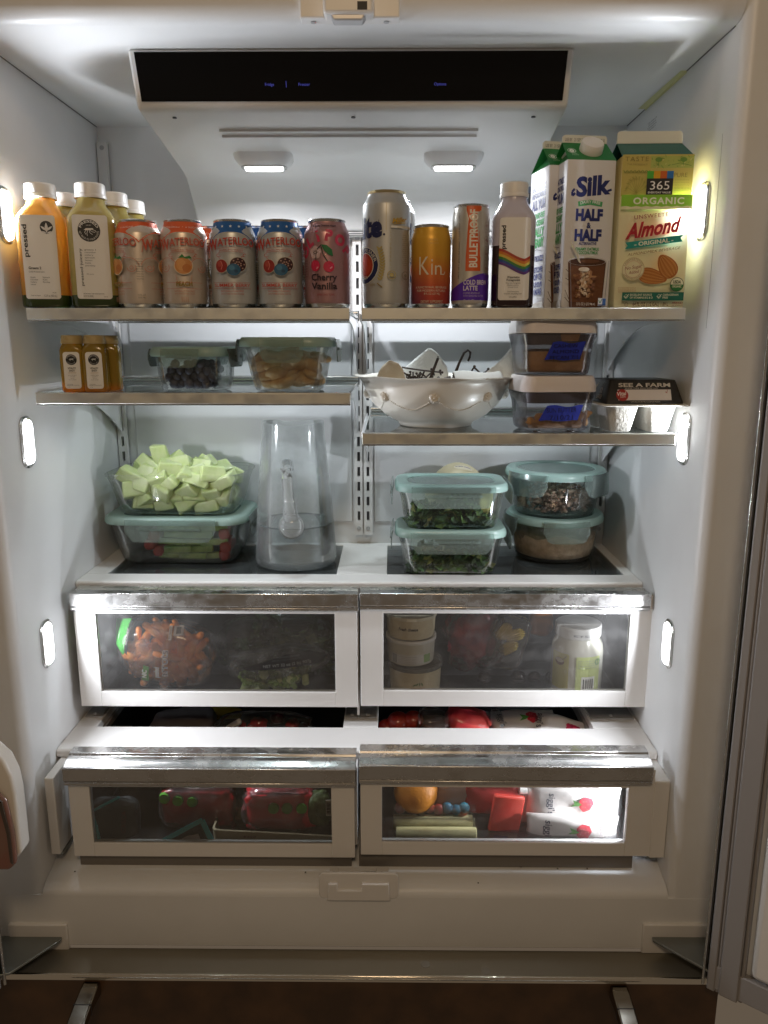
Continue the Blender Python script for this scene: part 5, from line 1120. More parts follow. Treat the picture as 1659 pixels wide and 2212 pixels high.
# --- vitality shots
M_capo = mat('ochre_cap', (0.42, 0.32, 0.14), 0.5)
J_shot = juice('juice_shot', '#a88c34', '#e08a2c', 0.004, 0.020, 0.4); 
def shot_art():
    A = Art(); A.disc(0, 0.0470, 0.0077, '#232324'); A.text('PRESSED', 0, 0.0470, 0.0018, '#cccccc', w=0.013, arc=0.0052); A.poly([(-0.0035, 0.0470), (-0.002, 0.0484), (0.003, 0.0486), (0.0034, 0.0478), (0.001, 0.0470)], '#cccccc'); A.line([(-0.001, 0.0472), (-0.002, 0.0452)], 0.0005, '#cccccc'); A.line([(0.001, 0.0474), (0.003, 0.0462)], 0.0005, '#cccccc')
    A.text('JUICERY EST', 0, 0.0470, 0.0012, '#cccccc', w=0.014, arc=-0.0066)
    A.text('VITALITY', 0, 0.0335, 0.0024, '#3a3a3a', w=0.0115, bold=0.02); A.text('SHOT', 0, 0.0300, 0.0024, '#3a3a3a', w=0.0078, bold=0.02); A.line([(-0.0055, 0.0280), (0.0055, 0.0280)], 0.0004, '#b08a50')
    for k, s_ in enumerate(('pressed apple', 'turmeric', 'lemon', 'black pepper')): A.text(s_, 0, 0.0242-0.0022*k, 0.0012, '#777777', w=0.0008*len(s_)+.001)
    A.text('COLD-PRESSED', -0.004, 0.0110, 0.0010, '#555555', w=0.008); A.text('PERISHABLE KEEP REFRIGERATED', 0, 0.0095, 0.0010, '#555555', w=0.017); A.text('2 FL OZ', -0.006, 0.0070, 0.0010, '#555555', w=0.004)
    return A
SA = shot_art(); gv = 'small juice shot bottles'
for u, y_, lb, ar_ in ((160, 0.019, 'left of the two front ochre capped shot bottles', SA), (208, 0.018, 'right of the two front ochre capped shot bottles', SA), (236, 0.052, 'ochre capped shot bottle behind the two front ones', None)):
    yy = YS+0.004+y_; bottle(lb, Xat(u, 790, yy), yy, Z2L+0.0002, 0.0335, 0.0820, J_shot, 0.0700, M_capo, ar_, group=gv, capr=0.0158, caph=0.0105, mcap=M_capo, labelbox=(0.0115, 0.0050, 0.0580), neckr=0.0145, cr=0.0055, sho=(0.060, 0.070, 0.0705), rz=radians(-2))
# --- white bowl with towels and stems
M_cer = mat('cream_ceramic', (0.70, 0.66, 0.59), 0.30, coat=0.2, noise=0.04, nscale=14)
RB = 0.130; ybw = YS+0.004+0.126; bx = Xat(941, 870, ybw)
bw = thing('serving_bowl', 'wide cream ceramic bowl with embossed swags on the middle right shelf', 'bowl', (bx, ybw, Z2R))
H_ = 0.0790
pr = [(0.050, 0.0), (0.058, 0.0), (0.0600, 0.003), (0.0610, 0.006), (0.070, 0.0100), (0.084, 0.019), (0.0985, 0.034), (0.1085, 0.047), (0.1150, 0.060), (0.1190, 0.0690), (0.1240, 0.0755), (RB, H_-0.001), (RB+0.0005, H_), (RB-0.002, H_+0.0005),
      (0.1205, 0.0755), (0.1155, 0.0690), (0.1115, 0.060), (0.105, 0.047), (0.095, 0.035), (0.081, 0.0225), (0.066, 0.0145), (0.050, 0.011)]
rings = []
for rr2, zz in pr:
    ring = []
    for i in range(96):
        a = 2*pi*i/96; e = max(0, (rr2-0.100)/0.03); k = 1+0.012*e*cos(8*a); dz = 0.0012*e*cos(8*a)
        ring.append((rr2*k*cos(a), rr2*k*sin(a)*0.96, zz+dz))
    rings.append(ring)
G().loft(rings).build('bowl_body', M_cer, bw, sharp=50)
def bowl_pt(a, z, o=0.0):
    for (r0, z0), (r1, z1) in zip(pr[3:12], pr[4:13]):
        if z0 <= z <= z1+1e-6: rr2 = r0+(r1-r0)*(z-z0)/(z1-z0); break
    else: rr2 = pr[4][0]
    return ((rr2+o)*sin(a), -(rr2+o)*cos(a)*0.96, z)
A0 = [radians(x) for x in (-112, -82, -49, -5, 43, 84, 112)]
A0 = [radians(-95), radians(-48), radians(-4), radians(42), radians(88)]
for a in A0:
    g = G(); c = bowl_pt(a, 0.0500, 0.0); g.blob(c, 0.0085, 0.0045, 0.0085, 14, 8)
    for k in range(8): q = Vector(c)+Vector((cos(a)*cos(k*pi/4)*0.0050, sin(a)*cos(k*pi/4)*0.0050, sin(k*pi/4)*0.0050))+Vector((sin(a), -cos(a), 0))*0.0038; g.blob(tuple(q), 0.0017, 0.0014, 0.0017, 6, 4)
    g.blob(tuple(Vector(c)+Vector((sin(a), -cos(a), 0))*0.0045), 0.0018, 0.0015, 0.0018, 6, 4)
    g.build('medallion', M_cer, bw, sharp=60)
for a, b in zip(A0, A0[1:]):
    g = G(); n = 22
    for i in range(n+1):
        t_ = i/n; an = a+(b-a)*(0.10+0.80*t_); z = 0.0430-0.0125*sin(pi*t_)
        g.blob(bowl_pt(an, z, -0.0008), 0.0018, 0.0018, 0.0024, 6, 4, tilt=0.5)
    g.build('rope_relief', M_cer, bw, sharp=60)
M_tow = mat('paper_towel', (0.74, 0.73, 0.70), 0.85, spec=0.1, bump=0.9, bscale=260, trans=0.25)
M_tow2 = mat('tan_paper', (0.50, 0.43, 0.33), 0.8, spec=0.1, bump=0.4, bscale=120)
def sheet(label, pts2, base_, lean, m, nx=16, curve=0.01, cat='paper towel', yaw=0.0):
    """a crumpled sheet standing in the bowl: pts2 = (x, height) outline top as function"""
    n = nx; v = []; f = []; rws = 10
    for j in range(rws+1):
        q = j/rws
        for i in range(n+1):
            s = i/n; x = pts2[0][0]+(pts2[-1][0]-pts2[0][0])*s
            for (xa, ha), (xb, hb2) in zip(pts2, pts2[1:]):
                if xa <= x <= xb+1e-9: h = ha+(hb2-ha)*(x-xa)/(xb-xa); break
            z = h*q; y = lean*z+curve*sin(s*pi*1.6+0.5)*q+0.0025*sin(9*s+4*q)*q
            v.append((x, y, z))
    for j in range(rws):
        for i in range(n): a = j*(n+1)+i; f.append((a, a+1, a+n+2, a+n+1))
    o = G().add(v, f).build('paper_towel', m, loc=base_, rot=(0, 0, yaw), sharp=80)
    sd = o.modifiers.new('thick', 'SOLIDIFY'); sd.thickness = 0.0009
    return tag(o, label, cat)
BZ = Z2R+0.056
sheet('tan folded paper standing at the left side of the bowl', [(-0.032, 0.004), (-0.016, 0.040), (-0.002, 0.052), (0.012, 0.047), (0.020, 0.036), (0.026, 0.004)], (PY(845, 800, ybw-0.03).x, ybw-0.035, BZ-0.004), 0.15, M_tow2, cat='paper')
sheet('embossed white paper towel peak behind the left stems', [(-0.045, 0.018), (-0.020, 0.040), (0.018, 0.072), (0.032, 0.060), (0.046, 0.040), (0.052, 0.010)], (PY(905, 800, ybw+0.02).x, ybw+0.03, BZ-0.004), 0.10, M_tow, curve=0.012)
sheet('embossed white paper towel corner standing at the right of the bowl', [(-0.050, 0.006), (-0.022, 0.022), (0.010, 0.045), (0.040, 0.080), (0.052, 0.060), (0.056, 0.022), (0.048, 0.004)], (PY(1058, 800, ybw).x, ybw+0.0, BZ-0.004), 0.05, M_tow, curve=0.014)
# flat part of a towel lapping over the rim
g = G(); v = []; f = []; n, m_ = 18, 8
for j in range(m_+1):
    for i in range(n+1):
        s, q = i/n, j/m_; x = -0.012+0.072*s; y = 0.05*(1-q)-0.116+0.018*abs(sin(s*3.0+0.6)); z = H_+0.0022+0.006*(1-q)+0.0015*sin(s*7+q*2)-0.004*q*q
        v.append((x, y, z))
for j in range(m_):
    for i in range(n): a = j*(n+1)+i; f.append((a, a+1, a+n+2, a+n+1))
o = g.add(v, f).build('paper_towel', M_tow, loc=(bx+0.035, ybw, Z2R), sharp=80); o.modifiers.new('t', 'SOLIDIFY').thickness = 0.0009
tag(o, 'white paper towel edge lapping over the front rim of the bowl', 'paper towel')
M_stem = mat('dark_stem', (0.035, 0.020, 0.014), 0.6, bump=0.5, bscale=300, noise=0.3, nscale=80)
def stems(label, u0, u1, v0, seed, yy, main=None):
    t = thing('grape_stem', label, 'stem', (0, 0, 0)); R_ = random.Random(seed); a0, b0 = PY(u0, v0, yy), PY(u1, v0, yy); c = (a0+b0)/2
    t.location = c; g = G(); Wd = (b0.x-a0.x)/2
    def tw(p, q, r0, r1):
        p, q = Vector(p), Vector(q); mid = (p+q)/2+Vector((R_.uniform(-1, 1), R_.uniform(-1, 1), R_.uniform(-1, 1)))*0.004
        g.tube([p, mid, q], [r0, (r0+r1)/2, r1], 6); g.blob(tuple(q), r1*1.9, r1*1.9, r1*1.7, 6, 4)
    return t, g, tw, Wd
t, g, tw, Wd = stems('left bunch of dark bare grape stems in the bowl', 862, 955, 824, 1, ybw-0.025)
for p, q in (((-0.036, 0, 0.020), (-0.010, 0.004, 0.002)), ((-0.030, 0.004, 0.022), (0.034, 0, 0.014)), ((-0.006, 0, 0.002), (0.020, 0.006, 0.016)), ((-0.012, 0.003, 0.015), (-0.004, 0, -0.004)), ((0.0, 0, 0.015), (-0.018, 0.002, -0.004)), ((0.002, 0.003, 0.012), (0.012, 0, -0.006)), ((-0.030, 0, 0.000), (-0.018, 0, 0.010)), ((0.006, 0, 0.016), (-0.002, 0.005, 0.0)), ((0.034, -0.004, -0.002), (0.038, -0.004, 0.004)), ((0.026, -0.004, -0.004), (0.028, -0.004, 0.006)), ((-0.022, 0, 0.001), (-0.034, 0.002, 0.006))): tw(p, q, 0.0015, 0.0013)
for k in range(16):
    a_, b_ = random.Random(k).uniform(-0.034, 0.036), random.Random(k+50).uniform(-0.006, 0.010); c_ = random.Random(k+90).uniform(-1.3, 1.3); L_2 = random.Random(k+9).uniform(.006, .013)
    tw((a_, 0.002*(k % 3), b_), (a_+L_2*sin(c_), 0.002, b_+L_2*cos(c_)*0.8), 0.0013, 0.0012)
g.tube([(0.012, 0.002, -0.008), (0.018, 0, 0.012), (0.027, 0, 0.036), (0.0275, 0, 0.039)], [0.0030, 0.0024, 0.0022, 0.0020], 8); g.build('stem_branch', M_stem, t)
EX = 0
t, g, tw, Wd = stems('right bunch of dark bare grape stems with a hooked tip', 970, 1040, 830, 2, ybw-0.020)
for p, q in (((-0.020, 0, 0.018), (0.0, 0, 0.0)), ((-0.006, 0, 0.020), (-0.024, 0, 0.0)), ((0.0, 0, 0.016), (-0.020, 0.003, 0.006)), ((-0.028, 0, -0.003), (0.010, 0, 0.010)), ((0.004, 0, 0.006), (0.014, 0, 0.028)), ((0.014, 0, 0.026), (0.028, 0, 0.006)), ((0.016, 0, 0.008), (0.036, 0, 0.024)), ((0.006, 0, 0.010), (0.030, 0, 0.018)), ((0.026, 0, 0.014), (0.034, 0, -0.005)), ((-0.024, 0, -0.004), (-0.036, 0, -0.008))): tw(p, q, 0.0015, 0.0013)
for k in range(12):
    a_, b_ = random.Random(k+7).uniform(-0.028, 0.032), random.Random(k+57).uniform(-0.002, 0.010); c_ = random.Random(k+97).uniform(-1.3, 1.3); L_2 = random.Random(k+19).uniform(.006, .012)
    tw((a_, 0.002*(k % 3), b_), (a_+L_2*sin(c_), 0.002, b_+L_2*cos(c_)*0.8), 0.0013, 0.0012)
g.tube([(-0.022, 0, -0.003), (-0.018, 0, 0.012), (-0.010, 0, 0.034), (-0.003, 0, 0.049), (0.003, 0, 0.0535), (0.007, 0, 0.050), (0.006, 0, 0.042), (0.0035, 0, 0.036)], [0.0032, 0.0028, 0.0022, 0.002, 0.002, 0.002, 0.0018, 0.0016], 8); g.build('stem_branch', M_stem, t)
# --- square clear boxes with white lids and blue tape
M_ox = clear('clear_box_plastic', (0.955, 0.95, 0.97), 0.03, (0.66, 0.63, 0.70), 0.05, fn=0.05, fscale=30, edge=0.35, refl=0.8)
M_oxl = mat('white_box_lid', (0.74, 0.69, 0.69), 0.42, spec=0.4)
M_nut = mat('nut_butter', (0.28, 0.14, 0.045), 0.5, col2=(0.38, 0.21, 0.08), nscale=40, bump=0.5, bscale=60)
M_tape = mat('blue_tape', (0.020, 0.035, 0.36), 0.55, spec=0.3, bump=0.3, bscale=160)
M_ring = mat('dark_seal', (0.06, 0.05, 0.06), 0.4)
def box_(label, X, Y, Z, w, d, h, cont, tape, lines, rz, group):
    t = thing('storage_box', label, 'food container', (X, Y, Z), rz, group); lh = 0.024; hb2 = h-lh
    P = [(0.80, 0), (0.86, 0.003), (0.885, 0.010), (0.90, hb2*0.45), (0.93, hb2*0.72), (0.985, hb2*0.92), (1.0, hb2)]
    th = 0.003
    G().loft([rrect(w*k, d*k, 0.020, z, 7) for k, z in P]+[rrect(w*k-2*th, d*k-2*th, 0.018, max(z, .004), 7) for k, z in reversed(P[1:])]+[rrect(w*0.7, d*0.7, 0.016, 0.004, 7)]).build('box_body', M_ox, t)
    G().loft([rrect(w*k, d*k, 0.020*k, z, 7) for k, z in ((0.975, hb2+0.0005), (1.0, hb2+0.001), (0.995, hb2+0.008), (0.955, h-0.005), (0.93, h-0.001), (0.90, h), )]).build('box_lid', M_oxl, t)
    G().loft([rrect(w*0.88, d*0.88, 0.018, z, 7) for z in (hb2-0.016, hb2-0.0005)], cap0=True).build('seal_ring', M_ring, t)
    x0, z0_, x1, z1_ = tape; y = -d*0.91/2-0.0022
    g = G(); n = 14; sl = (z1_-z0_); v = []; f = []
    for i in range(n+1):
        x = x0+(x1-x0)*i/n; jag = 0.0
        for j, z in enumerate((z0_, z1_)):
            xx = x+(0.010 if j else 0)*(1)+(0.0015*((i*7+j) % 3-1) if i in (0, n) else 0); zz = z+0.0015*sin(i*0.6)*(1 if j else .6)
            kk = min(1, max(0, zz/hb2)); yo = -d/2*(0.895 if kk < .45 else 0.90+0.03*(kk-.45)/.27)-0.0008
            v += [(xx, yo-0.0002, zz), (xx, yo, zz)]
    for i in range(n): a = i*4; f += [(a, a+4, a+6, a+2), (a+1, a+3, a+7, a+5), (a, a+1, a+5, a+4), (a+2, a+6, a+7, a+3)]
    f += [(0, 2, 3, 1), (n*4, n*4+1, n*4+3, n*4+2)]
    tp = g.add(v, f).build('tape_label', M_tape, t, smooth=False)
    A = Art(); nl = len(lines)
    for k, (s_, wf) in enumerate(lines): A.text(s_, (x0+x1)/2+0.004, z1_-(z1_-z0_)*(k+0.85)/nl, (z1_-z0_)/nl*0.60, '#0a0c1c', w=(x1-x0)*wf, rot=0.02)
    yy_ = -d/2*0.905-0.0016
    A.lay('handwriting', t, wrap_plane((0, yy_, 0), (1, 0, 0), (0, -0.035, 1)), maxx=0)
    return t, P, hb2
def butter(t, w, d, h, profile, label, cat='nut butter'):
    g = G(); n = 26; top = []
    rings = [rrect(w*k-0.008, d*k-0.008, 0.015, z, 7) for k, z in profile]
    m_ = len(rings[-1]); R_ = random.Random(9)
    rings.append([(x*0.97, y*0.97, z+R_.uniform(-.001, .0015)) for x, y, z in rings[-1]]); rings.append([(x*0.5, y*0.5, z+R_.uniform(-.002, .004)) for x, y, z in rings[-2]])
    g.loft(rings); o = g.build('nut_butter', M_nut, smooth=True, sharp=70); inplace(o, t, 0.0045); return tag(o, label, cat)
wox = 0.1155; yx = YS+0.006+wox*0.46
go = 'clear boxes with white lids and blue tape'
tA, P_, hbx = box_('lower clear box with white lid and blue tape reading sun butter', Xat(1189, 880, yx), yx, Z2R+0.0015, wox, wox*0.92, 0.0815, None, (-0.030, 0.016, 0.026, 0.038), (('SUN BUTTER', 0.80), ('7/10/21', 0.62)), radians(5), go)
for sx in (-0.032, 0.020): tag(G().lathe([(0.006, -0.0013), (0.006, 0)], 12).build('foot', M_ring, tA, loc=(sx, -0.042, 0)), 'x', 'x') if False else G().lathe([(0.0055, -0.0013), (0.0055, 0.0004)], 12).build('foot', M_ring, tA, loc=(sx, -0.040, 0))
o = butter(tA, wox, wox*0.92, 0, [(0.80, 0), (0.85, 0.004), (0.87, 0.009)], 'brown sun butter remains spread on the bottom of the lower box')
g = G(); R_ = random.Random(2)
for k in range(30):
    x = R_.uniform(-0.045, 0.045); hgt = 0.010+0.016*max(0, (x+0.01)/0.05)*R_.random(); g.blob((x, -wox*0.92/2*0.86+0.003, 0.008+R_.uniform(0, hgt)), R_.uniform(.004, .009), 0.0016, R_.uniform(.003, .007), 8, 5, jit=0.2)
g.build('butter_smear', M_nut, o, loc=(0, 0, 0))
tB, P_, hbx = box_('upper clear box with white lid and blue tape reading cashew almond pecan', Xat(1189, 780, yx+0.001), yx+0.001, Z2R+0.0015+0.0820, wox, wox*0.92, 0.0840, None, (-0.022, 0.0225, 0.028, 0.0475), (('CASHEW', 0.72), ('ALMOND', 0.80), ('PECAN 7/11', 0.92)), radians(5), go)
o = butter(tB, wox, wox*0.92, 0, [(0.80, 0), (0.87, 0.004), (0.885, 0.012), (0.895, 0.030)], 'thick brown nut butter half filling the upper clear box')
g = G().loft([[(x, -wox*0.92/2*kk-yo, z) for x, yo in ((-wd, 0.0), (wd, 0.0), (wd, -0.0015), (-wd, -0.0015))] for z, wd, kk in ((0.030, 0.011, 0.845), (0.045, 0.012, 0.88), (0.056, 0.015, 0.92))])
g.build('butter_drip', M_nut, o, loc=(0.014, 0, 0))
# --- egg carton
yeg = YS+0.010+0.052; pe = PY(1366, 900, yeg)
M_pulp = mat('egg_pulp', (0.62, 0.60, 0.55), 0.9, spec=0.1, bump=0.7, bscale=220, noise=0.08, nscale=50)
M_slv = mat('black_sleeve', (0.022, 0.020, 0.019), 0.42)
te = thing('egg_carton', 'egg carton with black printed sleeve at the right end of the shelf', 'egg carton', (pe.x, yeg, Z2R+0.0004), radians(3))
we, de = 0.122, 0.110
g = G()
for i, x in enumerate((-0.0365, 0.0, 0.0365)):
    for y in (-0.030, 0.030):
        pass
rings = []
for cx2 in (-0.031, 0.026):
    g = G(); g.loft([rrect(0.030, 0.052, 0.008, 0.0, 5), rrect(0.032, 0.056, 0.009, 0.002, 5), rrect(0.046, 0.070, 0.012, 0.034, 5), rrect(0.048, 0.072, 0.012, 0.0385, 5)]); g.v = [(x+cx2, y-0.014, z) for x, y, z in g.v]; g.build('egg_cup', M_pulp, te)
    g = G(); g.loft([rrect(0.030, 0.040, 0.008, 0.0, 5), rrect(0.046, 0.048, 0.012, 0.034, 5), rrect(0.048, 0.050, 0.012, 0.0385, 5)]); g.v = [(x+cx2, y+0.046, z) for x, y, z in g.v]; g.build('egg_cup', M_pulp, te)
G().loft([rrect(we+0.010, de+0.022, 0.008, 0.0385, 5, 0, 0.006), rrect(we+0.012, de+0.026, 0.008, 0.0400, 5, 0, 0.006), rrect(we+0.010, de+0.022, 0.008, 0.0415, 5, 0, 0.006)]).build('pulp_flange', M_pulp, te)
G().loft([rrect(we-0.004, de, 0.004, 0.0420, 3, 0, 0.006), rrect(we-0.022, de-0.030, 0.004, 0.0755, 3, 0, 0.006), rrect(we-0.024, de-0.032, 0.004, 0.0763, 3, 0, 0.006)]).build('sleeve', M_slv, te, bevel=0.0006)
A = Art(); CM = '#c9c2b6'; y0f, y1f = -de/2+0.006, -(de-0.030)/2+0.006
A.text('SEE A FARM', 0.001, 0.0265, 0.0058, CM, w=0.0780, bold=0.03); A.text('WHERE THESE EGGS WERE LAID', -0.004, 0.0232, 0.0020, CM, w=0.050)
A.rect(-0.0400, 0.0055, 0.0400, 0.0222, '#d9d2cc'); A.disc(-0.0335, 0.0135, 0.0092, '#a3302c'); A.text('Vital', -0.0335, 0.0130, 0.0058, '#e6dcd2', w=0.0140, shear=0.3, bold=0.02, rot=0.1); A.text('FARMS', -0.0325, 0.0095, 0.0024, '#e6dcd2', w=0.0080, rot=0.1)
A.line([(0.0345, 0.0235), (0.0350, 0.0195), (0.0325, 0.0170)], 0.0006, '#a3302c'); A.line([(0.0325, 0.0195), (0.0322, 0.0168), (0.0350, 0.0168)], 0.0006, '#a3302c'); A.text('VITALFARMS.COM/FARM', 0, 0.0018, 0.0020, CM, w=0.044)
A.lay('sleeve_print', te, wrap_plane((0, y0f-0.0004, 0.0420), (1, 0, 0), (0, y1f-y0f, 0.0335)), maxx=0)
A = Art(); A.text('12', 0.018, 0.0150, 0.0075, CM, w=0.0100, bold=0.02); A.text('LARGE', 0.016, 0.0060, 0.0060, CM, w=0.0240, bold=0.02); A.poly([(-0.030, 0.004), (-0.018, 0.010), (-0.006, 0.024), (-0.004, 0.029), (-0.014, 0.024), (-0.022, 0.014)], '#a39a78')
for k in range(5): A.line([(-0.004+0.008*k, 0.032), (-0.010+0.008*k, 0.024)], 0.0007, '#8a8778')
xl0 = -(we-0.004)/2
A.lay('sleeve_print', te, wrap_plane((xl0-0.0004, 0.006, 0.0420), (0, -1, 0), (0.009, 0, 0.0335)), maxx=0)

# ------------------------------------------------------------------ lower level, on the cover
yl = 1.388+0.083; xl = Xat(402, 1180, yl)
tl = dish('large lidded glass dish under the open melon dish', 'food container', xl, yl, ZV+0.0003, 0.252, 0.165, 0.091, rz=radians(-1), r=0.035, clipw=0.66, clipdrop=0.034, taper=0.86, glass=M_glf, clips=('f', 'r'), group='large glass dishes', over=0.008)
M_redp = mat('red_pepper', (0.42, 0.035, 0.025), 0.3, coat=0.3, noise=0.2, nscale=40)
M_cuc = mat('green_spear', (0.17, 0.28, 0.040), 0.4, col2=(0.38, 0.48, 0.14), nscale=45, bump=0.15)
R_ = random.Random(21)
for i in range(6):
    x = (-0.045, 0.085, -0.038, 0.090, 0.084, -0.050)[i]; z = (0.052, 0.056, 0.022, 0.030, 0.015, 0.036)[i]
    o = G().loft([rrect(0.018, 0.05, 0.006, -0.010, 4), rrect(0.022, 0.055, 0.006, 0.0, 4), rrect(0.016, 0.05, 0.006, 0.011, 4)]).build('pepper_piece', M_redp, loc=tl.location+Vector((x, -0.034+R_.uniform(-.004, .004), z)), rot=(0.1, R_.uniform(-.3, .3), R_.uniform(-.2, .2)), bevel=0.003)
    tag(o, 'red pepper piece in the large lidded glass dish', 'pepper piece', 'red pepper pieces in the lidded dish')
for k in range(5):
    for j in range(3):
        L = 0.052; x = -0.012+0.040*j+(0.012 if k % 2 else 0); z = 0.012+0.0135*k
        if x > 0.075: continue
        o = G().loft([[(-L/2, y, zz) for y, zz in ((-.006, -.006), (.006, -.006), (.006, .006), (-.006, .006))], [(L/2, y, zz) for y, zz in ((-.006, -.006), (.006, -.006), (.005, .006), (-.005, .006))]]).build('green_spear', M_cuc, loc=tl.location+Vector((x, -0.052+R_.uniform(-.003, .003), z)), rot=(R_.uniform(-.2, .2), R_.uniform(-.10, .10), R_.uniform(-.15, .15)), bevel=0.0015)
        tag(o, 'green vegetable spear in the large lidded glass dish', 'vegetable spear', 'green spears in the lidded dish')
zu = ZV+0.091+0.0012
tu = dish('open glass dish heaped with pale green melon chunks', 'food container', xl+0.002, yl-0.004, zu, 0.254, 0.160, 0.079, rz=radians(-1.5), r=0.035, taper=0.84, lid=False, group='large glass dishes')
M_mel = mat('melon_flesh', (0.60, 0.70, 0.30), 0.34, col2=(0.70, 0.76, 0.44), nscale=45, bump=0.30, bscale=90, sss=0.5, coat=0.35)
rm = random.Random(33); chunk_meshes = []
def chunk(seed):
    q = random.Random(seed); a, b, c = q.uniform(.020, .031), q.uniform(.014, .020), q.uniform(.011, .016); v = []
    for z in (-1, 1):
        for x, y in ((-1, -1), (1, -1), (1, 1), (-1, 1)):
            k = 1-(0.28 if z > 0 else 0)*q.random(); v.append((a*x*k*(1-(0.42*q.random() if x > 0 else 0.1*q.random())), b*y*k*q.uniform(.75, 1.1), c*z*q.uniform(.75, 1.15)))
    return G().add(v, [(0,3,2,1),(4,5,6,7),(0,1,5,4),(1,2,6,5),(2,3,7,6),(3,0,4,7)])
cm = []; nch = 0
def put_chunk(x, y, z, rx, ry, rz_):
    global nch
    if len(cm) < 14: o = chunk(100+len(cm)).build('melon_chunk', M_mel, smooth=True, sharp=25, bevel=0.0035, seg=3); cm.append(o)
    else: o = copy_tree(cm[rm.randrange(14)])
    tag(o, 'pale green melon chunk heaped in the open glass dish', 'melon chunk', 'melon chunks in the open dish'); o.location = tu.location+Vector((x, y, z)); o.rotation_euler = (rx, ry, rz_); nch += 1
for layer, (z, hx, hy) in enumerate(((0.016, 0.086, 0.040), (0.030, 0.092, 0.043), (0.044, 0.098, 0.047), (0.059, 0.102, 0.050), (0.071, 0.100, 0.048), (0.080, 0.090, 0.040), (0.086, 0.072, 0.028))):
    nx = max(3, int(hx*2/0.041)); ny = max(2, int(hy*2/0.036))
    for i in range(nx):
        for j in range(ny):
            x = -hx+0.012+(2*hx-0.024)*(i+0.5*(layer % 2)*0.8+.1)/max(1, nx-0.5); y = -hy+0.010+(2*hy-0.02)*j/max(1, ny-1)
            if layer < 3 and 0 < j < ny-1: continue
            if x > hx-0.004: continue
            if layer >= 4 and x > 0.075: continue
            put_chunk(x+rm.uniform(-.005, .005), y+rm.uniform(-.003, .003), z+rm.uniform(-.003, .003)+(0.005 if layer == 6 and i == 1 else 0), rm.uniform(-.8, .8), rm.uniform(-.6, .6), rm.uniform(-.45, .45))
for x, y, z, a in ((-0.034, -0.01, 0.100, 0.1), (-0.006, -0.006, 0.094, 1.1)): put_chunk(x, y, z, 0.3, 1.2+a, 0.4)
# --- glass pitcher
yp_ = 1.3506+0.075; xp = Xat(640, 1200, yp_)
M_pg = clear('pitcher_glass', (0.975, 0.985, 0.985), 0.085, (0.92, 0.95, 0.95), 0.08, fn=0.12, fscale=16, edge=0.45, refl=0.7)
M_solid = mat('refracting_glass', (0.97, 0.98, 0.98), 0.01)
M_solid.node_tree.nodes['Principled BSDF'].inputs['Transmission Weight'].default_value = 1.0
M_solid.node_tree.nodes['Principled BSDF'].inputs['IOR'].default_value = 1.48
M_solid = clear('solid_glass', (0.96, 0.975, 0.975), 0.26, (0.9, 0.93, 0.93), 0.02, edge=0.7, refl=1.6)
M_wat = clear('water', (0.90, 0.945, 0.955), 0.08, (0.60, 0.70, 0.74), 0.02, edge=0.3)
tp_ = thing('pitcher', 'tall tapered glass pitcher with a little water at the bottom', 'pitcher', (xp, yp_, ZV+0.0003))
PR = [(0.060, 0), (0.0730, 0.0008), (0.0755, 0.004), (0.0760, 0.010), (0.0752, 0.03), (0.0735, 0.06), (0.0705, 0.10), (0.0670, 0.14), (0.0632, 0.18), (0.0595, 0.22), (0.0568, 0.25), (0.0560, 0.2640)]
def pring(rr2, z):
    out = []
    for i in range(56):
        a = 2*pi*i/56; e = max(0, (z-0.235)/0.03); sp = math.exp(-((a-pi*0.60)/0.26)**2)*e
        out.append(((rr2+0.010*sp)*cos(a), (rr2+0.010*sp)*sin(a), z-0.004*sp+0.002*e*cos(2*a)))
    return out
G().loft([pring(r_, z) for r_, z in PR]+[pring(PR[-1][0]-0.0026, 0.2640)]+[pring(r_-0.0030, max(z, 0.012)) for r_, z in reversed(PR[3:-1])]+[circ(0.045, 0.010, 56)]).build('pitcher_body', M_pg, tp_)
wz = 0.0780
G().lathe([(0.040, 0.0125)]+[(r_-0.0035, max(z, 0.014)) for r_, z in PR[3:6]]+[(0.0690, wz-0.001), (0.0683, wz)], 56).build('water', M_wat, tp_)
G().lathe([(0.0692, wz-0.0016), (0.0700, wz+0.0004), (0.0688, wz+0.0006)], 56, cap0=False, cap1=False).build('water_line', mat('water_line_grey', (0.12, 0.15, 0.16), 0.2), tp_)
hx_ = -0.003
hp_ = [(hx_, -0.0605, 0.186), (hx_, -0.070, 0.196), (hx_, -0.080, 0.1975), (hx_, -0.087, 0.190), (hx_+0.001, -0.0885, 0.175), (hx_+0.003, -0.088, 0.14), (hx_+0.005, -0.087, 0.115), (hx_+0.006, -0.0845, 0.100)]
G().tube(hp_, [0.0105, 0.0102, 0.0100, 0.0105, 0.0105, 0.0110, 0.0125, 0.0145], 20).build('handle', M_solid, tp_)
G().blob((hx_+0.006, -0.0830, 0.0865), 0.0230, 0.0175, 0.0235, 24, 16).build('handle_knob', M_solid, tp_)
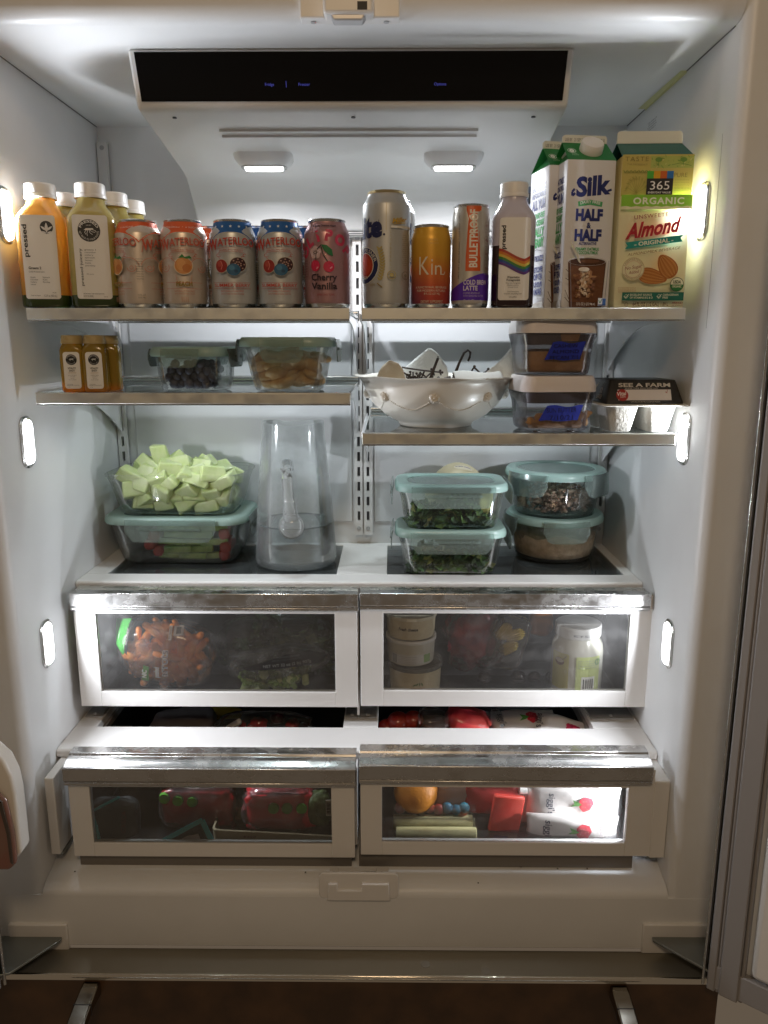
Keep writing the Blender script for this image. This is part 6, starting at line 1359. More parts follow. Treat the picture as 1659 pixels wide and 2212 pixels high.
# --- right stacks
def leafy(name, label, t, bx_, cols, seed, n, z0, hx, hy, hz, sz, cat, pile=True):
    R_ = random.Random(seed); g = G()
    for k in range(n):
        x, y = R_.uniform(-hx, hx), R_.uniform(-hy, hy); top = hz*(1-0.75*(abs(x)/hx)**2.2)*(0.8+0.35*sin(x*70+seed)); z = z0+R_.random()*top
        a, b, c = R_.uniform(0, 6.28), R_.uniform(-1.2, 1.2), R_.uniform(0, 6.28); L = sz*R_.uniform(.5, 1.2); R3 = Matrix.Rotation(a, 3, 'Z') @ Matrix.Rotation(b, 3, 'X') @ Matrix.Rotation(c, 3, 'Z')
        P5 = [Vector(p)*L for p in ((-1, 0, 0), (-.35, .45, .25), (.3, .35, -.2), (1, 0, .25), (.3, -.5, .2), (-.4, -.35, -.2))]
        mi = R_.choices(range(len(cols)), weights=[5, 3, 1][:len(cols)])[0]
        g.add([tuple(R3 @ p+Vector((x, y, z))) for p in P5]+[tuple(R3 @ Vector((0, 0, .18*L))+Vector((x, y, z)))], [(0, 1, 6), (1, 2, 6), (2, 3, 6), (3, 4, 6), (4, 5, 6), (5, 0, 6)], mi)
    o = g.build(name, cols, kind='stuff', smooth=False); inplace(o, t, 0.0); return tag(o, label, cat)
K_ = [mat('kale_dark', (0.035, 0.085, 0.024), 0.5), mat('kale_mid', (0.10, 0.19, 0.045), 0.5), mat('kale_light', (0.26, 0.28, 0.09), 0.5)]
yk_ = 1.322+0.062; xk = Xat(970, 1200, yk_)
tk1 = dish('lower of two stacked glass dishes of dark kale', 'food container', xk, yk_, ZV+0.0003, 0.186, 0.120, 0.0830, rz=radians(-0.5), r=0.030, clipw=0.78, clipdrop=0.030, taper=0.88, group='stacked dishes of kale', clips=('f', 'l', 'r'))
leafy('kale', 'dark chopped kale in the lower stacked glass dish', tk1, None, K_, 5, 560, 0.006, 0.068, 0.046, 0.036, 0.0155, 'kale')
tk2 = dish('upper of two stacked glass dishes of dark kale', 'food container', xk, yk_+0.001, ZV+0.0003+0.0842, 0.186, 0.120, 0.0800, rz=radians(0.5), r=0.030, clipw=0.78, clipdrop=0.030, taper=0.88, group='stacked dishes of kale', clips=('f', 'l', 'r'))
leafy('kale', 'dark green cooked kale in the upper stacked glass dish', tk2, None, K_, 6, 560, 0.006, 0.072, 0.046, 0.040, 0.0155, 'kale')
o = G().loft([rrect(0.02, 0.03, 0.006, -0.022, 4), rrect(0.030, 0.04, 0.008, 0.0, 4), rrect(0.022, 0.03, 0.006, 0.024, 4)]).build('squash_piece', mat('yellow_squash', (0.40, 0.36, 0.10), 0.45, sss=0.2), loc=tk2.location+Vector((0.062, 0.002, 0.040)), rot=(0, 0.15, 0), bevel=0.004)
tag(o, 'pale yellow vegetable piece at the right end of the upper kale dish', 'vegetable piece')
yr = 1.39+0.087; xr = Xat(1198, 1180, yr)
tr1 = dish('lower round glass dish of coarse tan mash', 'food container', Xat(1194, 1190, yr), yr, ZV+0.0003, 0.172, 0.172, 0.0860, round_=True, taper=0.86, clipw=0.50, clipdrop=0.032, glass=M_glf, group='stacked round dishes', clipang=(radians(4), radians(-84)))
M_mash = mat('tan_mash', (0.78, 0.60, 0.42), 0.7, col2=(0.60, 0.44, 0.28), nscale=90, bump=1.0, bscale=110)
g = G(); R_ = random.Random(8); rings = [circ(0.060, 0.0045, 40), circ(0.0715, 0.009, 40), circ(0.0755, 0.025, 40)]
rings.append([((0.0785)*cos(2*pi*i/40), 0.0785*sin(2*pi*i/40), 0.050+0.005*sin(i*.9)+R_.uniform(-.003, .003)) for i in range(40)]); rings.append([(x*.8, y*.8, z+R_.uniform(-.003, .004)) for x, y, z in rings[-1]]); rings.append([(x*.2, y*.2, z) for x, y, z in rings[-1]])
o = g.loft(rings).build('mash', M_mash, sharp=80); inplace(o, tr1, 0); tag(o, 'coarse tan mash filling the lower round glass dish', 'mash')
tr2 = dish('upper round glass dish of brown crumbled meat', 'food container', Xat(1197, 1075, yr-0.002), yr-0.002, ZV+0.0003+0.0872, 0.176, 0.176, 0.0850, round_=True, taper=0.86, clipw=0.50, clipdrop=0.034, group='stacked round dishes', clipang=(radians(-46), radians(48)))
M_crm = [mat('crumble_brown', (0.34, 0.20, 0.135), 0.7, bump=0.4, bscale=200), mat('crumble_pale', (0.52, 0.35, 0.26), 0.7, bump=0.4, bscale=200), mat('crumble_dark', (0.16, 0.09, 0.06), 0.7)]
g = G(); R_ = random.Random(14)
for k in range(750):
    a = R_.uniform(0, 2*pi); q = 0.068*sqrt(R_.random()); z = 0.008+R_.random()*0.048*(1-0.4*(q/0.068)**3); g.blob((q*cos(a), q*sin(a), z), R_.uniform(.0020, .0050), R_.uniform(.0020, .0050), R_.uniform(.0018, .0040), 6, 4, mi=R_.choice((0, 0, 1, 1, 2)), jit=0.25, rnd=R_)
o = g.build('meat_crumble', M_crm, kind='stuff'); inplace(o, tr2, 0); tag(o, 'brown crumbled cooked meat in the upper round glass dish', 'meat crumble')
pm = PY(988, 1060, 1.50)
mt_ = thing('pale_melon', 'round pale tan melon with a sticker behind the kale dishes', 'melon', (pm.x, 1.497, ZV+0.0005))
G().blob((0, 0, 0.089), 0.066, 0.064, 0.089, 36, 20).build('melon_rind', mat('melon_rind', (0.55, 0.47, 0.30), 0.5, noise=0.15, nscale=30), mt_)
A = Art(); A.disc(0, 0, 0.018, '#c9bfa6', ry=0.008); A.text('organic melon', 0, 0.000, 0.0042, '#3a2f6a', w=0.030, shear=0.3, bold=0.02)
A.lay('sticker', mt_, lambda x, y, o: (x+0.008, -0.022+y*0.8, 0.089+0.089*sqrt(max(0, 1-((x+.008)/.066)**2-((-0.022+y*.8)/.064)**2))+0.0006+o), maxx=0.003)
# ------------------------------------------------------------------ what lies in the drawers
def wrinkled(name, label, cat, loc, rx, ry, rz_, m, seed, rot=(0, 0, 0), n=34, mm=22, amp=0.10, sq=0.75, parent=None, tag_=True, fine=6.0):
    """a soft bag: squarish pillow with folds"""
    from mathutils import noise as N_
    rings = []
    for k in range(mm+1):
        th = pi*k/mm; ring = []
        for i in range(n):
            a = 2*pi*i/n; cx2, sx2 = cos(a), sin(a)
            f = lambda v: math.copysign(abs(v)**sq, v)
            x, y, z = f(cx2)*max(sin(th), .02)**sq, f(sx2)*max(sin(th), .02), -f(cos(th))
            q = 1+amp*N_.noise(Vector((x*2+seed, y*2, z*2)))+amp*0.45*N_.noise(Vector((x*fine+seed, y*fine, z*fine)))
            ring.append((rx*x*q, ry*y*q, rz_*z*q))
        rings.append(ring)
    o = G().loft(rings).build(name, m, parent, loc=loc, rot=rot, sharp=180)
    if tag_ and label: tag(o, label, cat)
    return o
M_bag = clear('bag_film', (0.98, 0.98, 0.98), 0.045, (0.85, 0.85, 0.85), 0.12, fn=0.09, fscale=60, edge=0.35, refl=1.5)
M_carrot = mat('carrot', (0.85, 0.26, 0.045), 0.42, col2=(0.90, 0.38, 0.10), nscale=60, coat=0.2, sss=0.1)
def inD(dr, u, v, back):   # point seen at pixel (u, v), lying a given distance behind the drawer front
    Y = dr[1].y+back; return PY(u, v, Y)
R_ = random.Random(77)
# carrots
pc = inD(dUL, 352, 1405, 0.056); gc = 'baby carrots in the clear bag'
cg = G().loft([circ(0.0006, -0.024, 12)]+[circ(0.0062*k, z, 12) for k, z in ((0.6, -0.0235), (0.9, -0.021), (1.0, -0.015), (1.02, 0), (1.0, 0.014), (0.85, 0.020), (0.55, 0.0228))]+[circ(0.0006, 0.0233, 12)])
first = None
for i in range(80):
    a = R_.uniform(0, 2*pi); q = R_.random()**0.42; x, z = 0.066*q*cos(a)+0.010, 0.050*q*sin(a); y = R_.uniform(-0.030, -0.004)*(1-q*q*0.75)-0.002
    if first is None: first = cg.build('carrot', M_carrot); o = first; tag(o, 'orange baby carrot inside the clear bag in the upper left drawer', 'carrot', gc)
    else: o = copy_tree(first)
    o.location = pc+Vector((x, y, z)); o.rotation_euler = (R_.uniform(-.25, .25), R_.uniform(-1.3, 1.3), R_.uniform(-.3, .3)); k = R_.uniform(.85, 1.15); o.scale = (k, k, k)
tb_ = thing('carrot_bag', 'clear bag of baby carrots with a green corner and white lettering', 'bag', pc)
wrinkled('bag_film', None, None, (0.008, 0.0, 0), 0.086, 0.040, 0.062, M_bag, 3, parent=tb_, tag_=False, rot=(0, radians(14), 0))
A = Art(); YW = '#e8e2da'
A.poly([(-0.079, 0.060), (-0.048, 0.064), (-0.054, 0.040), (-0.056, 0.010), (-0.060, 0.004), (-0.074, 0.022)], mat('bag_green', (0.05, 0.34, 0.05), 0.35))
A.poly([(-0.049, 0.062), (-0.044, 0.060), (-0.050, 0.038), (-0.052, 0.006), (-0.058, 0.010), (-0.055, 0.040)], '#1c1a1c')
A.text('READY TO EAT', -0.0515, 0.036, 0.0030, YW, w=0.026, rot=pi/2-0.1); A.text('arrots', 0.0195, -0.0080, 0.0125, YW, w=0.052, rot=pi/2-0.10, bold=0.04); A.text('peeled', 0.0035, -0.0240, 0.0090, YW, w=0.022, rot=pi/2-0.15, bold=0.02); A.text('arrots', 0.0195, -0.0080, 0.0122, '#5a2018', w=0.050, rot=pi/2-0.10, bold=-0.005)
A.poly([(-0.030, -0.042), (-0.018, -0.044), (-0.012, -0.012), (-0.022, -0.009)], '#5d8a3c'); A.text('NIC', -0.0190, -0.0280, 0.0080, YW, w=0.018, rot=pi/2-0.2, bold=0.04)
A.rect(0.030, 0.040, 0.046, 0.055, '#a89a90'); A.rect(0.034, 0.043, 0.042, 0.053, '#4a4038'); A.rect(0.022, 0.034, 0.027, 0.056, '#c9b8aa')
A.text('fresh', 0.0245, 0.045, 0.0026, '#4a3028', w=0.018, rot=pi/2)
A.lay('bag_print', tb_, lambda x, y, o: (x, -0.046+0.030*((x/0.09)**2+(y/0.068)**2)-o, y), maxx=0.004)
# broccoli and its bag, and a leafy bag behind
M_broc = [mat('broccoli_green', (0.16, 0.26, 0.06), 0.7, bump=0.8, bscale=300), mat('broccoli_stem', (0.52, 0.62, 0.30), 0.55, noise=0.2, nscale=40)]
pb = inD(dUL, 590, 1458, 0.040)
for i, (x, z, s_) in enumerate(((-0.046, -0.004, 1.0), (-0.018, 0.004, 1.1), (0.012, 0.000, 1.05), (0.040, 0.006, 0.9), (-0.030, -0.010, 0.8), (0.006, -0.012, 0.9), (0.060, 0.012, 0.8))):
    t = thing('broccoli_floret', 'broccoli floret showing in the lower part of the dark bag', 'broccoli', pb+Vector((x*0.95, R_.uniform(-.014, -.002), z-0.006)), R_.uniform(0, 6), 'broccoli florets in the dark bag'); s_ *= 1.45
    g = G()
    for k in range(26):
        a, q = R_.uniform(0, 6.28), R_.random()**.5; g.blob((0.013*s_*q*cos(a), 0.013*s_*q*sin(a), 0.012*s_*(1-0.5*q*q)), .0042, .0042, .0036, 7, 5, jit=0.15, rnd=R_)
    g.build('floret_head', M_broc[0], t)
    g = G(); g.tube([(0, 0, -0.016*s_), (0.001, 0, 0.0), (0, 0, 0.010*s_)], [0.0052*s_, 0.0056*s_, 0.008*s_], 10)
    for q in range(3): g.tube([(0, 0, -0.004), (0.009*cos(q*2.1), 0.009*sin(q*2.1), 0.010)], [0.0035, 0.0045], 7)
    g.build('floret_stem', M_broc[1], t); t.rotation_euler = (R_.uniform(-1.2, .5), R_.uniform(-1.4, 1.4), R_.uniform(0, 6))
tq = thing('broccoli_bag', 'dark printed bag of broccoli lying low in the upper left drawer', 'bag', pb+Vector((0.010, 0.004, 0.022)), 0)
wrinkled('bag_film', None, None, (0, 0, 0), 0.090, 0.036, 0.030, M_bag, 8, parent=tq, tag_=False, rot=(0, radians(-8), 0), sq=0.9)
A = Art(); A.poly([(-0.028, 0.014), (0.020, 0.024), (0.055, 0.020), (0.088, 0.024), (0.075, 0.010), (0.030, 0.008), (-0.050, -0.001), (-0.060, 0.003)], '#17191d', rough=0.3); A.poly([(-0.028, 0.014), (0.020, 0.032), (0.058, 0.036), (0.088, 0.024), (0.055, 0.018), (0.020, 0.012)], '#17191d', rough=0.3)
A.text('NET WT 32 oz (2 lb) 907g', 0.020, 0.0105, 0.0050, '#9aa0a4', w=0.082, rot=0.10, bold=0.01); A.text('PRESERVATIVE-FREE', 0.022, 0.0255, 0.0032, '#6a7074', w=0.040, rot=0.08); A.text('BROCCOLI FLORETS', 0.020, 0.0205, 0.0026, '#5a6064', w=0.050, rot=0.08)
A.lay('bag_print', tq, lambda x, y, o: (x, -0.040+0.022*(x/0.09)**2-o, y), maxx=0.005)
M_leafd = [mat('leaf_dark', (0.020, 0.050, 0.012), 0.5), mat('leaf_mid', (0.045, 0.10, 0.022), 0.5), mat('leaf_pale', (0.11, 0.16, 0.04), 0.5)]
pl = inD(dUL, 600, 1385, 0.125)
tl_ = thing('salad_bag', 'dim bag of dark green leaves behind the broccoli bag', 'bag', pl)
leafy('salad_leaves', 'dark green salad leaves packed in the bag behind the broccoli', tl_, None, M_leafd, 15, 260, -0.045, 0.095, 0.020, 0.095, 0.026, 'salad leaves')
wrinkled('bag_film', None, None, (0, 0, 0), 0.108, 0.035, 0.058, M_bag, 12, parent=tl_, tag_=False, sq=0.7)
# upper right: tubs
M_tub = mat('tub_plastic', (0.62, 0.58, 0.48), 0.35, trans=0.2); M_tubc = clear('tub_clear', (0.93, 0.93, 0.90), 0.22, (0.62, 0.58, 0.50), 0.1, edge=0.5)
M_chs = mat('cheese_cream', (0.58, 0.50, 0.34), 0.6, noise=0.12, nscale=70, bump=0.6, bscale=200)
def tub(label, u, vtop, vbot, back, w, mbody, art, lidm, dy=0.0):
    a, b = inD(dUR, u, vtop, back), inD(dUR, u, vbot, back); h = a.z-b.z
    t = thing('cheese_tub', label, 'tub', (a.x, a.y, b.z), 0, 'stacked tubs in the upper right drawer')
    G().lathe([(w*0.44, 0), (w*0.46, 0.001), (w*0.475, h*0.3), (w*0.49, h*0.86)], 40).build('tub_body', mbody, t)
    G().lathe([(w*0.505, h*0.86), (w*0.515, h*0.87), (w*0.515, h*0.985), (w*0.49, h), (w*0.46, h-0.001), (w*0.45, h-0.003)], 40).build('tub_lid', lidm, t)
    if art: art.lay('tub_print', t, wrap_round(lambda z: w*0.468+(w*0.026)*max(0, min(1, z/h/0.86))), base=0.0005)
    return t
M_lidcl = clear('tub_lid_clear', (0.95, 0.95, 0.93), 0.25, (0.75, 0.73, 0.70), 0.1, edge=0.6)
A = Art(); A.text('PARMESAN', 0.004, 0.0130, 0.0058, '#6a3a20', w=0.044, bold=0.03); A.rect(-0.010, 0.0070, 0.018, 0.0105, '#5a4a38'); A.text('GRATED', 0.004, 0.0200, 0.0030, '#b0603a', w=0.025)
for k in range(4): leaf(A, -0.006+0.006*k, 0.0265, 0.008, 0.5+0.5*k, '#4f6a35')
wz_ = dUR[3]
tub('clear tub of grated parmesan at the bottom of the stack', 897, 1422, 1489, 0.052, 0.094, M_chs, A, M_lidcl)
A = Art(); A.rect(-0.038, 0.004, 0.034, 0.022, '#c9c6c4'); A.rect(0.022, 0.006, 0.036, 0.021, '#8aa86a')
for k in range(5): A.text('Nutrition facts serving size amount', -0.010, 0.0175-0.0030*k, 0.0014, '#5a5858', w=0.038)
A.rect(-0.036, 0.005, -0.026, 0.021, '#8a8888')
tub('white labelled tub in the middle of the stack', 888, 1367, 1421, 0.050, 0.086, M_tub, A, mat('tub_lid_white', (0.66, 0.64, 0.62), 0.4))
A = Art(); A.text('Fresh cheese', -0.006, 0.0180, 0.0055, '#3a3020', w=0.034, bold=0.03, shear=0.2)
tub('cream coloured tub on top of the stack', 888, 1318, 1366, 0.050, 0.088, M_chs, A, mat('tub_lid_cream', (0.60, 0.55, 0.42), 0.4))
# white jar
a, b = inD(dUR, 1250, 1344, 0.050), inD(dUR, 1250, 1490, 0.050); h = a.z-b.z
tj = thing('white_jar', 'glass jar of white spread with pale green labels', 'jar', (a.x, a.y, b.z+0.0004), radians(-10))
M_jw = mat('jar_white_content', (0.66, 0.65, 0.58), 0.18, coat=0.6)
G().lathe([(0.036, 0), (0.0425, 0.002), (0.0445, 0.008), (0.0445, h*0.62), (0.0430, h*0.72), (0.0375, h*0.80), (0.0365, h*0.84)], 44).build('jar_body', M_jw, tj)
G().lathe([(0.0385, h*0.845), (0.0395, h*0.85), (0.0395, h*0.985), (0.038, h), (0.035, h)], 44).build('jar_lid', mat('jar_lid_white', (0.68, 0.68, 0.67), 0.35), tj)
A = Art(); A.rect(-0.052, 0.016, -0.016, 0.082, '#c9c47a', r=0.003); A.disc(-0.034, 0.066, 0.010, '#7a5a3c', ry=0.007); A.disc(-0.034, 0.068, 0.0085, '#d8d2c4', ry=0.004); A.line([(-0.028, 0.070), (-0.020, 0.078)], 0.0012, '#7a6a4c')
for k in range(8): A.text('organic coconut oil spread', -0.034, 0.052-0.004*k, 0.0018, '#7a6a3c', w=0.026)
A.rect(-0.004, 0.012, 0.040, 0.080, '#c3cf8c', r=0.003); A.rect(0.006, 0.018, 0.030, 0.044, '#d8d8d2', r=0.001)
for k in range(14):
    if k % 3 != 2: A.rect(0.009+0.0013*k, 0.022, 0.0097+0.0013*k+(0.0004 if k % 4 == 0 else 0), 0.040, '#20201e')
for k in range(4): A.text('Keep in a cool place stir well', 0.016, 0.072-0.004*k, 0.0018, '#8a8aa4', w=0.032)
A.text('COCONUT', 0.012, 0.058, 0.0030, '#9aa86a', w=0.020); A.ring(0.034, 0.070, 0.0055, 0.0012, '#3f8a4c'); A.line([(0.034, 0.066), (0.034, 0.074)], 0.0009, '#3f8a4c')
A.lay('jar_labels', tj, wrap_round(0.0445), base=0.0004)
A = Art(); A.text('BEST BY 2022', 0.004, h*0.89, 0.0040, '#3c3c50', w=0.026); A.lay('lid_print', tj, wrap_round(0.0395), base=0.0003)
# red and yellow packets
M_rp = mat('red_packet', (0.42, 0.022, 0.040), 0.3, coat=0.4, col2=(0.62, 0.08, 0.07), nscale=22, bump=0.5, bscale=60)
M_mix = mat('red_mixed_fruit', (0.50, 0.03, 0.06), 0.35, coat=0.4, col2=(0.22, 0.02, 0.10), nscale=30, bump=0.6, bscale=70)
M_yp = mat('yellow_ridged', (0.60, 0.46, 0.06), 0.4, coat=0.2, bump=0.3, bscale=50)
p = inD(dUR, 1022, 1372, 0.070); wrinkled('red_packet', 'crumpled red packet hanging behind the drawer window left of the yellow one', 'packet', p, 0.036, 0.016, 0.048, M_mix, 2, sq=0.8, rot=(0, 0.25, 0), amp=0.4)
wrinkled('packet_film', 'clear crinkled film bag around the red fruit packet', 'film bag', p+Vector((0.004, -0.004, 0)), 0.052, 0.020, 0.056, M_bag, 22, sq=0.7, rot=(0, -0.1, 0), amp=0.3, fine=10)
p = inD(dUR, 1094, 1385, 0.058); ty = thing('yellow_packet', 'clear packet of ridged yellow pieces', 'packet', p)
for i, (x, z, a) in enumerate(((0.004, -0.012, -0.5), (0.014, 0.012, -0.3), (-0.006, 0.020, -0.9))):
    g = G(); 
    rings = [[(0.020*cos(2*pi*j/20)*k, 0.005*sin(2*pi*j/20)*k, zz) for j in range(20)] for zz, k in [(-0.010+0.002*q, (0.8 if q % 2 else 1.0)*(1-((q-5)/6.5)**2*.6)) for q in range(11)]]
    g.loft(rings).build('ridged_piece', M_yp, ty, loc=(x, -0.002*i, z), rot=(0, a, 0))
wrinkled('packet_film', None, None, (0.002, 0, 0), 0.034, 0.014, 0.052, M_bag, 19, parent=ty, tag_=False, sq=0.6, rot=(0, 0.25, 0))
for (u, v, r_) in ((1155, 1452, 0.012), (1120, 1457, 0.013), (1192, 1457, 0.012), (1046, 1452, 0.012)):
    p = inD(dUR, u, v, 0.060); o = G().blob((0, 0, 0), r_, r_, r_*.95, 18, 12).build('dark_plum', mat('plum_skin', (0.020, 0.014, 0.022), 0.25, coat=0.4, noise=0.3, nscale=60), loc=(p.x, p.y, dUR[3]+r_+0.002)); tag(o, 'dark round fruit low behind the upper right window', 'plum', 'dark fruits in the upper right drawer')
p = inD(dUR, 1168, 1345, 0.100); wrinkled('orange_packet', 'small dim orange packet behind the white jar', 'packet', p, 0.022, 0.014, 0.024, mat('orange_packet', (0.35, 0.13, 0.03), 0.4), 5, sq=0.6)

# ---- lower drawers, seen from above through the cover
def sack(label, cat, name, u, v, Y, rx, ry, rz_, m, seed, rot=(0, 0, 0), sq=0.6, film=False):
    p = PY(u, v, Y); return wrinkled(name, label, cat, p, rx, ry, rz_, m, seed, rot, sq=sq)
M_wp = mat('white_pouch', (0.66, 0.62, 0.60), 0.35, coat=0.2, bump=0.25, bscale=25)
M_gp = mat('grey_packet', (0.12, 0.10, 0.10), 0.4, bump=0.4, bscale=30)
sack('dull grey flat packet in the left opening between the drawers', 'packet', 'grey_packet', 395, 1566, 1.32, 0.060, 0.050, 0.016, M_gp, 31, (0.1, -0.1, 0.1))
sack('yellow printed strip of a packet at the back of the left opening', 'packet', 'yellow_packet', 455, 1540, 1.38, 0.060, 0.014, 0.010, mat('yellow_strip', (0.50, 0.40, 0.04), 0.4), 32, (0, 0.02, 0))
t = thing('pepper_bag', 'clear crinkled bag of red peppers in the left opening', 'bag', PY(570, 1572, 1.30))
wrinkled('bag_film', None, None, (0, 0, 0), 0.090, 0.050, 0.022, M_bag, 41, parent=t, tag_=False, sq=0.7)
for i, (u, v, r_) in enumerate(((560, 1562, 0.016), (515, 1568, 0.015), (632, 1564, 0.013), (600, 1552, 0.013), (545, 1572, 0.012), (655, 1572, 0.012))):
    p = PY(u, v, 1.305); tag(G().blob((0, 0, 0), r_, r_*.8, r_*.75, 12, 8, jit=0.12).build('small_red_pepper', mat('pepper_skin', (0.50, 0.02, 0.02), 0.25, coat=0.5) if i not in (3, 5) else mat('pepper_dark', (0.09, 0.012, 0.025), 0.3, coat=0.4), loc=p), ['reddest small pepper at the middle of the left opening', 'leftmost small red pepper beside the cream wrapper', 'small red pepper toward the right of the left opening', 'dark purple small pepper at the back of the left opening', 'low red pepper between the wrapper and the reddest one', 'dark small pepper at the right end of the left opening'][i], 'pepper', 'small peppers in the left opening')
tag(G().loft([rrect(0.03, 0.014, 0.004, z, 3) for z in (-0.003, 0.003)]).build('white_wrapper', M_wp, loc=PY(505, 1566, 1.285), rot=(0.2, -0.5, 0.2), bevel=0.002), 'torn cream wrapper beside the small red peppers', 'wrapper')
for i, (u, v, r_, lb_) in enumerate(((860, 1560, 0.022, 'largest dark red fruit at the left of the right opening'), (893, 1556, 0.020, 'dark red fruit beside the crumpled clear bag'), (836, 1572, 0.018, 'leftmost dark red fruit in the right opening'), (905, 1574, 0.018, 'lowest dark red fruit touching the crumpled clear bag'))):
    tag(G().blob((0, 0, 0), r_, r_, r_*.9, 20, 14).build('red_fruit', mat('red_fruit_skin', (0.22, 0.010, 0.010), 0.25, coat=0.4, col2=(0.36, 0.04, 0.02), nscale=30), loc=PY(u, v, 1.31)), lb_, 'fruit', 'red fruits in the right opening')
sack('crumpled clear bag with brown contents beside the red fruits', 'bag', 'clear_bag', 937, 1560, 1.30, 0.032, 0.030, 0.024, M_bag, 51)
sack('brown packet inside the clear crumpled bag', 'packet', 'brown_packet', 937, 1568, 1.31, 0.026, 0.024, 0.016, mat('brown_pk', (0.10, 0.05, 0.04), 0.5), 52)
sack('shiny red and pink packet in the right opening', 'packet', 'red_packet', 1010, 1560, 1.30, 0.040, 0.034, 0.026, M_rp, 53, (0, 0.3, 0))
sack('rolled clear wrapper between the red packet and white pouches', 'wrapper', 'clear_wrapper', 1072, 1560, 1.30, 0.012, 0.034, 0.018, M_bag, 54)
def pouch(label, P, w, h, rot, art, m=M_wp, cap=False, group=None, th=0.012):
    t = thing('yogurt_pouch', label, 'pouch', P, 0, group); t.rotation_euler = rot
    g = G(); n = 16; v = []; f = []; mm = 10
    for side in (1, -1):
        for j in range(mm+1):
            for i in range(n+1):
                a, b = i/n*2-1, j/mm*2-1; e = max(0, (1-a**4)*(1-b**4)); v.append((a*w/2*(1-0.03*(1-abs(b))), side*(th*e**0.8*(1+0.18*sin(a*5+b*3))+0.0006), b*h/2*(1-0.02*a*a)))
    for s_ in (0, 1):
        o = s_*(n+1)*(mm+1)
        for j in range(mm):
            for i in range(n): q = (o+j*(n+1)+i, o+j*(n+1)+i+1, o+(j+1)*(n+1)+i+1, o+(j+1)*(n+1)+i); f.append(q if s_ else q[::-1])
    o = (n+1)*(mm+1); ed = [i for i in range(n+1)]+[j*(n+1)+n for j in range(1, mm+1)]+[mm*(n+1)+i for i in range(n-1, -1, -1)]+[j*(n+1) for j in range(mm-1, 0, -1)]
    for a, b in zip(ed, ed[1:]+ed[:1]): f.append((a, b, o+b, o+a))
    g.add(v, f).build('pouch_body', m, t, sharp=70)
    if cap: G().lathe([(0.0065, 0), (0.0065, 0.012), (0.0055, 0.013)], 16).build('pouch_cap', M_cap, t, loc=(-w/2-0.001, 0, h*0.26), rot=(0, -pi/2, 0))
    if art:
        def wr(x, y, o2):
            a, b = max(-1, min(1, x/(w/2))), max(-1, min(1, y/(h/2))); e = max(0, (1-a**4)*(1-b**4)); return (x, -(th*e**0.8*(1+0.18*sin(a*5+b*3))+0.0014+o2), y)
        art.lay('pouch_print', t, wr, maxx=0.006)
    return t
def siggi(kind):
    A = Art(); A.text('siggi\'s', -0.045, 0.0, 0.0110, '#3a3c4a', w=0.036, rot=-pi/2, bold=0.01)
    if kind == 's':
        A.poly([(0.005, 0.010), (0.014, 0.016), (0.026, 0.013), (0.030, 0.004), (0.024, -0.008), (0.014, -0.013), (0.006, -0.004)], '#c03040'); A.poly([(0.004, 0.006), (-0.006, 0.010), (-0.002, 0.002), (-0.008, -0.004), (0.004, -0.002), (0.010, 0.002)], '#4f8a3c')
        for k in range(8): A.disc(0.012+0.004*(k % 4), 0.008-0.005*(k//2), 0.0008, '#e0b09a', n=6)
        A.text('STRAWBERRY', 0.042, 0.000, 0.0060, '#7a7074', w=0.036, rot=-pi/2); A.text('BANANA', 0.050, 0.000, 0.0050, '#7a7074', w=0.026, rot=-pi/2)
    else:
        for k in range(12): A.disc(0.010+0.006*(k % 4), -0.012+0.006*(k//4), 0.0042, ['#a01c3c', '#861430'][k % 2], n=9)
        A.text('WILD BERRY', 0.044, 0.0, 0.0055, '#4a4046', w=0.030, rot=-pi/2); A.text('lowfat yogurt', 0.051, 0.0, 0.0030, '#6a6066', w=0.026, rot=-pi/2)
    A.text('lowfat yogurt', 0.058, 0.0, 0.0028, '#7a7074', w=0.024, rot=-pi/2)
    return A
pouch('white yogurt pouch with a dark logo lying in the right opening', PY(1130, 1564, 1.30), 0.125, 0.070, (radians(-75), 0, radians(4)), siggi('s'), group='white yogurt pouches')
pouch('white yogurt pouch with a raspberry picture lying in the right opening', PY(1212, 1576, 1.285), 0.110, 0.060, (radians(-70), radians(10), radians(-12)), siggi('r'), group='white yogurt pouches')
# through the lower windows
p = inD(dLR, 1240, 1736, 0.062); pouch('upper white strawberry pouch behind the lower right window', p+Vector((0, 0.006, 0.002)), 0.158, 0.066, (0, radians(3), radians(3)), siggi('s'), group='white yogurt pouches', cap=True)
p = inD(dLR, 1235, 1790, 0.042); pouch('lower white strawberry pouch behind the lower right window', p+Vector((0, 0.002, 0.0)), 0.150, 0.050, (0, radians(1), radians(-2)), siggi('s'), group='white yogurt pouches')
M_chz = mat('string_cheese', (0.78, 0.72, 0.38), 0.4, coat=0.3, bump=0.15, bscale=60)
for (u, v, bk, lb) in ((942, 1803, 0.036, 'front pale yellow cheese stick in a clear sleeve'), (935, 1776, 0.056, 'dimmer pale cheese stick behind the front one')):
    p = inD(dLR, u, v, bk); t = thing('cheese_stick', lb, 'cheese stick', p, 0, 'cheese sticks in the lower right drawer')
    G().loft([[(x, 0.0100*k*cos(2*pi*i/18), 0.0132*k*sin(2*pi*i/18)) for i in range(18)] for x, k in ((-0.066, 0.85), (-0.065, 0.97), (-0.055, 1.0), (0.055, 1.02), (0.065, 0.97), (0.066, 0.85))]).build('stick', M_chz, t)
    G().box(-0.078, 0.084, -0.0125, -0.0118, -0.017, 0.017).build('sleeve', M_bag, t)
p = inD(dLR, 898, 1708, 0.075)
to = thing('orange', 'whole orange at the left of the lower right window', 'orange', p)
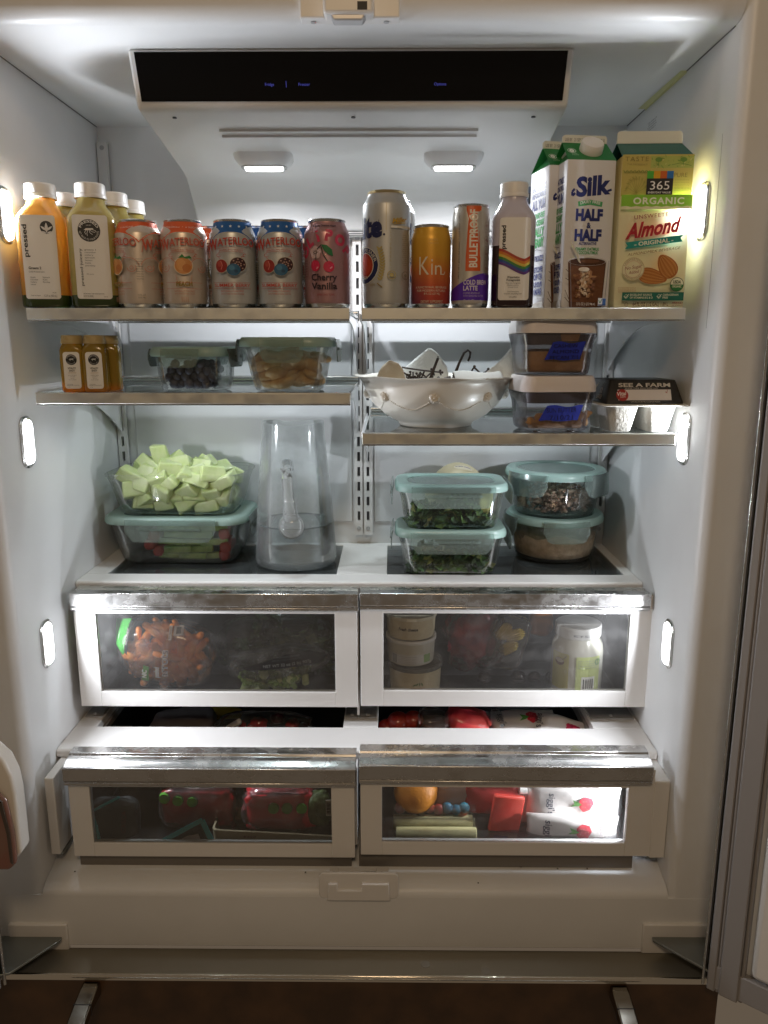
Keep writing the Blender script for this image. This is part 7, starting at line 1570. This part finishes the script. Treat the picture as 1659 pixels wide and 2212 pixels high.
G().blob((0, 0, 0), 0.037, 0.037, 0.036, 32, 22).build('orange_peel', mat('orange_peel', (0.66, 0.24, 0.02), 0.4, bump=0.5, bscale=380, coat=0.1), to)
p = inD(dLR, 940, 1748, 0.060); t = thing('candy_packet', 'clear packet with red and blue rounds above the cheese sticks', 'packet', p)
for i, (x, z, c) in enumerate(((-0.058, 0.002, (0.40, .04, .03)), (-0.040, 0.002, (0.36, .05, .02)), (-0.010, 0.003, (0.55, .10, .05)), (0.006, 0.000, (0.50, .06, .05)), (0.020, 0.003, (0.06, .25, .40)), (0.036, -0.001, (0.05, .28, .45)), (0.048, 0.003, (0.07, .30, .42)), (0.044, -0.006, (0.55, .12, .04)), (-0.024, -0.004, (0.10, .10, .08)))):
    G().blob((x, 0, z), 0.0095, 0.008, 0.0095, 12, 8).build('candy_round', mat('candy_%d' % i, c, 0.3, coat=0.3), t)
G().box(-0.070, 0.066, -0.0105, -0.0098, -0.016, 0.015).build('packet_film', M_bag, t)
p = inD(dLR, 1092, 1765, 0.052); t = thing('red_sachet', 'bright red sachet with a cream lower edge', 'packet', p, 0); t.rotation_euler = (0, radians(8), radians(5))
G().loft([rrect(0.052, 0.010, 0.003, z, 3) for z in (-0.026, 0.040)]).build('sachet_body', mat('sachet_red', (0.66, 0.030, 0.020), 0.35, coat=0.3, col2=(0.74, 0.10, 0.07), nscale=30), t, bevel=0.003)
G().loft([rrect(0.050, 0.009, 0.003, z, 3) for z in (-0.039, -0.0262)]).build('sachet_edge', mat('sachet_cream', (0.66, 0.52, 0.28), 0.4), t)
A = Art(); A.rect(-0.016, -0.036, 0.008, -0.031, '#3a3a9a'); A.lay('sachet_print', t, wrap_plane((0, -0.0056, 0), (1, 0, 0), (0, 0, 1)), maxx=0)
p = inD(dLR, 1064, 1722, 0.075); wrinkled('red_packet', 'soft red packet above the bright red sachet', 'packet', p, 0.048, 0.016, 0.028, mat('soft_red', (0.60, 0.07, 0.07), 0.4, coat=0.2), 61, sq=0.6)
p = inD(dLR, 985, 1725, 0.080); wrinkled('pale_packet', 'pale crumpled wrapper between the orange and the red packet', 'packet', p, 0.038, 0.014, 0.026, mat('pale_wrap', (0.62, 0.46, 0.40), 0.4, bump=0.4, bscale=50), 62, sq=0.6)
# lower left: tray, red packs with green rounds, teal zip bag
p = inD(dLL, 600, 1790, 0.055)
t = thing('paper_tray', 'beige printed tray under the red packs in the lower left drawer', 'tray', p)
M_bei = mat('beige_tray', (0.36, 0.31, 0.20), 0.6, noise=0.1, nscale=30)
G().loft([rrect(0.200, 0.060, 0.008, -0.016, 4), rrect(0.206, 0.066, 0.008, 0.014, 4), rrect(0.200, 0.060, 0.008, 0.0145, 4), rrect(0.196, 0.056, 0.008, -0.010, 4)]).build('tray_body', M_bei, t, rot=(0, radians(3), 0))
A = Art(); A.text('NO PRESERVATIVES  •  PERISHABLE', 0.046, 0.0005, 0.0042, '#5a2a20', w=0.100); A.text('KEEP', -0.040, 0.004, 0.0042, '#5a2a20', w=0.020); A.lay('tray_print', t, wrap_plane((0, -0.0345, 0), (1, 0, -0.052), (0, 0, 1)), maxx=0)
M_rt = mat('red_tray_pack', (0.52, 0.018, 0.030), 0.35, coat=0.5, bump=0.15, bscale=40); M_gr = mat('green_round', (0.12, 0.42, 0.045), 0.4, coat=0.3, noise=0.15, nscale=60)
for (u, v, bk, w_, lb, gx) in ((430, 1735, 0.070, 0.118, 'left red pack with green rounds in the lower left drawer', ((-0.052, 0.020), (-0.030, 0.016), (-0.006, 0.014))), (605, 1742, 0.052, 0.112, 'right red pack with green rounds in the lower left drawer', ((-0.008, 0.008), (0.014, 0.008), (0.038, 0.008)))):
    p = inD(dLL, u, v, bk); t = thing('red_pack', lb, 'food pack', p, 0, 'red packs with green rounds')
    wrinkled('pack_body', None, None, (0, 0.004, -0.002), w_*0.50, 0.020, 0.037, M_rt, 90+u, parent=t, tag_=False, sq=0.30, rot=(0, radians(2), 0), amp=0.16)
    wrinkled('pack_film', None, None, (0, 0.002, 0.0), w_*0.53, 0.0235, 0.040, M_bag, 95+u, parent=t, tag_=False, sq=0.5, amp=0.2, fine=9)
    for (x, z) in gx: G().add([(x+0.0098*cos(i*pi/10), -0.0140, z+0.0098*sin(i*pi/10)) for i in range(20)]+[(x+0.0085*cos(i*pi/10), -0.0205, z+0.0085*sin(i*pi/10)) for i in range(20)], [tuple(range(20))[::-1], tuple(range(20, 40))]+[(i, (i+1) % 20, 20+(i+1) % 20, 20+i) for i in range(20)]).build('green_round', M_gr, t)
p = inD(dLL, 690, 1745, 0.045); wrinkled('green_bundle', 'dark leafy green bundle at the right of the lower left window', 'greens', p, 0.020, 0.016, 0.030, mat('greens_dark', (0.035, 0.060, 0.015), 0.6, col2=(0.08, 0.11, 0.03), nscale=90, bump=1.0, bscale=180), 71, sq=0.7)
p = inD(dLL, 710, 1745, 0.030); t = thing('barcode_tag', 'small white barcode tag at the right of the lower left window', 'tag', p)
G().box(-0.0045, 0.0045, -0.0006, 0.0006, -0.014, 0.014).build('tag_card', mat('tag_white', (0.45, 0.42, 0.36), 0.6), t)
A = Art(); [A.rect(-0.0035, -0.011+0.002*k, 0.0035, -0.0100+0.002*k+(0.0004 if k % 3 else 0), '#1c1a18') for k in range(11)]; A.lay('tag_print', t, wrap_plane((0, -0.0008, 0), (1, 0, 0), (0, 0, 1)), maxx=0)
M_teal2 = mat('teal_zip', (0.06, 0.38, 0.44), 0.4); M_dbag = mat('dark_pouch', (0.022, 0.026, 0.030), 0.5, bump=0.3, bscale=50)
# the bag's folded corner: teal edge bars with a perforated black strip inside
a, b, c = inD(dLL, 340, 1822, 0.012), inD(dLL, 437, 1770, 0.016), inD(dLL, 462, 1822, 0.014)
t = thing('zip_bag', 'dark folded bag with a bright teal zip edge near the bottom', 'bag', b)
def bar(p, q, w_, o, m, nm):
    p, q = Vector(p)-b, Vector(q)-b; d = (q-p).normalized(); n_ = Vector((-d.z, 0, d.x)); g = G()
    v = [p+n_*w_/2, p-n_*w_/2, q-n_*w_/2, q+n_*w_/2]; g.add([tuple(x+Vector((0, -o, 0))) for x in v]+[tuple(x+Vector((0, -o+0.0012, 0))) for x in v], [(0,1,2,3),(4,7,6,5),(0,4,5,1),(1,5,6,2),(2,6,7,3),(3,7,4,0)]); return g.build(nm, m, t)
bar(a, b, 0.0075, 0.002, M_teal2, 'zip_edge'); bar(b, c, 0.0085, 0.0032, M_teal2, 'zip_edge')
inn = Vector((0.000, 0, -0.0085)); bar(a+inn, b+inn+Vector((-.002, 0, 0)), 0.0065, 0.0010, mat('zip_black', (0.012, 0.012, 0.012), 0.5), 'zip_strip'); bar(b+inn+Vector((-.0045, 0, 0)), c+Vector((-.0085, 0, 0)), 0.0065, 0.0012, mat('zip_black', (0.012, 0.012, 0.012), 0.5), 'zip_strip')
g = G(); ww = [inD(dLL, u, v, 0.018)-b for u, v in ((350, 1826), (432, 1788), (452, 1826))]; g.add([tuple(x) for x in ww]+[tuple(x+Vector((0, .002, 0))) for x in ww], [(0, 1, 2), (3, 5, 4), (0, 3, 4, 1), (1, 4, 5, 2), (2, 5, 3, 0)]); g.build('bag_panel', M_dbag, t)
g = G(); ww = [inD(dLL, u, v, 0.0165)-b for u, v in ((388, 1814), (405, 1806), (428, 1802), (436, 1820), (440, 1828), (405, 1828))]; g.add([tuple(x) for x in ww]+[tuple(x+Vector((0, .001, 0))) for x in ww], [tuple(range(6)), tuple(range(6, 12))]); g.build('inner_label', mat('inner_label_grey', (0.42, 0.38, 0.36), 0.5), t)
p = inD(dLL, 250, 1765, 0.030)
t = thing('dark_snack_bag', 'dark bag with teal edges at the left end of the lower left window', 'bag', p)
wrinkled('bag_body', None, None, (0, 0, 0), 0.040, 0.014, 0.036, M_dbag, 81, parent=t, tag_=False, sq=0.55)
g = G(); q = [inD(dLL, u, v, 0.012)-p for u, v in ((190, 1748), (203, 1750), (222, 1740), (258, 1722))]; g.tube(q, 0.0022, 8); g.build('teal_edge', M_teal2, t)
g = G(); q = [inD(dLL, u, v, 0.012)-p for u, v in ((196, 1752), (208, 1785), (214, 1812), (222, 1826))]; g.tube(q, 0.0026, 8); g.build('teal_edge', M_teal2, t)
A = Art(); A.text('CASCA', 0.022, 0.002, 0.0070, '#5a2824', w=0.040, rot=pi/2-.1); A.lay('bag_print', t, lambda x, y, o: (x, -0.0165-o, y), maxx=0)

p = inD(dLR, 1160, 1760, 0.085); wrinkled('pink_packet', 'pale pink soft packet between the red sachet and the white pouches', 'packet', p, 0.050, 0.014, 0.050, mat('pink_wrap', (0.72, 0.50, 0.48), 0.4, bump=0.4, bscale=50), 63, sq=0.6)
p = inD(dLR, 1010, 1765, 0.080); wrinkled('clear_wrapper', 'clear crinkled wrapper behind the cheese sticks', 'wrapper', p, 0.060, 0.014, 0.034, M_bag, 64, sq=0.6, amp=0.25, fine=10)
